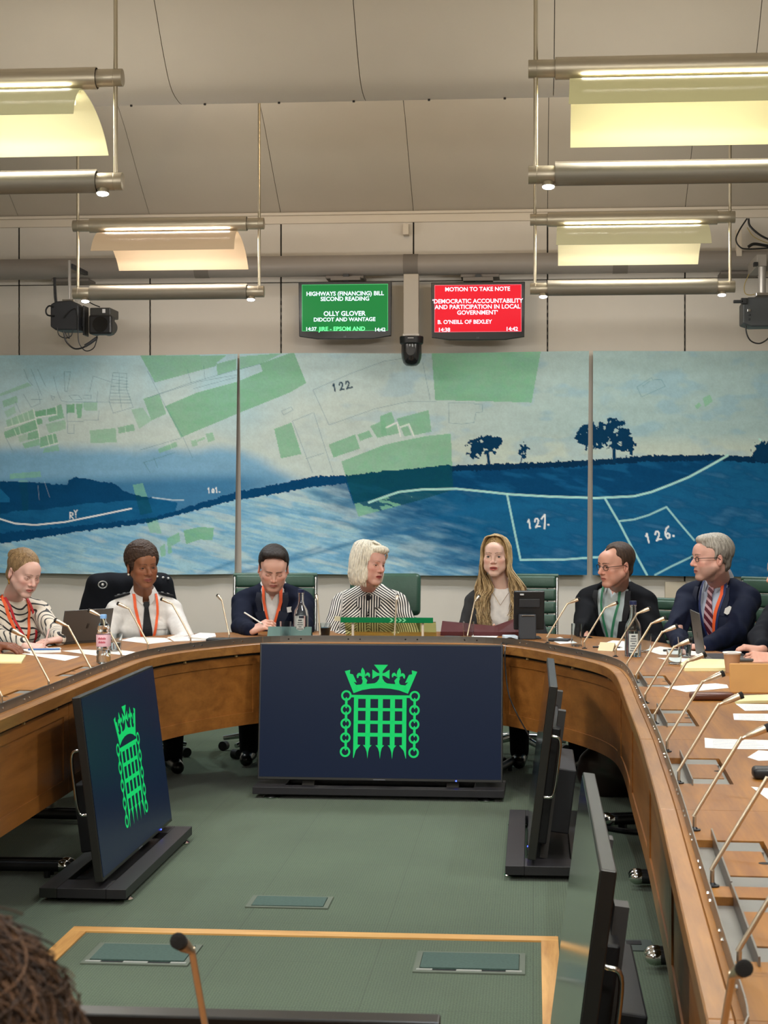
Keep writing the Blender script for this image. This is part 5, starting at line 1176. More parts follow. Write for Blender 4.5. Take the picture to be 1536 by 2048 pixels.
def drape(B, bv, name, line, w, col=None, off=.004, th=.002, m=None, step=.012, kind=None):
    """band of width w laid over the clothes along a front-view polyline of (x, z[, width])"""
    pts = []
    for a, b in zip(line[:-1], line[1:]):
        n = max(1, int(math.hypot(b[0]-a[0], b[1]-a[1])/step))
        for i in range(n): pts.append([a[k]+(b[k]-a[k])*i/n for k in range(len(a))])
    pts.append(list(line[-1])); L, Rr = [], []; last = -.2; ys = []
    for p in pts: last = hit(bv, p[0], p[1], off, last); ys.append(last)
    ys = [min(ys[max(0, i-1):i+2]) for i in range(len(ys))]
    for i, p in enumerate(pts):
        a = pts[max(0, i-1)]; c = pts[min(len(pts)-1, i+1)]; dx, dz = c[0]-a[0], c[1]-a[1]; l = math.hypot(dx, dz)+1e-9; ww = (p[2] if len(p) > 2 else w)/2
        nx, nz = -dz/l*ww, dx/l*ww
        yl, yr = hit(bv, p[0]+nx, p[1]+nz, off, ys[i]), hit(bv, p[0]-nx, p[1]-nz, off, ys[i])
        yl = ys[i]+max(-.02, min(.02, yl-ys[i])); yr = ys[i]+max(-.02, min(.02, yr-ys[i]))
        L.append((p[0]+nx, yl, p[1]+nz)); Rr.append((p[0]-nx, yr, p[1]-nz))
    b = MB().ribbon(L, Rr, th, (0, -1, 0)); o = b.build(name, m or mat('cloth_'+(col or 'x'), col, .7), B.r, smooth=False); return o
def collar(B, col, r=.060, hgt=.036, flap=.04, name='collar', gap=.25, m=None):
    C = B.C7; n = 26; L, T = [], []; 
    for i in range(n+1):
        a = -PI+gap+(2*PI-2*gap)*i/n; fr = abs(a)/(PI-gap); ca, sa = math.cos(a), math.sin(a); d = max(0, (fr-.72)/.28)
        ctr = C+Vector((0, -.012, 0)); z0 = .056-.044*fr
        T.append(ctr+Vector((sa*r*.95, ca*r*.95, z0+hgt*(1-.35*fr)))); L.append(ctr+Vector((sa*(r+.013+.012*d)*1.0, ca*(r+.014+.016*d), z0-flap*d)))
    b = MB().ribbon(L, T, .003, (0, 0, .001)); b2 = MB()
    # thicken radially
    L2 = [p+(p-C)*.05 for p in L]; T2 = [p+(p-C)*.05 for p in T]; b.ribbon(L2, T2, .001, (0, 0, .001))
    return b.build(name, m or mat('cloth_'+col, col, .7), B.r, smooth=True)
def lapels(B, bv, col, zb, wt=.055, top=.062, w=.045, m=None):
    ZS = B.arms[0][0].z; zt = ZS+.065
    for s in (-1, 1):
        zn = zb+(zt-zb)*.62
        drape(B, bv, 'lapel', [(s*.006, zb-.004, .012), (s*(wt*.35+.012), zb+(zt-zb)*.3, w*.8), (s*(wt*.72+.018), zn-.006, w*1.25), (s*(wt*.74+.016), zn, w*.55), (s*(wt+.008), zb+(zt-zb)*.84, w*.75), (s*(wt+.004), zt, w*.6)], w, col, .003, .004, m)
def glasses(B, col='#1a1718', w=.036, hh=.026):
    m = mat('glasses_frame_'+col[1:], col, .35); g = MB(); T = lambda v: tuple(B.toW(v)); z0 = .0
    for s in (-1, 1):
        pts = []
        for i in range(21):
            a = 2*PI*i/20; c, q = math.cos(a), math.sin(a); pts.append(T((s*.0335+w/2*math.copysign(abs(c)**.7, c), -.0965+abs(s*.0335+w/2*c)*.10, z0+hh/2*math.copysign(abs(q)**.75, q))))
        g.tube(pts, .0017, 6, cap=False); g.tube([T((s*.0525, -.092, z0+.006)), T((s*.072, -.075, z0+.007)), T((s*.0795, .0, z0+.006)), T((s*.0815, .014, z0-.004))], .0018, 6)
    g.tube([T((-.0155, -.0965, z0+.003)), T((0, -.099, z0+.006)), T((.0155, -.0965, z0+.003))], .0017, 6); return g.build('glasses', m, B.r, smooth=True)
M_orange = mat('lanyard_orange', '#f0602c', .6); M_red = mat('lanyard_red', '#c02830', .6)
# ================================================================ the nine people
V3 = Vector
# --- seated left: striped jumper
def P1():
    B = person('woman in striped jumper with fair hair tied back, writing at the left end', (47, 1146, 9.05), 50, 20, 4, (26, 9.2), .90, 38, .16,
        [dict(E=(-45, 1262, 8.95), W=(48, 1292, 8.62), hd=(1, -.1, -.1), hn=(.0, .3, -1), side=1, curl=.5, thumb=.3), dict(E=(104, 1262, 9.05), W=(118, 1279, 8.76), hd=(-.55, -.7, -.05), hn=(0, 0, -1), side=-1, curl=.35)],
        skin='#d8aea0', lip='#b0645c', brow='#6a503c', hair=('bun', '#6b5238', '#a5875f'), female=True, sw=.15, hk=dict(nose=1.15, wide=.96, lids=.7), look=(0, -.5), bulk=1.0)
    ph = lambda P: P[:, 2]+.06*np.sin(P[:, 0]*7+1)+.012*np.sin(P[:, 0]*31+P[:, 1]*20)+np.maximum(0, -P[:, 1]-.22)*.8+5
    m = stripes_mat('stripe_cream_black', '#d9cdbc', '#1c1a1c', 30, .27)
    o, bv = garment(B, 'striped_jumper', '#d9cdbc', .006, .0065, neck=.083, cuff=.93, phase=ph, m=m, wrinkle=.003)
    z = .90
    drape(B, [bv], 'lanyard', [(-.075, z+.075), (-.055, z-.02), (.01, z-.19), (.035, z-.26)], .017, m=M_orange); drape(B, [bv], 'lanyard', [(.06, z+.075), (.065, z-.03), (.045, z-.18), (.037, z-.26)], .014, m=M_orange, off=.004)
    drape(B, [bv], 'lanyard', [(-.06, z+.06), (-.02, z-.06), (.06, z-.2), (.075, z-.30)], .013, m=M_red, off=.008); drape(B, [bv], 'lanyard', [(.055, z+.07), (.095, z-.05), (.09, z-.2), (.078, z-.30)], .013, m=M_red, off=.008)
    e = MB(); c = B.toW((-.080, -.002, -.045)); e.tube([c+V3((0, 0, .008)), c, c+V3((.003, -.003, -.012)), c+V3((0, -.006, -.016))], .004, 8); e.build('earring', mat('gold', '#a8803c', .25, metal=1), B.r, smooth=True)
    # pen
    return B
B1 = P1()
# --- uniformed officer
def P2():
    B = person('uniformed officer in white shirt, black tie and epaulettes with short curly hair', (285, 1133, 9.5), 33, 6, -2, (288, 9.62), .885, 22, .14,
        [dict(E=(216, 1268, 9.45), W=(262, 1290, 9.22), hd=(1, -.2, 0), hn=(0, 0, -1), side=1), dict(E=(372, 1266, 9.5), W=(335, 1290, 9.2), hd=(-1, -.2, 0), hn=(0, 0, -1), side=-1)],
        skin='#8a5a40', lip='#8a4a42', brow='#1f1512', iris='#1a100a', hair=('afro', '#2a1c15', '#4b3527'), female=True, sw=.155, hk=dict(nose=1.3, lipf=1.35, lids=.25), bulk=1.0)
    z = .885; o, bv = garment(B, 'white_shirt', '#dedad6', .008, .0068, vcut=(z-.01, .028, z+.07), neck=.056, cuff=.95, wrinkle=.0035)
    collar(B, '#e6e2de', .058, .034, .045)
    drape(B, [bv], 'tie', [(0, z+.028, .026), (0, z+.012, .034), (.0, z-.004, .022), (.004, z-.12, .05), (.006, z-.30, .065)], .05, '#101014', off=.006, th=.005)
    drape(B, [bv], 'lanyard', [(-.062, z+.07), (-.06, z), (-.03, z-.14), (.0, z-.30)], .015, m=M_orange, off=.010); drape(B, [bv], 'lanyard', [(.06, z+.07), (.062, z-.04), (.035, z-.18), (.005, z-.30)], .013, m=M_orange, off=.010)
    for s in (-1, 1):
        e = MB(); e.box((0, 0, 0), (.085, .045, .008)); o = e.build('epaulette', mat('epaulette_black', '#121216', .7), B.r, bevel=.003); q_ = bv.ray_cast(Vector((s*.12, B.Ls(z)-.002, 2)), Vector((0, 0, -1)))[0]; o.location = (s*.12, B.Ls(z)-.002, q_.z+.012); o.rotation_euler = (0, s*.22, 0)
        for dx in (-.02, .012): k = MB().cyl((dx, 0, .004), (dx, 0, .008), .008, n=12).build('rank_badge', mat('badge_silver', '#cfcfcf', .3, metal=.9), o)
    drape(B, [bv], 'breast_pocket', [(.045, z-.12), (.115, z-.12)], .006, '#cfcac6', off=.004); drape(B, [bv], 'breast_pocket', [(.08, z-.12), (.08, z-.20)], .07, '#dedad6', off=.003)
    drape(B, [bv], 'name_badge', [(.085, z-.185), (.125, z-.185)], .02, '#3a3a3e', off=.008)
    c = B.toW((-.080, -.0, -.040)); MB().sphere(c, .006, 10, 8).build('earring', mat('pearl', '#e8e0d0', .2), B.r, smooth=True)
    return B
B2 = P2()
# --- navy suit, writing
def P3():
    B = person('dark-haired man in navy suit and open white shirt looking down and writing', (547, 1137, 9.72), 10, 25, 2, (546, 9.92), .915, 4, .17,
        [dict(E=(480, 1262, 9.72), W=(503, 1262, 9.42), hd=(.75, -.25, .35), hn=(.5, .4, -.6), side=1, curl=.75, thumb=.55), dict(E=(622, 1255, 9.75), W=(585, 1275, 9.4), hd=(-1, -.2, 0), hn=(0, 0, -1), side=-1)],
        skin='#d9a997', lip='#a8655c', brow='#2c211c', hair=('quiff', '#1f1815', '#3a2e28'), sw=.172, hk=dict(jaw=1.12, wide=1.04, lids=1.2, stubble=(lin('#9a6c5c'), .25)), look=(0, -.8), bulk=1.1)
    z = .915; sh, bs = garment(B, 'white_shirt', '#e2dfdc', -.002, .0065, vcut=(z-.02, .03, z+.07), neck=.052, arms=False, wrinkle=.002)
    o, bv = garment(B, 'navy_jacket', '#10162a', .012, .0072, vcut=(z-.24, .066, z+.075), neck=.068, cuff=.93, wrinkle=.0032)
    collar(B, '#e8e5e2', .060, .036, .05, gap=.5); lapels(B, [bv], '#131a30', z-.24, .07)
    drape(B, [bv, bs], 'lanyard', [(-.052, z+.07), (-.045, z-.02), (-.02, z-.14), (-.012, z-.22)], .015, m=M_orange, off=.004); drape(B, [bv, bs], 'lanyard', [(.05, z+.07), (.05, z-.02), (.02, z-.13), (-.008, z-.22)], .018, m=M_orange, off=.004)
    drape(B, [bv], 'name_sticker', [(.085, z-.065), (.135, z-.058)], .03, '#e8e6e4', off=.008); drape(B, [bv, bs], 'badge_card', [(-.03, z-.22), (.02, z-.24)], .045, '#e0dedc', off=.01)
    c, w = B.arms[0][1], B.arms[0][2]; k = (c-w).normalized(); MB().cyl(w+k*.012, w+k*.05, .033, .036, n=20).build('shirt_cuff', mat('cloth_#e8e5e2', '#e8e5e2', .7), B.r, smooth=True)
    return B
B3 = P3()
# --- white bob, striped blouse
def P4():
    B = person('white-haired woman in black and white striped blouse with a bow, turned to the right', (737, 1129, 9.78), 52, 4, 5, (740, 9.95), .905, 0, .10,
        [dict(E=(672, 1258, 9.85), W=(690, 1274, 9.55), hd=(1, -.2, 0), fat=1.1, hn=(0, 0, -1)), dict(E=(812, 1262, 9.9), W=(790, 1276, 9.62), hd=(-1, -.2, 0), fat=1.1, hn=(0, 0, -1))],
        skin='#d6a596', lip='#a85450', brow='#8a7060', hair=('bob', '#d9cfb8', '#f0eadb'), female=True, sw=.155, hk=dict(nose=1.1, lids=.3, mouth=.001), bulk=1.05)
    def ph(P):
        ax = np.abs(P[:, 0]); a = sm(.150, .157, ax); return (P[:, 2]*1.0+ax*.75)*(1-a)+(ax*1.25+P[:, 2]*.35+.30)*a+.006*np.sin(P[:, 2]*40)+5
    m = stripes_mat('stripe_black_white', '#e6dfd6', '#17151a', 62, .52)
    o, bv = garment(B, 'striped_blouse', '#e6dfd6', .009, .0065, neck=.058, cuff=.97, phase=ph, m=m, wrinkle=.003)
    z = .905; m2 = stripes_mat('stripe_bow', '#e6dfd6', '#17151a', 70, .6)
    for ln in ([(0, z+.015, .03), (-.045, z-.005, .05), (-.055, z-.04, .03)], [(0, z+.015, .03), (.045, z-.0, .05), (.05, z-.04, .03)], [(-.004, z+.01, .025), (-.03, z-.09, .045), (-.04, z-.19, .055)], [(.004, z+.01, .025), (.03, z-.1, .045), (.045, z-.19, .055)]):
        q = drape(B, [bv], 'bow_loop' if ln[-1][1] > z-.1 else 'bow_tail', ln, .04, off=.012, th=.006, m=m2)
        ca = q.data.color_attributes.new('Col', 'FLOAT_COLOR', 'POINT')
        for i, v in enumerate(q.data.vertices): ca.data[i].color = (v.co.x*1.0+5, 0, 0, 1)
    MB().sphere((0, hit([bv], 0, z+.012, .016), z+.012), (.015, .012, .017), 12, 8).build('bow_knot', mat('cloth_#17151a', '#17151a', .7), B.r, smooth=True)
    # strands
    T, Cc = [], []; rnd = random.Random(5)
    for i in range(230):
        a = rnd.uniform(-PI, PI); 
        if abs(a) > 2.35: a = math.copysign(rnd.uniform(1.3, 2.35), a)
        u = rnd.uniform(0, 1); sa, ca = math.sin(a), math.cos(a)
        pts = [(sa*.03, ca*.03+.02, .135), (sa*.07, ca*.075+.018, .105+.008*u), (sa*.088, ca*.098+.018, .045), (sa*.093, ca*.098+.018, -.02), (sa*.090, ca*.094+.016, -.075), (sa*(.078-.02*u), ca*.082+.014, -.115-.012*u)]
        pts = [(x+rnd.gauss(0, .0015), y+rnd.gauss(0, .0015), q) for x, y, q in pts]
        T.append(([B.toW(v) for v in bez(pts, 3)], [.0042*(1-.75*k/15) for k in range(16)])); c = rnd.uniform(.86, 1.08); Cc.append([v*c for v in lin('#ece5d4')])
    for i in range(30):       # swept fringe
        u = i/29; pts = [(-.02+u*.02, -.03, .130), (.01+.02*u, -.075, .112-.01*u), (.045+.01*u, -.088, .082-.02*u), (.064, -.062, .055-.03*u)]
        T.append(([B.toW(v) for v in bez(pts, 5)], [.0045*(1-.7*k/15) for k in range(16)])); c = rnd.uniform(.9, 1.08); Cc.append([v*c for v in lin('#ece5d4')])
    P, Q, C = tubes_np(T, Cc, 5); np_mesh('hair_strands', [(P, Q, C)], M_hair, B.r)['kind'] = 'stuff'
    # striped cuff with watch on the worktop
    return B
B4 = P4()
# --- blonde woman speaking
def P5():
    B = person('long-haired blonde woman in grey blazer and white top, speaking', (992, 1113, 9.90), -8, 1, 0, (1003, 9.95), .915, -3, .06,
        [dict(E=(938, 1258, 9.95), W=(965, 1272, 9.66), hd=(.8, -.4, .1), hn=(0, -.4, .8), side=-1, curl=.6), dict(E=(1072, 1258, 9.95), W=(1040, 1272, 9.66), hd=(-.8, -.4, .1), hn=(0, -.4, .8), side=1, hand=False)],
        skin='#e2bcab', lip='#b8625c', brow='#5a4330', iris='#3c4a50', hair=('long', '#7a6040', '#c9a873'), female=True, sw=.148, hk=dict(mouth=.0035, nose=.95, wide=.95, jaw=.9), bulk=.95)
    z = .915; sh, bs = garment(B, 'white_top', '#e9e4e0', -.002, .0065, neck=.064, arms=False, wrinkle=.0022)
    o, bv = garment(B, 'grey_blazer', '#343435', .011, .007, vcut=(z-.36, .085, z+.075), neck=.075, cuff=.95, wrinkle=.0028)
    lapels(B, [bv], '#38383a', z-.36, .088, w=.05)
    g = MB(); g.tube([(s*.045*(1-abs(t)), hit([bv, bs], s*.045*(1-abs(t)), z+.03-.07*abs(t), .003), z+.03-.07*abs(t)) for s, t in [(-1, 0), (-1, .5), (-1, .98), (1, .98), (1, .5), (1, 0)]], .0011, 5); g.build('necklace', mat('gold', '#a8803c', .25, metal=1), B.r)
    T, Cc = [], []; rnd = random.Random(9); dark, mid, light = lin('#6e5739'), lin('#967b52'), lin('#dcc296')
    Hl = B.H; inv = B.RH
    for i in range(600):
        s = -1 if i % 2 else 1; u = rnd.uniform(0, 1); v = rnd.uniform(0, 1)     # u: front to back, v: depth in the fall
        y0 = -.055+.13*u
        p = [V3((s*.004, y0*.8, .128-.02*abs(u-.4))), V3((s*.045, y0-.01, .112-.01*u)), V3((s*.071, y0*.9, .058)), V3((s*(.073+.008*v), y0*.75-.0, -.01)), V3((s*(.074+.014*v), y0*.7-.008, -.075))]
        p = [inv @ q+Hl for q in p]
        # fall over the shoulder in body space
        x = s*(.062+.062*v+.012*math.sin(i)); yb = -.135-.03*(1-u)-.02*math.sin(v*3)
        wv = rnd.uniform(0, 6); L = rnd.uniform(.18, .29) if s < 0 else rnd.uniform(.14, .27)
        base = V3((x, 0, z+.06))
        for j, t in enumerate((0, .25, .5, .75, 1.0)):
            zz = base.z-L*t; xx = x+s*(.018*math.sin(t*PI)+.011*math.sin(wv+t*8)); yy = max(-.2, min(-.02, hit([bv, bs], xx, zz, .012+.022*(1-u)+.01*math.sin(wv+t*9), -.15)))
            if j == 0: yy = max(yy, -.12)
            p.append(V3((xx*(1-.12*t), yy, zz)))
        p = [q+V3((rnd.gauss(0, .0025), rnd.gauss(0, .0025), 0)) for q in p]; bp = bez(p, 3); m_ = len(bp)
        T.append((bp, [.0035*(1-.72*max(0, k/m_-.45)/.55) for k in range(m_)])); w = rnd.random(); c0 = np.array(mid)*(1-w)+np.array(light)*w if rnd.random() < .78 else np.array(dark)*(1-w*.5)+np.array(mid)*w*.5
        Cc.append(c0*rnd.uniform(.9, 1.1))
    P, Q, C = tubes_np(T, Cc, 5); np_mesh('hair_strands', [(P, Q, C)], M_hair, B.r)['kind'] = 'stuff'
    return B
B5 = P5()
# --- dark suit with glasses
def P6():
    B = person('man with receding brown hair, dark glasses and charcoal suit looking left', (1232, 1131, 9.42), -56, 6, 2, (1232, 9.62), .94, -24, .12,
        [dict(E=(1152, 1270, 9.5), W=(1180, 1296, 9.2), hd=(.9, -.3, 0), hn=(0, 0, -1), side=1), dict(E=(1304, 1268, 9.45), W=(1275, 1300, 9.15), hd=(-.9, -.3, 0), hn=(0, 0, -1), side=-1)],
        skin='#d4a08c', lip='#a8685c', brow='#3c2c22', hair=('balding', '#33261e', '#5a4334'), sw=.17, hk=dict(jaw=1.05, nose=1.15, lids=.2, stubble=(lin('#a07060'), .2)), look=(0, 0), bulk=1.08)
    z = .94; sh, bs = garment(B, 'pale_shirt', '#c3d0d2', -.002, .0065, vcut=(z+.0, .026, z+.07), neck=.054, arms=False, wrinkle=.003)
    o, bv = garment(B, 'charcoal_jacket', '#0c0d12', .013, .0072, vcut=(z-.40, .088, z+.075), neck=.070, cuff=.95, wrinkle=.0032)
    collar(B, '#d5dcdc', .060, .034, .045, gap=.4); lapels(B, [bv], '#101117', z-.40, .09); glasses(B)
    g = mat('lanyard_green', '#2f7a58', .6)
    drape(B, [bv, bs], 'lanyard', [(-.052, z+.065), (-.05, z-.04), (-.02, z-.2), (-.01, z-.30)], .013, m=g, off=.005); drape(B, [bv, bs], 'lanyard', [(.052, z+.065), (.05, z-.04), (.01, z-.2), (-.006, z-.30)], .013, m=g, off=.005)
    return B
B6 = P6()
# --- grey-haired man at right
def P7():
    B = person('grey-haired bearded man in navy suit, striped tie and orange lanyard, facing left', (1424, 1117, 8.92), -74, 2, 0, (1436, 9.08), .985, -36, .12,
        [dict(E=(1345, 1265, 8.85), W=(1362, 1292, 8.6), hd=(.6, -.4, .0), hn=(0, 0, -1), side=1), dict(E=(1492, 1272, 8.75), W=(1412, 1294, 8.45), hd=(-.9, .1, .0), hn=(0, 0, -1), side=-1)],
        skin='#d6a595', lip='#a06458', brow='#6c5a4c', hair=('grey', '#5e564e', '#c0bab0'), sw=.178, hk=dict(jaw=1.05, nose=1.1, stubble=(lin('#7a685c'), .45)), bulk=1.1)
    z = .985; sh, bs = garment(B, 'pale_blue_shirt', '#b9c2d4', -.002, .0065, vcut=(z+.0, .026, z+.07), neck=.054, arms=False, wrinkle=.002)
    o, bv = garment(B, 'navy_jacket', '#0f162c', .013, .0072, vcut=(z-.34, .080, z+.075), neck=.070, cuff=.95, wrinkle=.0035)
    collar(B, '#c5ccda', .060, .036, .05, gap=.4); lapels(B, [bv], '#121a33', z-.34, .085); glasses(B, '#2a2422', .034, .024)
    mt = bpy.data.materials.new('striped_tie'); mt.use_nodes = True; N = mt.node_tree.nodes; L = mt.node_tree.links; tc = N.new('ShaderNodeTexCoord'); w = N.new('ShaderNodeTexWave'); w.bands_direction = 'DIAGONAL'; w.inputs['Scale'].default_value = 14; w.inputs['Distortion'].default_value = 0; L.new(tc.outputs['Object'], w.inputs[0])
    cr = N.new('ShaderNodeValToRGB'); cr.color_ramp.interpolation = 'CONSTANT'; cr.color_ramp.elements[0].color = (*lin('#5c1f30'), 1); cr.color_ramp.elements[1].position = .62; cr.color_ramp.elements[1].color = (*lin('#c9a0a8'), 1); L.new(w.outputs['Fac'], cr.inputs[0]); L.new(cr.outputs[0], N['Principled BSDF'].inputs['Base Color']); N['Principled BSDF'].inputs['Roughness'].default_value = .5
    drape(B, [bs], 'tie', [(0, z+.035, .028), (0, z+.012, .036), (0, z-.006, .024), (0, z-.12, .052), (0, z-.33, .075)], .05, m=mt, off=.006, th=.006)
    drape(B, [bv, bs], 'lanyard', [(.062, z+.075), (.07, z+.0), (.045, z-.1), (.012, z-.30)], .017, m=M_orange, off=.006); drape(B, [bv, bs], 'lanyard', [(-.055, z+.07), (-.05, z-.05), (-.02, z-.2), (.0, z-.30)], .013, m=mat('lanyard_navy', '#1f2c5c', .6), off=.006); drape(B, [bv, bs], 'lanyard', [(.075, z+.065), (.085, z-.0), (.058, z-.12), (.02, z-.30)], .012, m=mat('lanyard_navy', '#1f2c5c', .6), off=.009)
    drape(B, [bv], 'pocket_square', [(.098, z-.10, .018), (.110, z-.08, .034), (.120, z-.062, .014)], .04, '#e0ddd8', off=.007)
    return B
B7 = P7()
# --- person cut by the right edge
def P8():
    B = person('person in navy top and orange lanyard with clasped hands at the right edge', (1578, 1146, 8.3), -78, 6, 0, (1590, 8.42), .93, -62, .14,
        [dict(E=(1505, 1262, 8.35), W=(1526, 1300, 8.06), hd=(-.95, .02, .12), hn=(.2, .1, -1), side=1, curl=.55, thumb=.3, sc=.95), dict(E=(1600, 1290, 7.9), W=(1545, 1318, 7.86), hd=(-.95, .12, .02), hn=(.1, .6, -.6), side=-1, curl=.6, thumb=.5, sc=.95)],
        skin='#cf9a86', lip='#a8685c', brow='#3c2c22', hair=('short', '#33261e', '#5a4334'), sw=.16, bulk=1.05)
    z = .93; o, bv = garment(B, 'navy_jumper', '#080b16', .010, .0072, neck=.062, cuff=.85, wrinkle=.003)
    drape(B, [bv], 'lanyard', [(-.06, z+.07), (-.065, z-.02), (-.02, z-.16), (.0, z-.27)], .017, m=M_orange, off=.008); drape(B, [bv], 'lanyard', [(.06, z+.07), (.06, z-.02), (.03, z-.16), (.006, z-.27)], .017, m=M_orange, off=.008)
    return B
B8 = P8()
# --- person cut by the left edge, only the hand and sleeve show
def P0():
    B = person('person in charcoal sleeve at the left edge, only a resting brown hand visible', (-190, 1110, 8.3), 60, 5, 0, (-200, 8.45), .92, 62, .16,
        [dict(E=(-150, 1250, 8.5), W=(-60, 1290, 8.0), hd=(1, 0, 0), hand=False), dict(E=(-90, 1262, 8.7), W=(-12, 1290, 8.32), hd=(1, -.25, -.05), hn=(0, .1, -1), side=-1, curl=.35, thumb=.2, sc=1.05)],
        skin='#7a4a34', lip='#6a3a32', brow='#1f1512', hair=('short', '#191310', '#2c211c'), sw=.17, bulk=1.1)
    garment(B, 'charcoal_jacket', '#2b2a2f', .012, .009, neck=.065, cuff=.92, wrinkle=.003)
    return B
B0 = P0()
# --- back of a curly head in the foreground
def P9():
    H = at_d(-155, 2275, 1.05)
    B = person('foreground person seen from behind, only the top of a curly brown head showing', (-155, 2275, 1.05), 176, 4, 0, (-150, .98), .80, 178, .05,
        [dict(E=V3((-.26, -.08, .62)), W=V3((-.1, -.3, .62)), hand=False), dict(E=V3((.26, -.08, .62)), W=V3((.1, -.3, .62)), hand=False)],
        skin='#c99a86', hair=('curly', '#2e1f16', '#5a3d2a'), sw=.16, legs=False)
    garment(B, 'dark_jumper', '#23242a', .01, .009, neck=.062, wrinkle=.003)
    T, Cc = [], []; rnd = random.Random(21)
    for i in range(2600):
        th = math.acos(rnd.uniform(-.35, 1)); ph = rnd.uniform(0, 2*PI); n = V3((math.sin(th)*math.cos(ph), math.sin(th)*math.sin(ph), math.cos(th)))
        p = V3((n.x*.088, n.y*.104+.02, n.z*.092+.040)); d = n.cross(V3((rnd.gauss(0, 1), rnd.gauss(0, 1), rnd.gauss(0, 1)))).normalized(); e = n.cross(d); rr = rnd.uniform(.012, .028); pts = []; t0 = rnd.uniform(0, 6)
        for k in range(11):
            a = t0+k*.30; pts.append(B.toW(p+n*(k*.0009+.002*math.sin(a*1.3))+d*(rr*math.cos(a)+k*.0016)+e*rr*math.sin(a)))
        T.append((pts, [.0015*(1-.6*k/10) for k in range(11)])); w = rnd.random()**1.6; Cc.append((np.array(lin('#2e1f16'))*(1-w)+np.array(lin('#6a4a32'))*w))
    P, Q, C = tubes_np(T, Cc, 4); np_mesh('hair_curls', [(P, Q, C)], M_hair, B.r)['kind'] = 'stuff'
    return B
B9 = P9()
# ================================================================ chairs
M_leather = mat('green_leather', '#2c4a3b', .42, var=.08, vscale=25, bump=.15, bscale=120, spec=.5)
M_pol = mat('polished_aluminium', '#c9c9c9', .18, metal=1.0)
def chair(x, y, rz, label, top=1.02, w=.48, smooth=False, group='green leather swivel chairs'):
    r = empty('swivel_chair', (x, y, 0), math.radians(rz), label=label, cat='chair', group=group)
    n = 7; zb = .50; tl = math.radians(9); hb = (top-zb)/math.cos(tl)
    def T(z): return Matrix.Translation((0, .235, zb)) @ Matrix.Rotation(-tl, 4, 'X') @ Matrix.Translation((0, 0, z))
    if smooth:
        for a, b_ in ((0, hb*.52), (hb*.53, hb)):
            b = MB(); b.box((0, 0, (b_-a)/2), (w, .07, b_-a-.006)); b.v = [tuple(T(a) @ V_) for V_ in [Vector(v) for v in b.v]]; b.build('back_cushion', M_leather, r, bevel=.028, seg=4, smooth=True)
    else:
        for i in range(n):
            h = hb/n; b = MB(); b.box((0, 0, h/2), (w-.03, .036, h-.004)); b.v = [tuple(T(i*h) @ Vector(v)) for v in b.v]; b.build('back_rib', M_leather, r, bevel=.013, seg=3, smooth=True)
        for s in (-1, 1):
            b = MB(); b.tube([T(z) @ Vector((s*(w/2-.008), .01+.0*z, 0)) for z in (-.06, hb*.5, hb)], .011, 10); b.build('side_rail', M_pol, r, smooth=True)
        b = MB(); b.cyl(T(hb) @ Vector((-w/2+.0, .01, .0)), T(hb) @ Vector((w/2, .01, 0)), .014, n=12); b.build('top_roll', M_leather, r, smooth=True)
    for i in range(6):
        b = MB(); b.box((0, -.235+i*.085, .455), (w-.03, .081, .045)); b.build('seat_rib', M_leather, r, bevel=.013, seg=3, smooth=True)
    MB().span((-.17, -.12, .40), (.17, .12, .43)).build('seat_frame', M_dark, r, bevel=.005)
    for s in (-1, 1):
        b = MB(); b.tube(bez([(s*(w/2+.005), .20, .47), (s*(w/2+.02), .22, .62), (s*(w/2+.02), .10, .645), (s*(w/2+.02), -.12, .64), (s*(w/2+.01), -.16, .55), (s*(w/2), -.10, .46)], 5), .010, 10); a = b.build('armrest', M_pol, r, smooth=True)
        MB().span((s*(w/2+.02)-.022, -.12, .65), (s*(w/2+.02)+.022, .14, .668)).build('arm_pad', M_leather, a, bevel=.006)
    MB().cyl((0, 0, .09), (0, 0, .41), .026, n=16).build('column', M_pol, r, smooth=True)
    for k in range(5):
        a = 2*PI*k/5+.3; d = Vector((math.cos(a), math.sin(a), 0))
        lg = MB(); lg.tube([d*.02+Vector((0, 0, .11)), d*.16+Vector((0, 0, .10)), d*.30+Vector((0, 0, .075))], .02, 10, rs=[.026, .02, .013]); q = lg.build('base_leg', M_pol, r, smooth=True)
        c = d*.30; t = Vector((-d.y, d.x, 0)); MB().cyl(c+t*-.02+Vector((0, 0, .0285)), c+t*.02+Vector((0, 0, .0285)), .0275, n=16).build('caster', M_black, q, smooth=True)
    return r
def chair_behind(B, label, back=.10, side=0.0, **k):
    R = B.r.rotation_euler.z; f = Vector((math.sin(R), -math.cos(R), 0)); s_ = Vector((math.cos(R), math.sin(R), 0)); p = Vector(B.r.location)-f*back+s_*side; return chair(p.x, p.y, math.degrees(R), label, **k)
chair_behind(B1, 'green swivel chair under the woman in the striped jumper', top=.93)
c2 = chair_behind(B2, 'green swivel chair hidden under the black uniform coat', back=.07, top=.97)
chair_behind(B3, 'ribbed green leather swivel chair behind the man writing', side=-.03, back=.06, top=1.02, w=.50)
chair_behind(B4, 'smooth dark green high-back chair behind the white-haired woman', side=.05, back=.04, top=1.035, w=.42, smooth=True)
chair_behind(B5, 'ribbed green leather swivel chair behind the blonde woman', side=.07, back=.06, top=1.02, w=.47)
chair_behind(B6, 'green swivel chair under the man in the charcoal suit', back=.02, side=.1, top=.90)
chair_behind(B7, 'green swivel chair behind the grey-haired man', back=.05, side=.10, top=1.04)
chair_behind(B8, 'green swivel chair under the person at the right edge', top=.93)
chair_behind(B0, 'green swivel chair under the person at the left edge', top=.93)
chair_behind(B9, 'green swivel chair under the foreground person', top=.85)
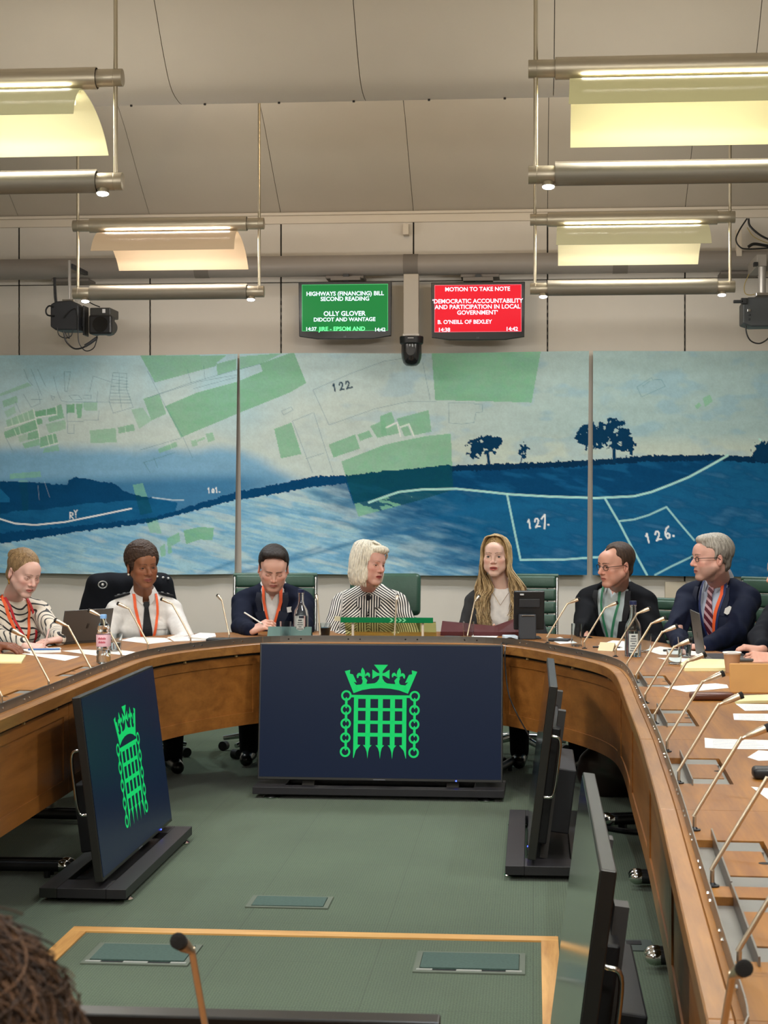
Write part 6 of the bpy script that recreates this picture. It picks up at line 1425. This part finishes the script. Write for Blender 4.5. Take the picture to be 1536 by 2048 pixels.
for i, (y, w_) in enumerate(((6.75, 'second'), (5.6, 'third'), (4.45, 'fourth'))):
    chair(1.40, y, -90, 'empty green swivel chair at the right side of the table, '+w_+' from the corner')
    if y < 6.5: chair(-2.86, y, 90, 'empty green swivel chair at the left side of the table, '+w_+' from the corner')
# --- uniform coat hung over the officer's chair
def coat():
    r = empty('uniform_coat', c2.location, c2.rotation_euler.z, label='black uniform coat with silver badges draped over the officer\'s chair', cat='coat')
    f = Field((-.42, .12, .35), (.42, .48, 1.12), .009)
    f.box((0, .31, .80), (.235, .062, .235), .03, 'u', .06); f.cone((-.16, .30, .985), (.16, .30, .985), .058, .058, .04)
    for s in (-1, 1): f.cone((s*.185, .30, .97), (s*.27, .29, .72), .058, .06, .05); f.cone((s*.27, .29, .72), (s*.29, .27, .48), .058, .05, .04)
    f.box((0, .32, .55), (.25, .055, .14), .04, 'u', .05)
    f.everywhere(lambda D, x, y, z: D+.004*np.sin(x*45+z*12)*np.sin(z*18+x*9))
    P, Q = f.skin(); np_mesh('coat_body', [(P, Q, np.tile(lin('#111319'), (len(P), 1)))], M_cloth, r)
    ms = mat('badge_silver', '#cfcfcf', .3, metal=.9)
    b = MB(); b.tube([(-.165+.024*math.cos(a), .228, .985+.020*math.sin(a)) for a in [2*PI*k/20 for k in range(21)]], .004, 6); b.build('crown_badge_ring', ms, r, smooth=True); MB().sphere((-.165, .230, .985), (.010, .005, .010), 10, 6).build('crown_badge', ms, r, smooth=True)
    for x, z in ((.10, 1.0), (.15, 1.025), (.185, 1.02), (.215, 1.015), (.245, .80), (.25, .74)): MB().sphere((x, .245 if z > .9 else .22, z), (.010, .008, .008), 12, 8).build('coat_button', ms, r, smooth=True)
coat()

# ================================================================ things on the table
M_glass = mat('clear_glass', '#ffffff', .02, trans=1.0, ior=1.45, spec=.5)
M_pet = mat('clear_plastic', '#eef4f6', .06, trans=1.0, ior=1.25)
M_water = mat('water', '#f4fbff', .0, trans=1.0, ior=1.33)
M_paper = mat('paper', '#e9e6e2', .8)
TZ = .7404
def tumbler(px, py, label, h=.095, r0=.026, r1=.034, fill=0, d=None, dark=False):
    p = at_z(px, py, TZ) if d is None else at_d(px, 1276, d); R = empty('tumbler', (p.x, p.y, TZ), label=label, cat='glass', group='clear plastic tumblers on the table')
    t = .0016; MB().lathe([(0, .0), (r0, .0), (r1, h), (r1-t, h), (r0-t, .006), (0, .006)], n=28).build('glass_wall', M_pet, R, smooth=True)
    if fill: k = r0+(r1-r0)*fill-t*1.3; MB().lathe([(0, .0065), (r0-t*1.3, .0065), (k, h*fill), (0, h*fill)], n=28).build('water', M_water if not dark else mat('dark_drink', '#3a3430', .1), R, smooth=True)
    return R
tumbler(571, 0, 'clear plastic tumbler left of the labelled glass bottle', d=9.12, r1=.030); tumbler(649, 0, 'tumbler with a dark lower half beside the striped cuff', d=9.14, h=.085, fill=.72, dark=True)
tumbler(937, 0, 'clear tumbler in front of the red folder', d=9.1, r1=.030); tumbler(1153, 1292, 'tall clear tumbler between the desk monitor and the charcoal suit', h=.112, r0=.028, r1=.026)
tumbler(1290, 1304, 'clear tumbler just right of the second glass bottle', h=.088); tumbler(1370, 1315, 'tumbler of water in front of the grey laptop at right', fill=.62); tumbler(1349, 1328, 'empty wide tumbler in front of the water tumbler', h=.065, r0=.028, r1=.036); tumbler(231, 1303, 'half-full tumbler behind the plastic water bottle', h=.085, fill=.5)
def glass_bottle(p, label, cap=True, paper=True):
    R = empty('glass_bottle', p, label=label, cat='bottle', group='glass water bottles')
    pr = [(0, 0), (.036, 0), (.0385, .006), (.0385, .125), (.034, .150), (.018, .178), (.0145, .20), (.014, .232), (.016, .234), (.016, .240), (.0135, .241)]
    MB().lathe(pr+[(.0115, .240), (.0118, .20), (.0155, .178), (.0315, .149), (.036, .124), (.036, .008), (0, .007)], n=28).build('glass_wall', M_glass, R, smooth=True)
    MB().lathe([(0, .0085), (.0355, .0085), (.0355, .120), (.0, .120)], n=28).build('water', M_water, R, smooth=True)
    if cap: MB().lathe([(0, .240), (.0165, .2405), (.0170, .243), (.0165, .258), (.0, .259)], n=24).build('cap', mat('cap_navy', '#20284a', .35), R, smooth=True)
    if paper:
        b = MB(); n = 12; vs = []
        for i in range(n+1):
            a = -PI/2-.55+1.1*i/n; vs += [(.0392*math.cos(a), .0392*math.sin(a), .02), (.0392*math.cos(a), .0392*math.sin(a), .108)]
        b.add(vs, [(2*i, 2*i+2, 2*i+3, 2*i+1) for i in range(n)]); L_ = b.build('label', mat('bottle_label', '#b9bcb8', .7), R, smooth=True)
        for k in range(7):
            b = MB(); vs = []; w = (.42, .3, .4, .2, .38, .33, .25)[k]
            for i in range(7): a = -PI/2-w+2*w*i/6; vs += [(.0396*math.cos(a), .0396*math.sin(a), .028+k*.011), (.0396*math.cos(a), .0396*math.sin(a), .028+k*.011+(.004 if k != 6 else .007))]
            b.add(vs, [(2*i, 2*i+2, 2*i+3, 2*i+1) for i in range(6)]); b.build('label_print', mat('print_dark', '#44484c', .7), L_)
    return R
p = at_d(602, 1276, 9.2); glass_bottle((p.x, p.y, TZ), 'glass water bottle with pale label and navy cap before the man writing')
p = at_z(1266, 1313, TZ); glass_bottle((p.x, p.y, TZ), 'glass water bottle with navy cap before the charcoal-suited man')
sd = at_d(1515, 1200, 10.55); st = empty('side_table', (sd.x, sd.y, 0), label='small side table against the wall behind the grey-haired man', cat='table')
MB().span((-.3, -.22, .735), (.3, .22, .76)).build('table_top', M_top, st, bevel=.003)
for a in (-1, 1):
    for c in (-1, 1): MB().cyl((a*.26, c*.18, 0), (a*.26, c*.18, .7349), .014, n=10).build('leg', M_steel, st)
glass_bottle((sd.x, sd.y, .7605), 'clear glass bottle with pale cap standing behind the grey-haired man', cap=False, paper=False)
p = at_z(207, 1327, TZ); R = empty('water_bottle', (p.x, p.y, TZ), label='plastic water bottle with blue cap and pink label on the left table', cat='bottle')
pr = [(0, .004), (.022, 0), (.031, .006), (.032, .03), (.0295, .04), (.032, .05), (.0295, .062), (.032, .075), (.032, .13), (.0295, .135), (.031, .145), (.026, .17), (.0135, .188), (.013, .2)]
MB().lathe(pr+[(.0122, .2), (.0127, .188), (.025, .169)], n=28).build('bottle_wall', M_pet, R, smooth=True)
MB().lathe([(.0324, .077), (.0326, .078), (.0326, .128), (.0324, .129)], n=28).build('label', mat('pink_label', '#e2b4bd', .5), R, smooth=True)
b = MB()
for k, (w, z, h) in enumerate(((.55, .108, .010), (.5, .092, .009))):
    for j in range(7):
        vs = []; c = -PI/2-w+2*w*(j+.1)/7
        for i in range(3): a = c+w*.22*i/2; vs += [(.0329*math.cos(a), .0329*math.sin(a), z), (.0329*math.cos(a), .0329*math.sin(a), z+h*(1 if j % 2 else .8))]
        b.add(vs, [(0, 2, 3, 1), (2, 4, 5, 3)])
b.build('label_print', mat('print_red', '#b03248', .6), R)
MB().lathe([(0, .2), (.0148, .2), (.015, .214), (.014, .218), (0, .218)], n=24).build('cap', mat('cap_blue', '#7ea6d4', .4), R, smooth=True)
MB().lathe([(0, .0065), (.028, .0065), (.0288, .06), (0, .06)], n=24).build('water', M_water, R, smooth=True)

def sheet_px(P, label, th=.0009, m=None, name='paper', z=TZ, lines=True, curl=.0, grp='papers lying on the table', cat='paper'):
    W = [at_z(x, y, z) for x, y in P]; c = sum(W, Vector())/len(W)
    o = MB().prism([(v.x-c.x, v.y-c.y) for v in W], 0.0002, th).build(name, m or M_paper, None, bevel=0); o.location = (c.x, c.y, z)
    tag(o, label, cat, grp)
    if lines:
        a, b_, cc, d_ = W[0], W[1], W[2 if len(W) == 3 else -2], W[-1]; mb = MB(); rn = random.Random(len(label))
        ux = (b_-a); vx = (d_-a)
        xs_ = [v.x for v in W]; ys_ = [v.y for v in W]
        poly2 = [(v.x, v.y) for v in W]; n = 9
        for k in range(1, n):
            y = min(ys_)+(max(ys_)-min(ys_))*k/n; seg = []
            for i in range(len(poly2)):
                (x1, y1), (x2, y2) = poly2[i], poly2[(i+1) % len(poly2)]
                if (y1 > y) != (y2 > y): seg.append(x1+(x2-x1)*(y-y1)/(y2-y1))
            if len(seg) < 2: continue
            x0, x1 = min(seg), max(seg); x0 += .12*(x1-x0); x1 -= (.12+.2*rn.random())*(x1-x0)
            mb.span((x0-c.x, y-c.y-.0012, th+.0001), (x1-c.x, y-c.y+.0012, th+.0003))
        if mb.v: tag(mb.build('printed_lines', mat('print_grey', '#8d9296', .8), o), kind='stuff')
    return o
sheet_px([(1328, 1374), (1373, 1384.5), (1457, 1376), (1454, 1370), (1431, 1367)], 'loose white sheet left of the tan case')
sheet_px([(1471, 1408), (1490, 1422), (1545, 1421), (1545, 1409)], 'white printed sheet right of the brown leather case, upper of two'); sheet_px([(1466, 1427.5), (1468, 1440), (1545, 1443), (1545, 1428)], 'white printed sheet right of the brown leather case, lower of two')
sheet_px([(1409, 1476), (1410, 1496), (1451, 1498), (1545, 1499), (1545, 1481), (1431, 1478)], 'long printed agenda sheet at the right edge'); sheet_px([(1495, 1515), (1517, 1522), (1545, 1521), (1545, 1503), (1517, 1501)], 'blank-backed sheet just below the agenda sheet', lines=False)
sheet_px([(1502, 1574), (1545, 1606), (1545, 1578)], 'white sheet corner at the lower right edge', lines=False)
sheet_px([(1291, 1301), (1320, 1309.5), (1398, 1311), (1398, 1304), (1320, 1293)], 'white sheets under a pen in front of the grey-haired man'); sheet_px([(1314, 1316), (1352, 1325), (1400, 1323), (1398, 1317)], 'white sheet in front of the water tumbler', lines=False)
sheet_px([(1196, 1291), (1216, 1301), (1258, 1301), (1258, 1283), (1225, 1281)], 'white papers before the charcoal-suited man'); sheet_px([(1100, 1280), (1120, 1288), (1155, 1286), (1120, 1274)], 'white papers beside the desk monitor', lines=False)
sheet_px([(40, 1307), (130, 1322), (160, 1313.5), (118, 1309)], 'white sheet in front of the striped woman'); sheet_px([(124, 1302), (195, 1312), (197, 1301), (163, 1299)], 'white sheet under the left bottle microphone'); sheet_px([(205, 1306), (252, 1311), (271, 1304), (240, 1300)], 'small sheet behind the plastic bottle', lines=False)
sheet_px([(240, 1281), (300, 1288), (345, 1283), (330, 1276), (270, 1274)], 'white papers before the uniformed officer, left set', z=TZ); sheet_px([(348, 1283), (412, 1281), (408, 1272), (335, 1274)], 'white papers before the uniformed officer, right set')
sheet_px([(600, 1276), (640, 1277), (635, 1271), (600, 1271)], 'small white note behind the glass bottle', lines=False); sheet_px([(945, 1276), (990, 1277), (1000, 1270), (950, 1269)], 'white sheet under the red folder', lines=False)
M_yel = mat('yellow_paper', '#e9dfa6', .75)
sheet_px([(-12, 1327), (43, 1327), (52, 1313), (-12, 1311)], 'pale yellow notebook at the left edge', .008, M_yel, 'notebook', grp='yellow notepads', cat='notebook')
sheet_px([(1361, 1334), (1369, 1342.5), (1456, 1342.5), (1456, 1325), (1377, 1323)], 'yellow notepad with curled corner in front of the paper cup', .014, M_yel, 'notebook', grp='yellow notepads', cat='notebook')
sheet_px([(1468, 1397), (1470, 1408), (1545, 1406), (1545, 1394)], 'yellow notepad under the tan case', .010, M_yel, 'notebook', grp='yellow notepads', cat='notebook')
sheet_px([(42, 1301), (60, 1307), (122, 1305), (121, 1297)], 'open white notebook under the writing woman\'s hand', .006, M_paper, 'notebook', grp='open notebooks', cat='notebook')
sheet_px([(376, 1277), (412, 1281), (432, 1276), (430, 1270), (400, 1269)], 'open white notebook left of the man writing', .010, M_paper, 'notebook', grp='open notebooks', cat='notebook')
def solid_px(px, py, size, rz, label, cat, name, m, z=TZ, bevel=.004, d=None):
    p = at_z(px, py, z) if d is None else at_d(px, 1276, d); o = MB().span((-size[0]/2, -size[1]/2, 0), (size[0]/2, size[1]/2, size[2])).build(name, m, None, bevel=bevel, seg=3, smooth=True)
    o.location = (p.x, p.y, z+.0003); o.rotation_euler = (0, 0, math.radians(rz)); return tag(o, label, cat)
solid_px(450, 0, (.185, .10, .016), 3, 'black closed folder left of the man writing', 'folder', 'folder', mat('black_leather', '#17181b', .5), d=9.0)
solid_px(1424, 1400, (.16, .06, .028), 4, 'brown and black leather glasses case', 'case', 'glasses_case', mat('brown_leather', '#5a2f1e', .4, coat=.2), bevel=.011)
solid_px(1540, 1557, (.09, .06, .03), 0, 'small black case at the right edge', 'case', 'small_case', M_black, bevel=.01)
solid_px(1020, 0, (.07, .09, .022), 10, 'small white and blue box left of the desk monitor', 'box', 'small_box', mat('box_white_blue', '#c6d8e8', .6), d=9.12)
solid_px(1118, 1282, (.11, .075, .012), -12, 'dark phone in a case by the desk monitor', 'phone', 'phone', M_dark); solid_px(1345, 1303, (.09, .02, .01), 6, 'black pen case on the sheets before the grey-haired man', 'pen case', 'pen_case', M_black)
solid_px(905, 0, (.09, .03, .018), -15, 'small tangle-shaped black and white case left of the tumbler', 'case', 'small_case', mat('case_grey', '#55585a', .5), d=9.12)
p = at_z(1200, 1292, TZ)
def pen(px, py, z, d, label, col, L=.135, dz=0.0, lift=.004):
    p = at_z(px, py, TZ) if z is None else at_d(px, py, z); dv = Vector((d[0], d[1], dz)).normalized(); R = empty('pen', (p.x, p.y, p.z+(lift if z is None else 0)), label=label, cat='pen')
    MB().cyl(-dv*L/2, dv*L/2, .0042, n=12).build('barrel', mat('pen_'+col[1:], col, .35), R, smooth=True); MB().cyl(dv*L/2, dv*(L/2+.012), .0042, .001, n=12).build('tip', M_chrome, R, smooth=True); return R
pen(506, 1236, 9.38, (.8, -.3), 'white pen in the writing man\'s hand', '#e8e6e0', dz=-.45, L=.12); pen(88, 1303, None, (1, .2), 'blue and black pen on the open notebook', '#2c62a0', L=.15, lift=.011); pen(1213, 1296, None, (1, -.2), 'dark pen before the charcoal-suited man', '#1c1c20')
pen(92, 1281, 8.62, (-.25, -.1), 'pen held by the striped woman', '#e6c0b8', dz=-1, L=.12)
# laptops
def laptop(a, b_, h, tilt, label, depth=.21, logo=True):
    """a, b_: ends of the hinge on the worktop; keyboard reaches to the left of a->b_"""
    a, b_ = Vector((a[0], a[1], 0)), Vector((b_[0], b_[1], 0)); u = (b_-a).normalized(); W = (b_-a).length; R = empty('laptop', (a.x, a.y, TZ+.0004), math.atan2(u.y, u.x), label=label, cat='laptop')
    m = mat('laptop_grey', '#5b5957', .4, metal=.5)
    ks = MB().span((0, .0, 0), (W, depth, .013)).build('base', m, R, bevel=.003); MB().span((.02, .03, .0131), (W-.02, depth-.08, .0142)).build('keyboard', M_black, ks)
    T_ = Matrix.Translation((0, -.002, .014)) @ Matrix.Rotation(math.radians(tilt), 4, 'X'); q = MB().span((0, -.006, 0), (W, 0, h)); q.v = [tuple(T_ @ Vector(v)) for v in q.v]; ld = q.build('lid', m, R, bevel=.002)
    q = MB().span((.008, .0002, .012), (W-.008, .0008, h-.008)); q.v = [tuple(T_ @ Vector(v)) for v in q.v]; q.build('display', mat('laptop_display', '#20242c', .2), ld)
    if logo:
        q = MB(); c, s = W/2, h*.48; e = .013
        q.prism([(c-e*.55, s-e), (c-e*.25, s-e), (c+e*.25, s+e), (c-e*.05, s+e)], -.0066, -.0062, 'y'); q.prism([(c+e*.1, s-e), (c+e*.4, s-e), (c+e*.9, s+e*.9), (c+e*.6, s+e*.9)], -.0066, -.0062, 'y'); q.prism([(c-e*.1, s+e*.25), (c+e*.2, s+e*.25), (c-e*.2, s-e), (c-e*.45, s-e)], -.0066, -.0062, 'y')
        q.v = [tuple(T_ @ Vector(v)) for v in q.v]; q.build('lid_logo', mat('logo_dark', '#2e2d2c', .3, metal=.6), ld)
    return R
a = at_z(119, 1290, TZ); laptop((a.x, a.y), (a.x+.19, a.y+.235), .165, 14, 'open grey laptop seen from behind, between the two women at left')
laptop((.762, 8.24), (.775, 7.95), .205, 8, 'open grey laptop seen edge-on in front of the grey-haired man')
# paper cup
p = at_z(1464, 1345, TZ); R = empty('paper_cup', (p.x, p.y, TZ), label='brown paper cup with white rim by the clasped hands', cat='cup')
MB().lathe([(0, 0), (.026, 0), (.0365, .083), (.035, .083), (.025, .004), (0, .004)], n=30).build('cup_wall', mat('kraft_paper', '#b58a66', .7), R, smooth=True); b = MB(); b.tube([(.0372*math.cos(t), .0372*math.sin(t), .084) for t in [2*PI*k/30 for k in range(31)]], .003, 8); b.build('rim', M_paper, R, smooth=True)
MB().lathe([(.0352, .075), (.0361, .0785), (.0365, .083)], n=30).build('white_band', M_paper, R, smooth=True)
# tan case leaning upright
a = at_z(1460, 1392, TZ); R = empty('tablet_case', (a.x, a.y, TZ+.0105), 0, label='tan leather tablet case propped upright at the right edge', cat='case')
T_ = Matrix.Rotation(math.radians(-14), 4, 'X'); q = MB().span((0, 0, 0), (.26, .010, .112)); q.v = [tuple(T_ @ Vector(v)) for v in q.v]; q.build('cover', mat('tan_leather', '#c58f4e', .5, var=.04, vscale=8), R, bevel=.004)
q = MB().span((.03, .012, .0), (.22, .016, .10)); q.v = [tuple(Matrix.Translation((0, .055, -.0)) @ Matrix.Rotation(math.radians(14), 4, 'X') @ Vector(v)) for v in q.v]; q.build('prop_flap', mat('tan_leather', '#c58f4e', .5), R)
# desk monitor seen from behind
a = at_d(1058, 1276, 9.2); R = empty('desk_monitor', (a.x, a.y, TZ), math.radians(6), label='black portrait desk monitor on a stand seen from behind', cat='monitor')
T_ = Matrix.Translation((0, 0, .045)) @ Matrix.Rotation(math.radians(6), 4, 'X'); q = MB().span((-.08, 0, 0), (.08, .028, .205)); q.v = [tuple(T_ @ Vector(v)) for v in q.v]; pn = q.build('panel', M_black, R, bevel=.005)
q = MB().span((-.055, -.008, .12), (.055, 0, .165)); q.v = [tuple(T_ @ Vector(v)) for v in q.v]; q.build('vent_block', M_dark, pn, bevel=.003); q = MB().span((-.05, -.009, .185), (-.03, -.006, .193)); q.v = [tuple(T_ @ Vector(v)) for v in q.v]; q.build('sticker', mat('label_white', '#cfcfcf', .5), pn)
MB().span((-.058, -.075, 0), (.030, -.02, .130)).build('stand', mat('stand_grey', '#3b3f45', .45), R, bevel=.005); MB().tube([(-.045, -.078, .122), (-.045, -.082, .126), (.017, -.082, .126), (.017, -.078, .122)], .0025, 6).build('latch', M_chrome, R); MB().span((-.07, -.05, 0), (.06, .07, .008)).build('foot', M_dark, R, bevel=.003)
# cables from the monitor over the edge
def cable_thing(pts, label, r=.0035): 
    c = Vector(pts[0]); R = MB().tube([Vector(v)-c for v in bez(pts, 8)], r, 8).build('cable', M_black, None, smooth=True); R.location = c; return tag(R, label, 'cable')
def D3(x, y, d): v = at_d(x, y, d); return v
cable_thing([D3(1052, 1284, 9.08), D3(1030, 1279, 8.98), D3(1016, 1284, 8.86), D3(1010, 1300, 8.70), D3(1011, 1340, 8.66), D3(1018, 1390, 8.62), D3(1035, 1430, 8.58), D3(1062, 1478, 8.4)], 'black cable hanging from the monitor down to the floor screens')
cable_thing([D3(1048, 1285, 9.08), D3(1020, 1276, 9.0), D3(1006, 1284, 8.84), D3(1001, 1296, 8.76), D3(1000, 1330, 8.74)], 'shorter black cable dropping behind the centre screen')
cable_thing([D3(1060, 1283, 9.08), D3(1100, 1283, 9.0), D3(1132, 1292, 8.9), D3(1160, 1289, 9.05)], 'thin black cable lying right of the monitor', .0025)
# red folder
R0 = at_d(988, 1268, 9.42); R = empty('red_folder', (R0.x, R0.y, TZ), label='open dark red folder held by the blonde woman', cat='folder'); mr = mat('red_leather', '#4a0c14', .5, coat=.05)
def wing(x0, x1, y0, y1, z0, z1, nm, m, t=.006):
    vs = [(x0, y0, z0), (x1, y0, z0 if nm != 'x' else z0), (x1, y1, z1), (x0, y1, z1)]; b = MB(); b.add(vs+[(x, y+t*.3, z-t) for x, y, z in vs], [(0, 1, 2, 3), (7, 6, 5, 4), (0, 4, 5, 1), (1, 5, 6, 2), (2, 6, 7, 3), (3, 7, 4, 0)]); return b.build(nm, m, R, bevel=.001, seg=1)
def slab4(P, nm, m, t=.006):
    vs = [Vector(v) for v in P]; n = (vs[1]-vs[0]).cross(vs[3]-vs[0]).normalized()*t; b = MB(); b.add(vs+[v+n for v in vs], [(0, 1, 2, 3), (7, 6, 5, 4), (0, 4, 5, 1), (1, 5, 6, 2), (2, 6, 7, 3), (3, 7, 4, 0)]); return b.build(nm, m, R)
slab4([(-.285, -.06, .010), (0, -.04, .006), (0, .13, .035), (-.285, .12, .062)], 'left_cover', mr); slab4([(0, -.04, .006), (.135, -.06, .012), (.135, .12, .085), (0, .13, .035)], 'right_cover', mr)
MB().span((-.285, -.064, .001), (.135, -.058, .022)).build('spine_edge', mr, R)
# green-edged acrylic nameplate
a, c = at_d(676, 1276, 9.12), at_d(866, 1276, 9.08); R = empty('nameplate', ((a.x+c.x)/2, 9.075, TZ), label='long green-edged clear nameplate on steel posts in front of the white-haired woman', cat='nameplate')
w = (c.x-a.x)/2; MB().span((-w+.012, -.006, .088), (w, .006, .116)).build('green_bar', mat('green_acrylic', '#12824e', .15, trans=.35, coat=.6, emit='#0c7040', estr=.08), R, bevel=.001)  # weak emission put into the bar imitates its bright, reflecting edge
MB().span((-w-.02, -.004, .096), (-w+.011, .008, .120)).build('pale_end', mat('pale_acrylic', '#cfc6a6', .3), R)
q = MB(); q.prism([(.03, .088), (.035, .092), (.115, .003), (.11, .0)], -w+.03, w+.012, 'x'); q.build('clear_sheet', mat('yellow_clear', '#d9dc9a', .05, trans=.9, ior=1.3), R)
for x in (-w+.075, w-.055): MB().cyl((x, .015, 0), (x, .015, .0875), .007, n=14).build('post', M_rail, R, smooth=True)
for k in range(4): MB().prism([(.02+k*.022, .092), (.03+k*.022, .092), (.042+k*.022, .102), (.03+k*.022, .112), (.02+k*.022, .112), (.032+k*.022, .102)], -.0072, -.0062, 'y').build('chevron', mat('pale_green', '#7fd6a2', .4), R)
# teal cards before the man writing
a = at_d(580, 1276, 9.18); R = empty('name_card', (a.x, a.y, TZ), label='grey-green folded name card behind the glass bottle', cat='card'); b = MB(); b.prism([(-.05, 0), (-.047, 0), (0, .058), (.047, 0), (.05, 0), (0, .063)], -.115, .115, 'x'); b.build('folded_card', mat('teal_card', '#5d7a76', .7), R)
a = at_z(1215, 1301, TZ); R = empty('name_card', (a.x, a.y, TZ), math.radians(-30), label='cream folded card before the charcoal-suited man', cat='card'); b = MB(); b.prism([(-.025, 0), (-.022, 0), (0, .035), (.022, 0), (.025, 0), (0, .039)], -.04, .04, 'x'); b.build('folded_card', mat('cream_card', '#e2d8b4', .7), R)
# leather bag under the table
def bag():
    R = empty('leather_bag', (.40, 8.74, 0), math.radians(-20), label='dark brown leather bag on the carpet under the right corner', cat='bag')
    f = Field((-.26, -.16, -.02), (.26, .16, .42), .008); f.ell((0, 0, .12), (.19, .10, .15), .03); f.ell((.02, 0, .22), (.13, .06, .10), .06); f.box((0, 0, -.06), (.4, .3, .06), .01, 's', .01); f.everywhere(lambda D, x, y, z: D+.006*np.sin(x*22+z*30)*np.sin(z*16+1))
    P, Q = f.skin(); np_mesh('bag_body', [(P, Q, np.tile(lin('#2a1c1a'), (len(P), 1)))], mat('bag_leather', '#2a1c1a', .32, attr='Col', coat=.2), R)
    MB().tube(bez([(-.08, 0, .27), (-.06, -.02, .36), (.06, -.02, .36), (.09, 0, .27)], 6), .008, 8).build('handle', mat('bag_strap', '#1d1413', .4), R, smooth=True)
bag()
for (pts, lb) in (([D3(1080, 1560, 7.9), D3(1110, 1600, 7.4), D3(1125, 1640, 7.2)], 'cable behind the far right floor screen'),):
    pass
c0 = at_z(1225, 1640, .01); cable_thing([(c0.x+.25, c0.y+.05, .01), (c0.x, c0.y, .012), (c0.x-.06, c0.y-.15, .012), (c0.x+.05, c0.y-.28, .012), (c0.x+.2, c0.y-.32, .012), (c0.x+.12, c0.y-.5, .012)], 'thick black cable looped on the carpet by the right panel', .012)
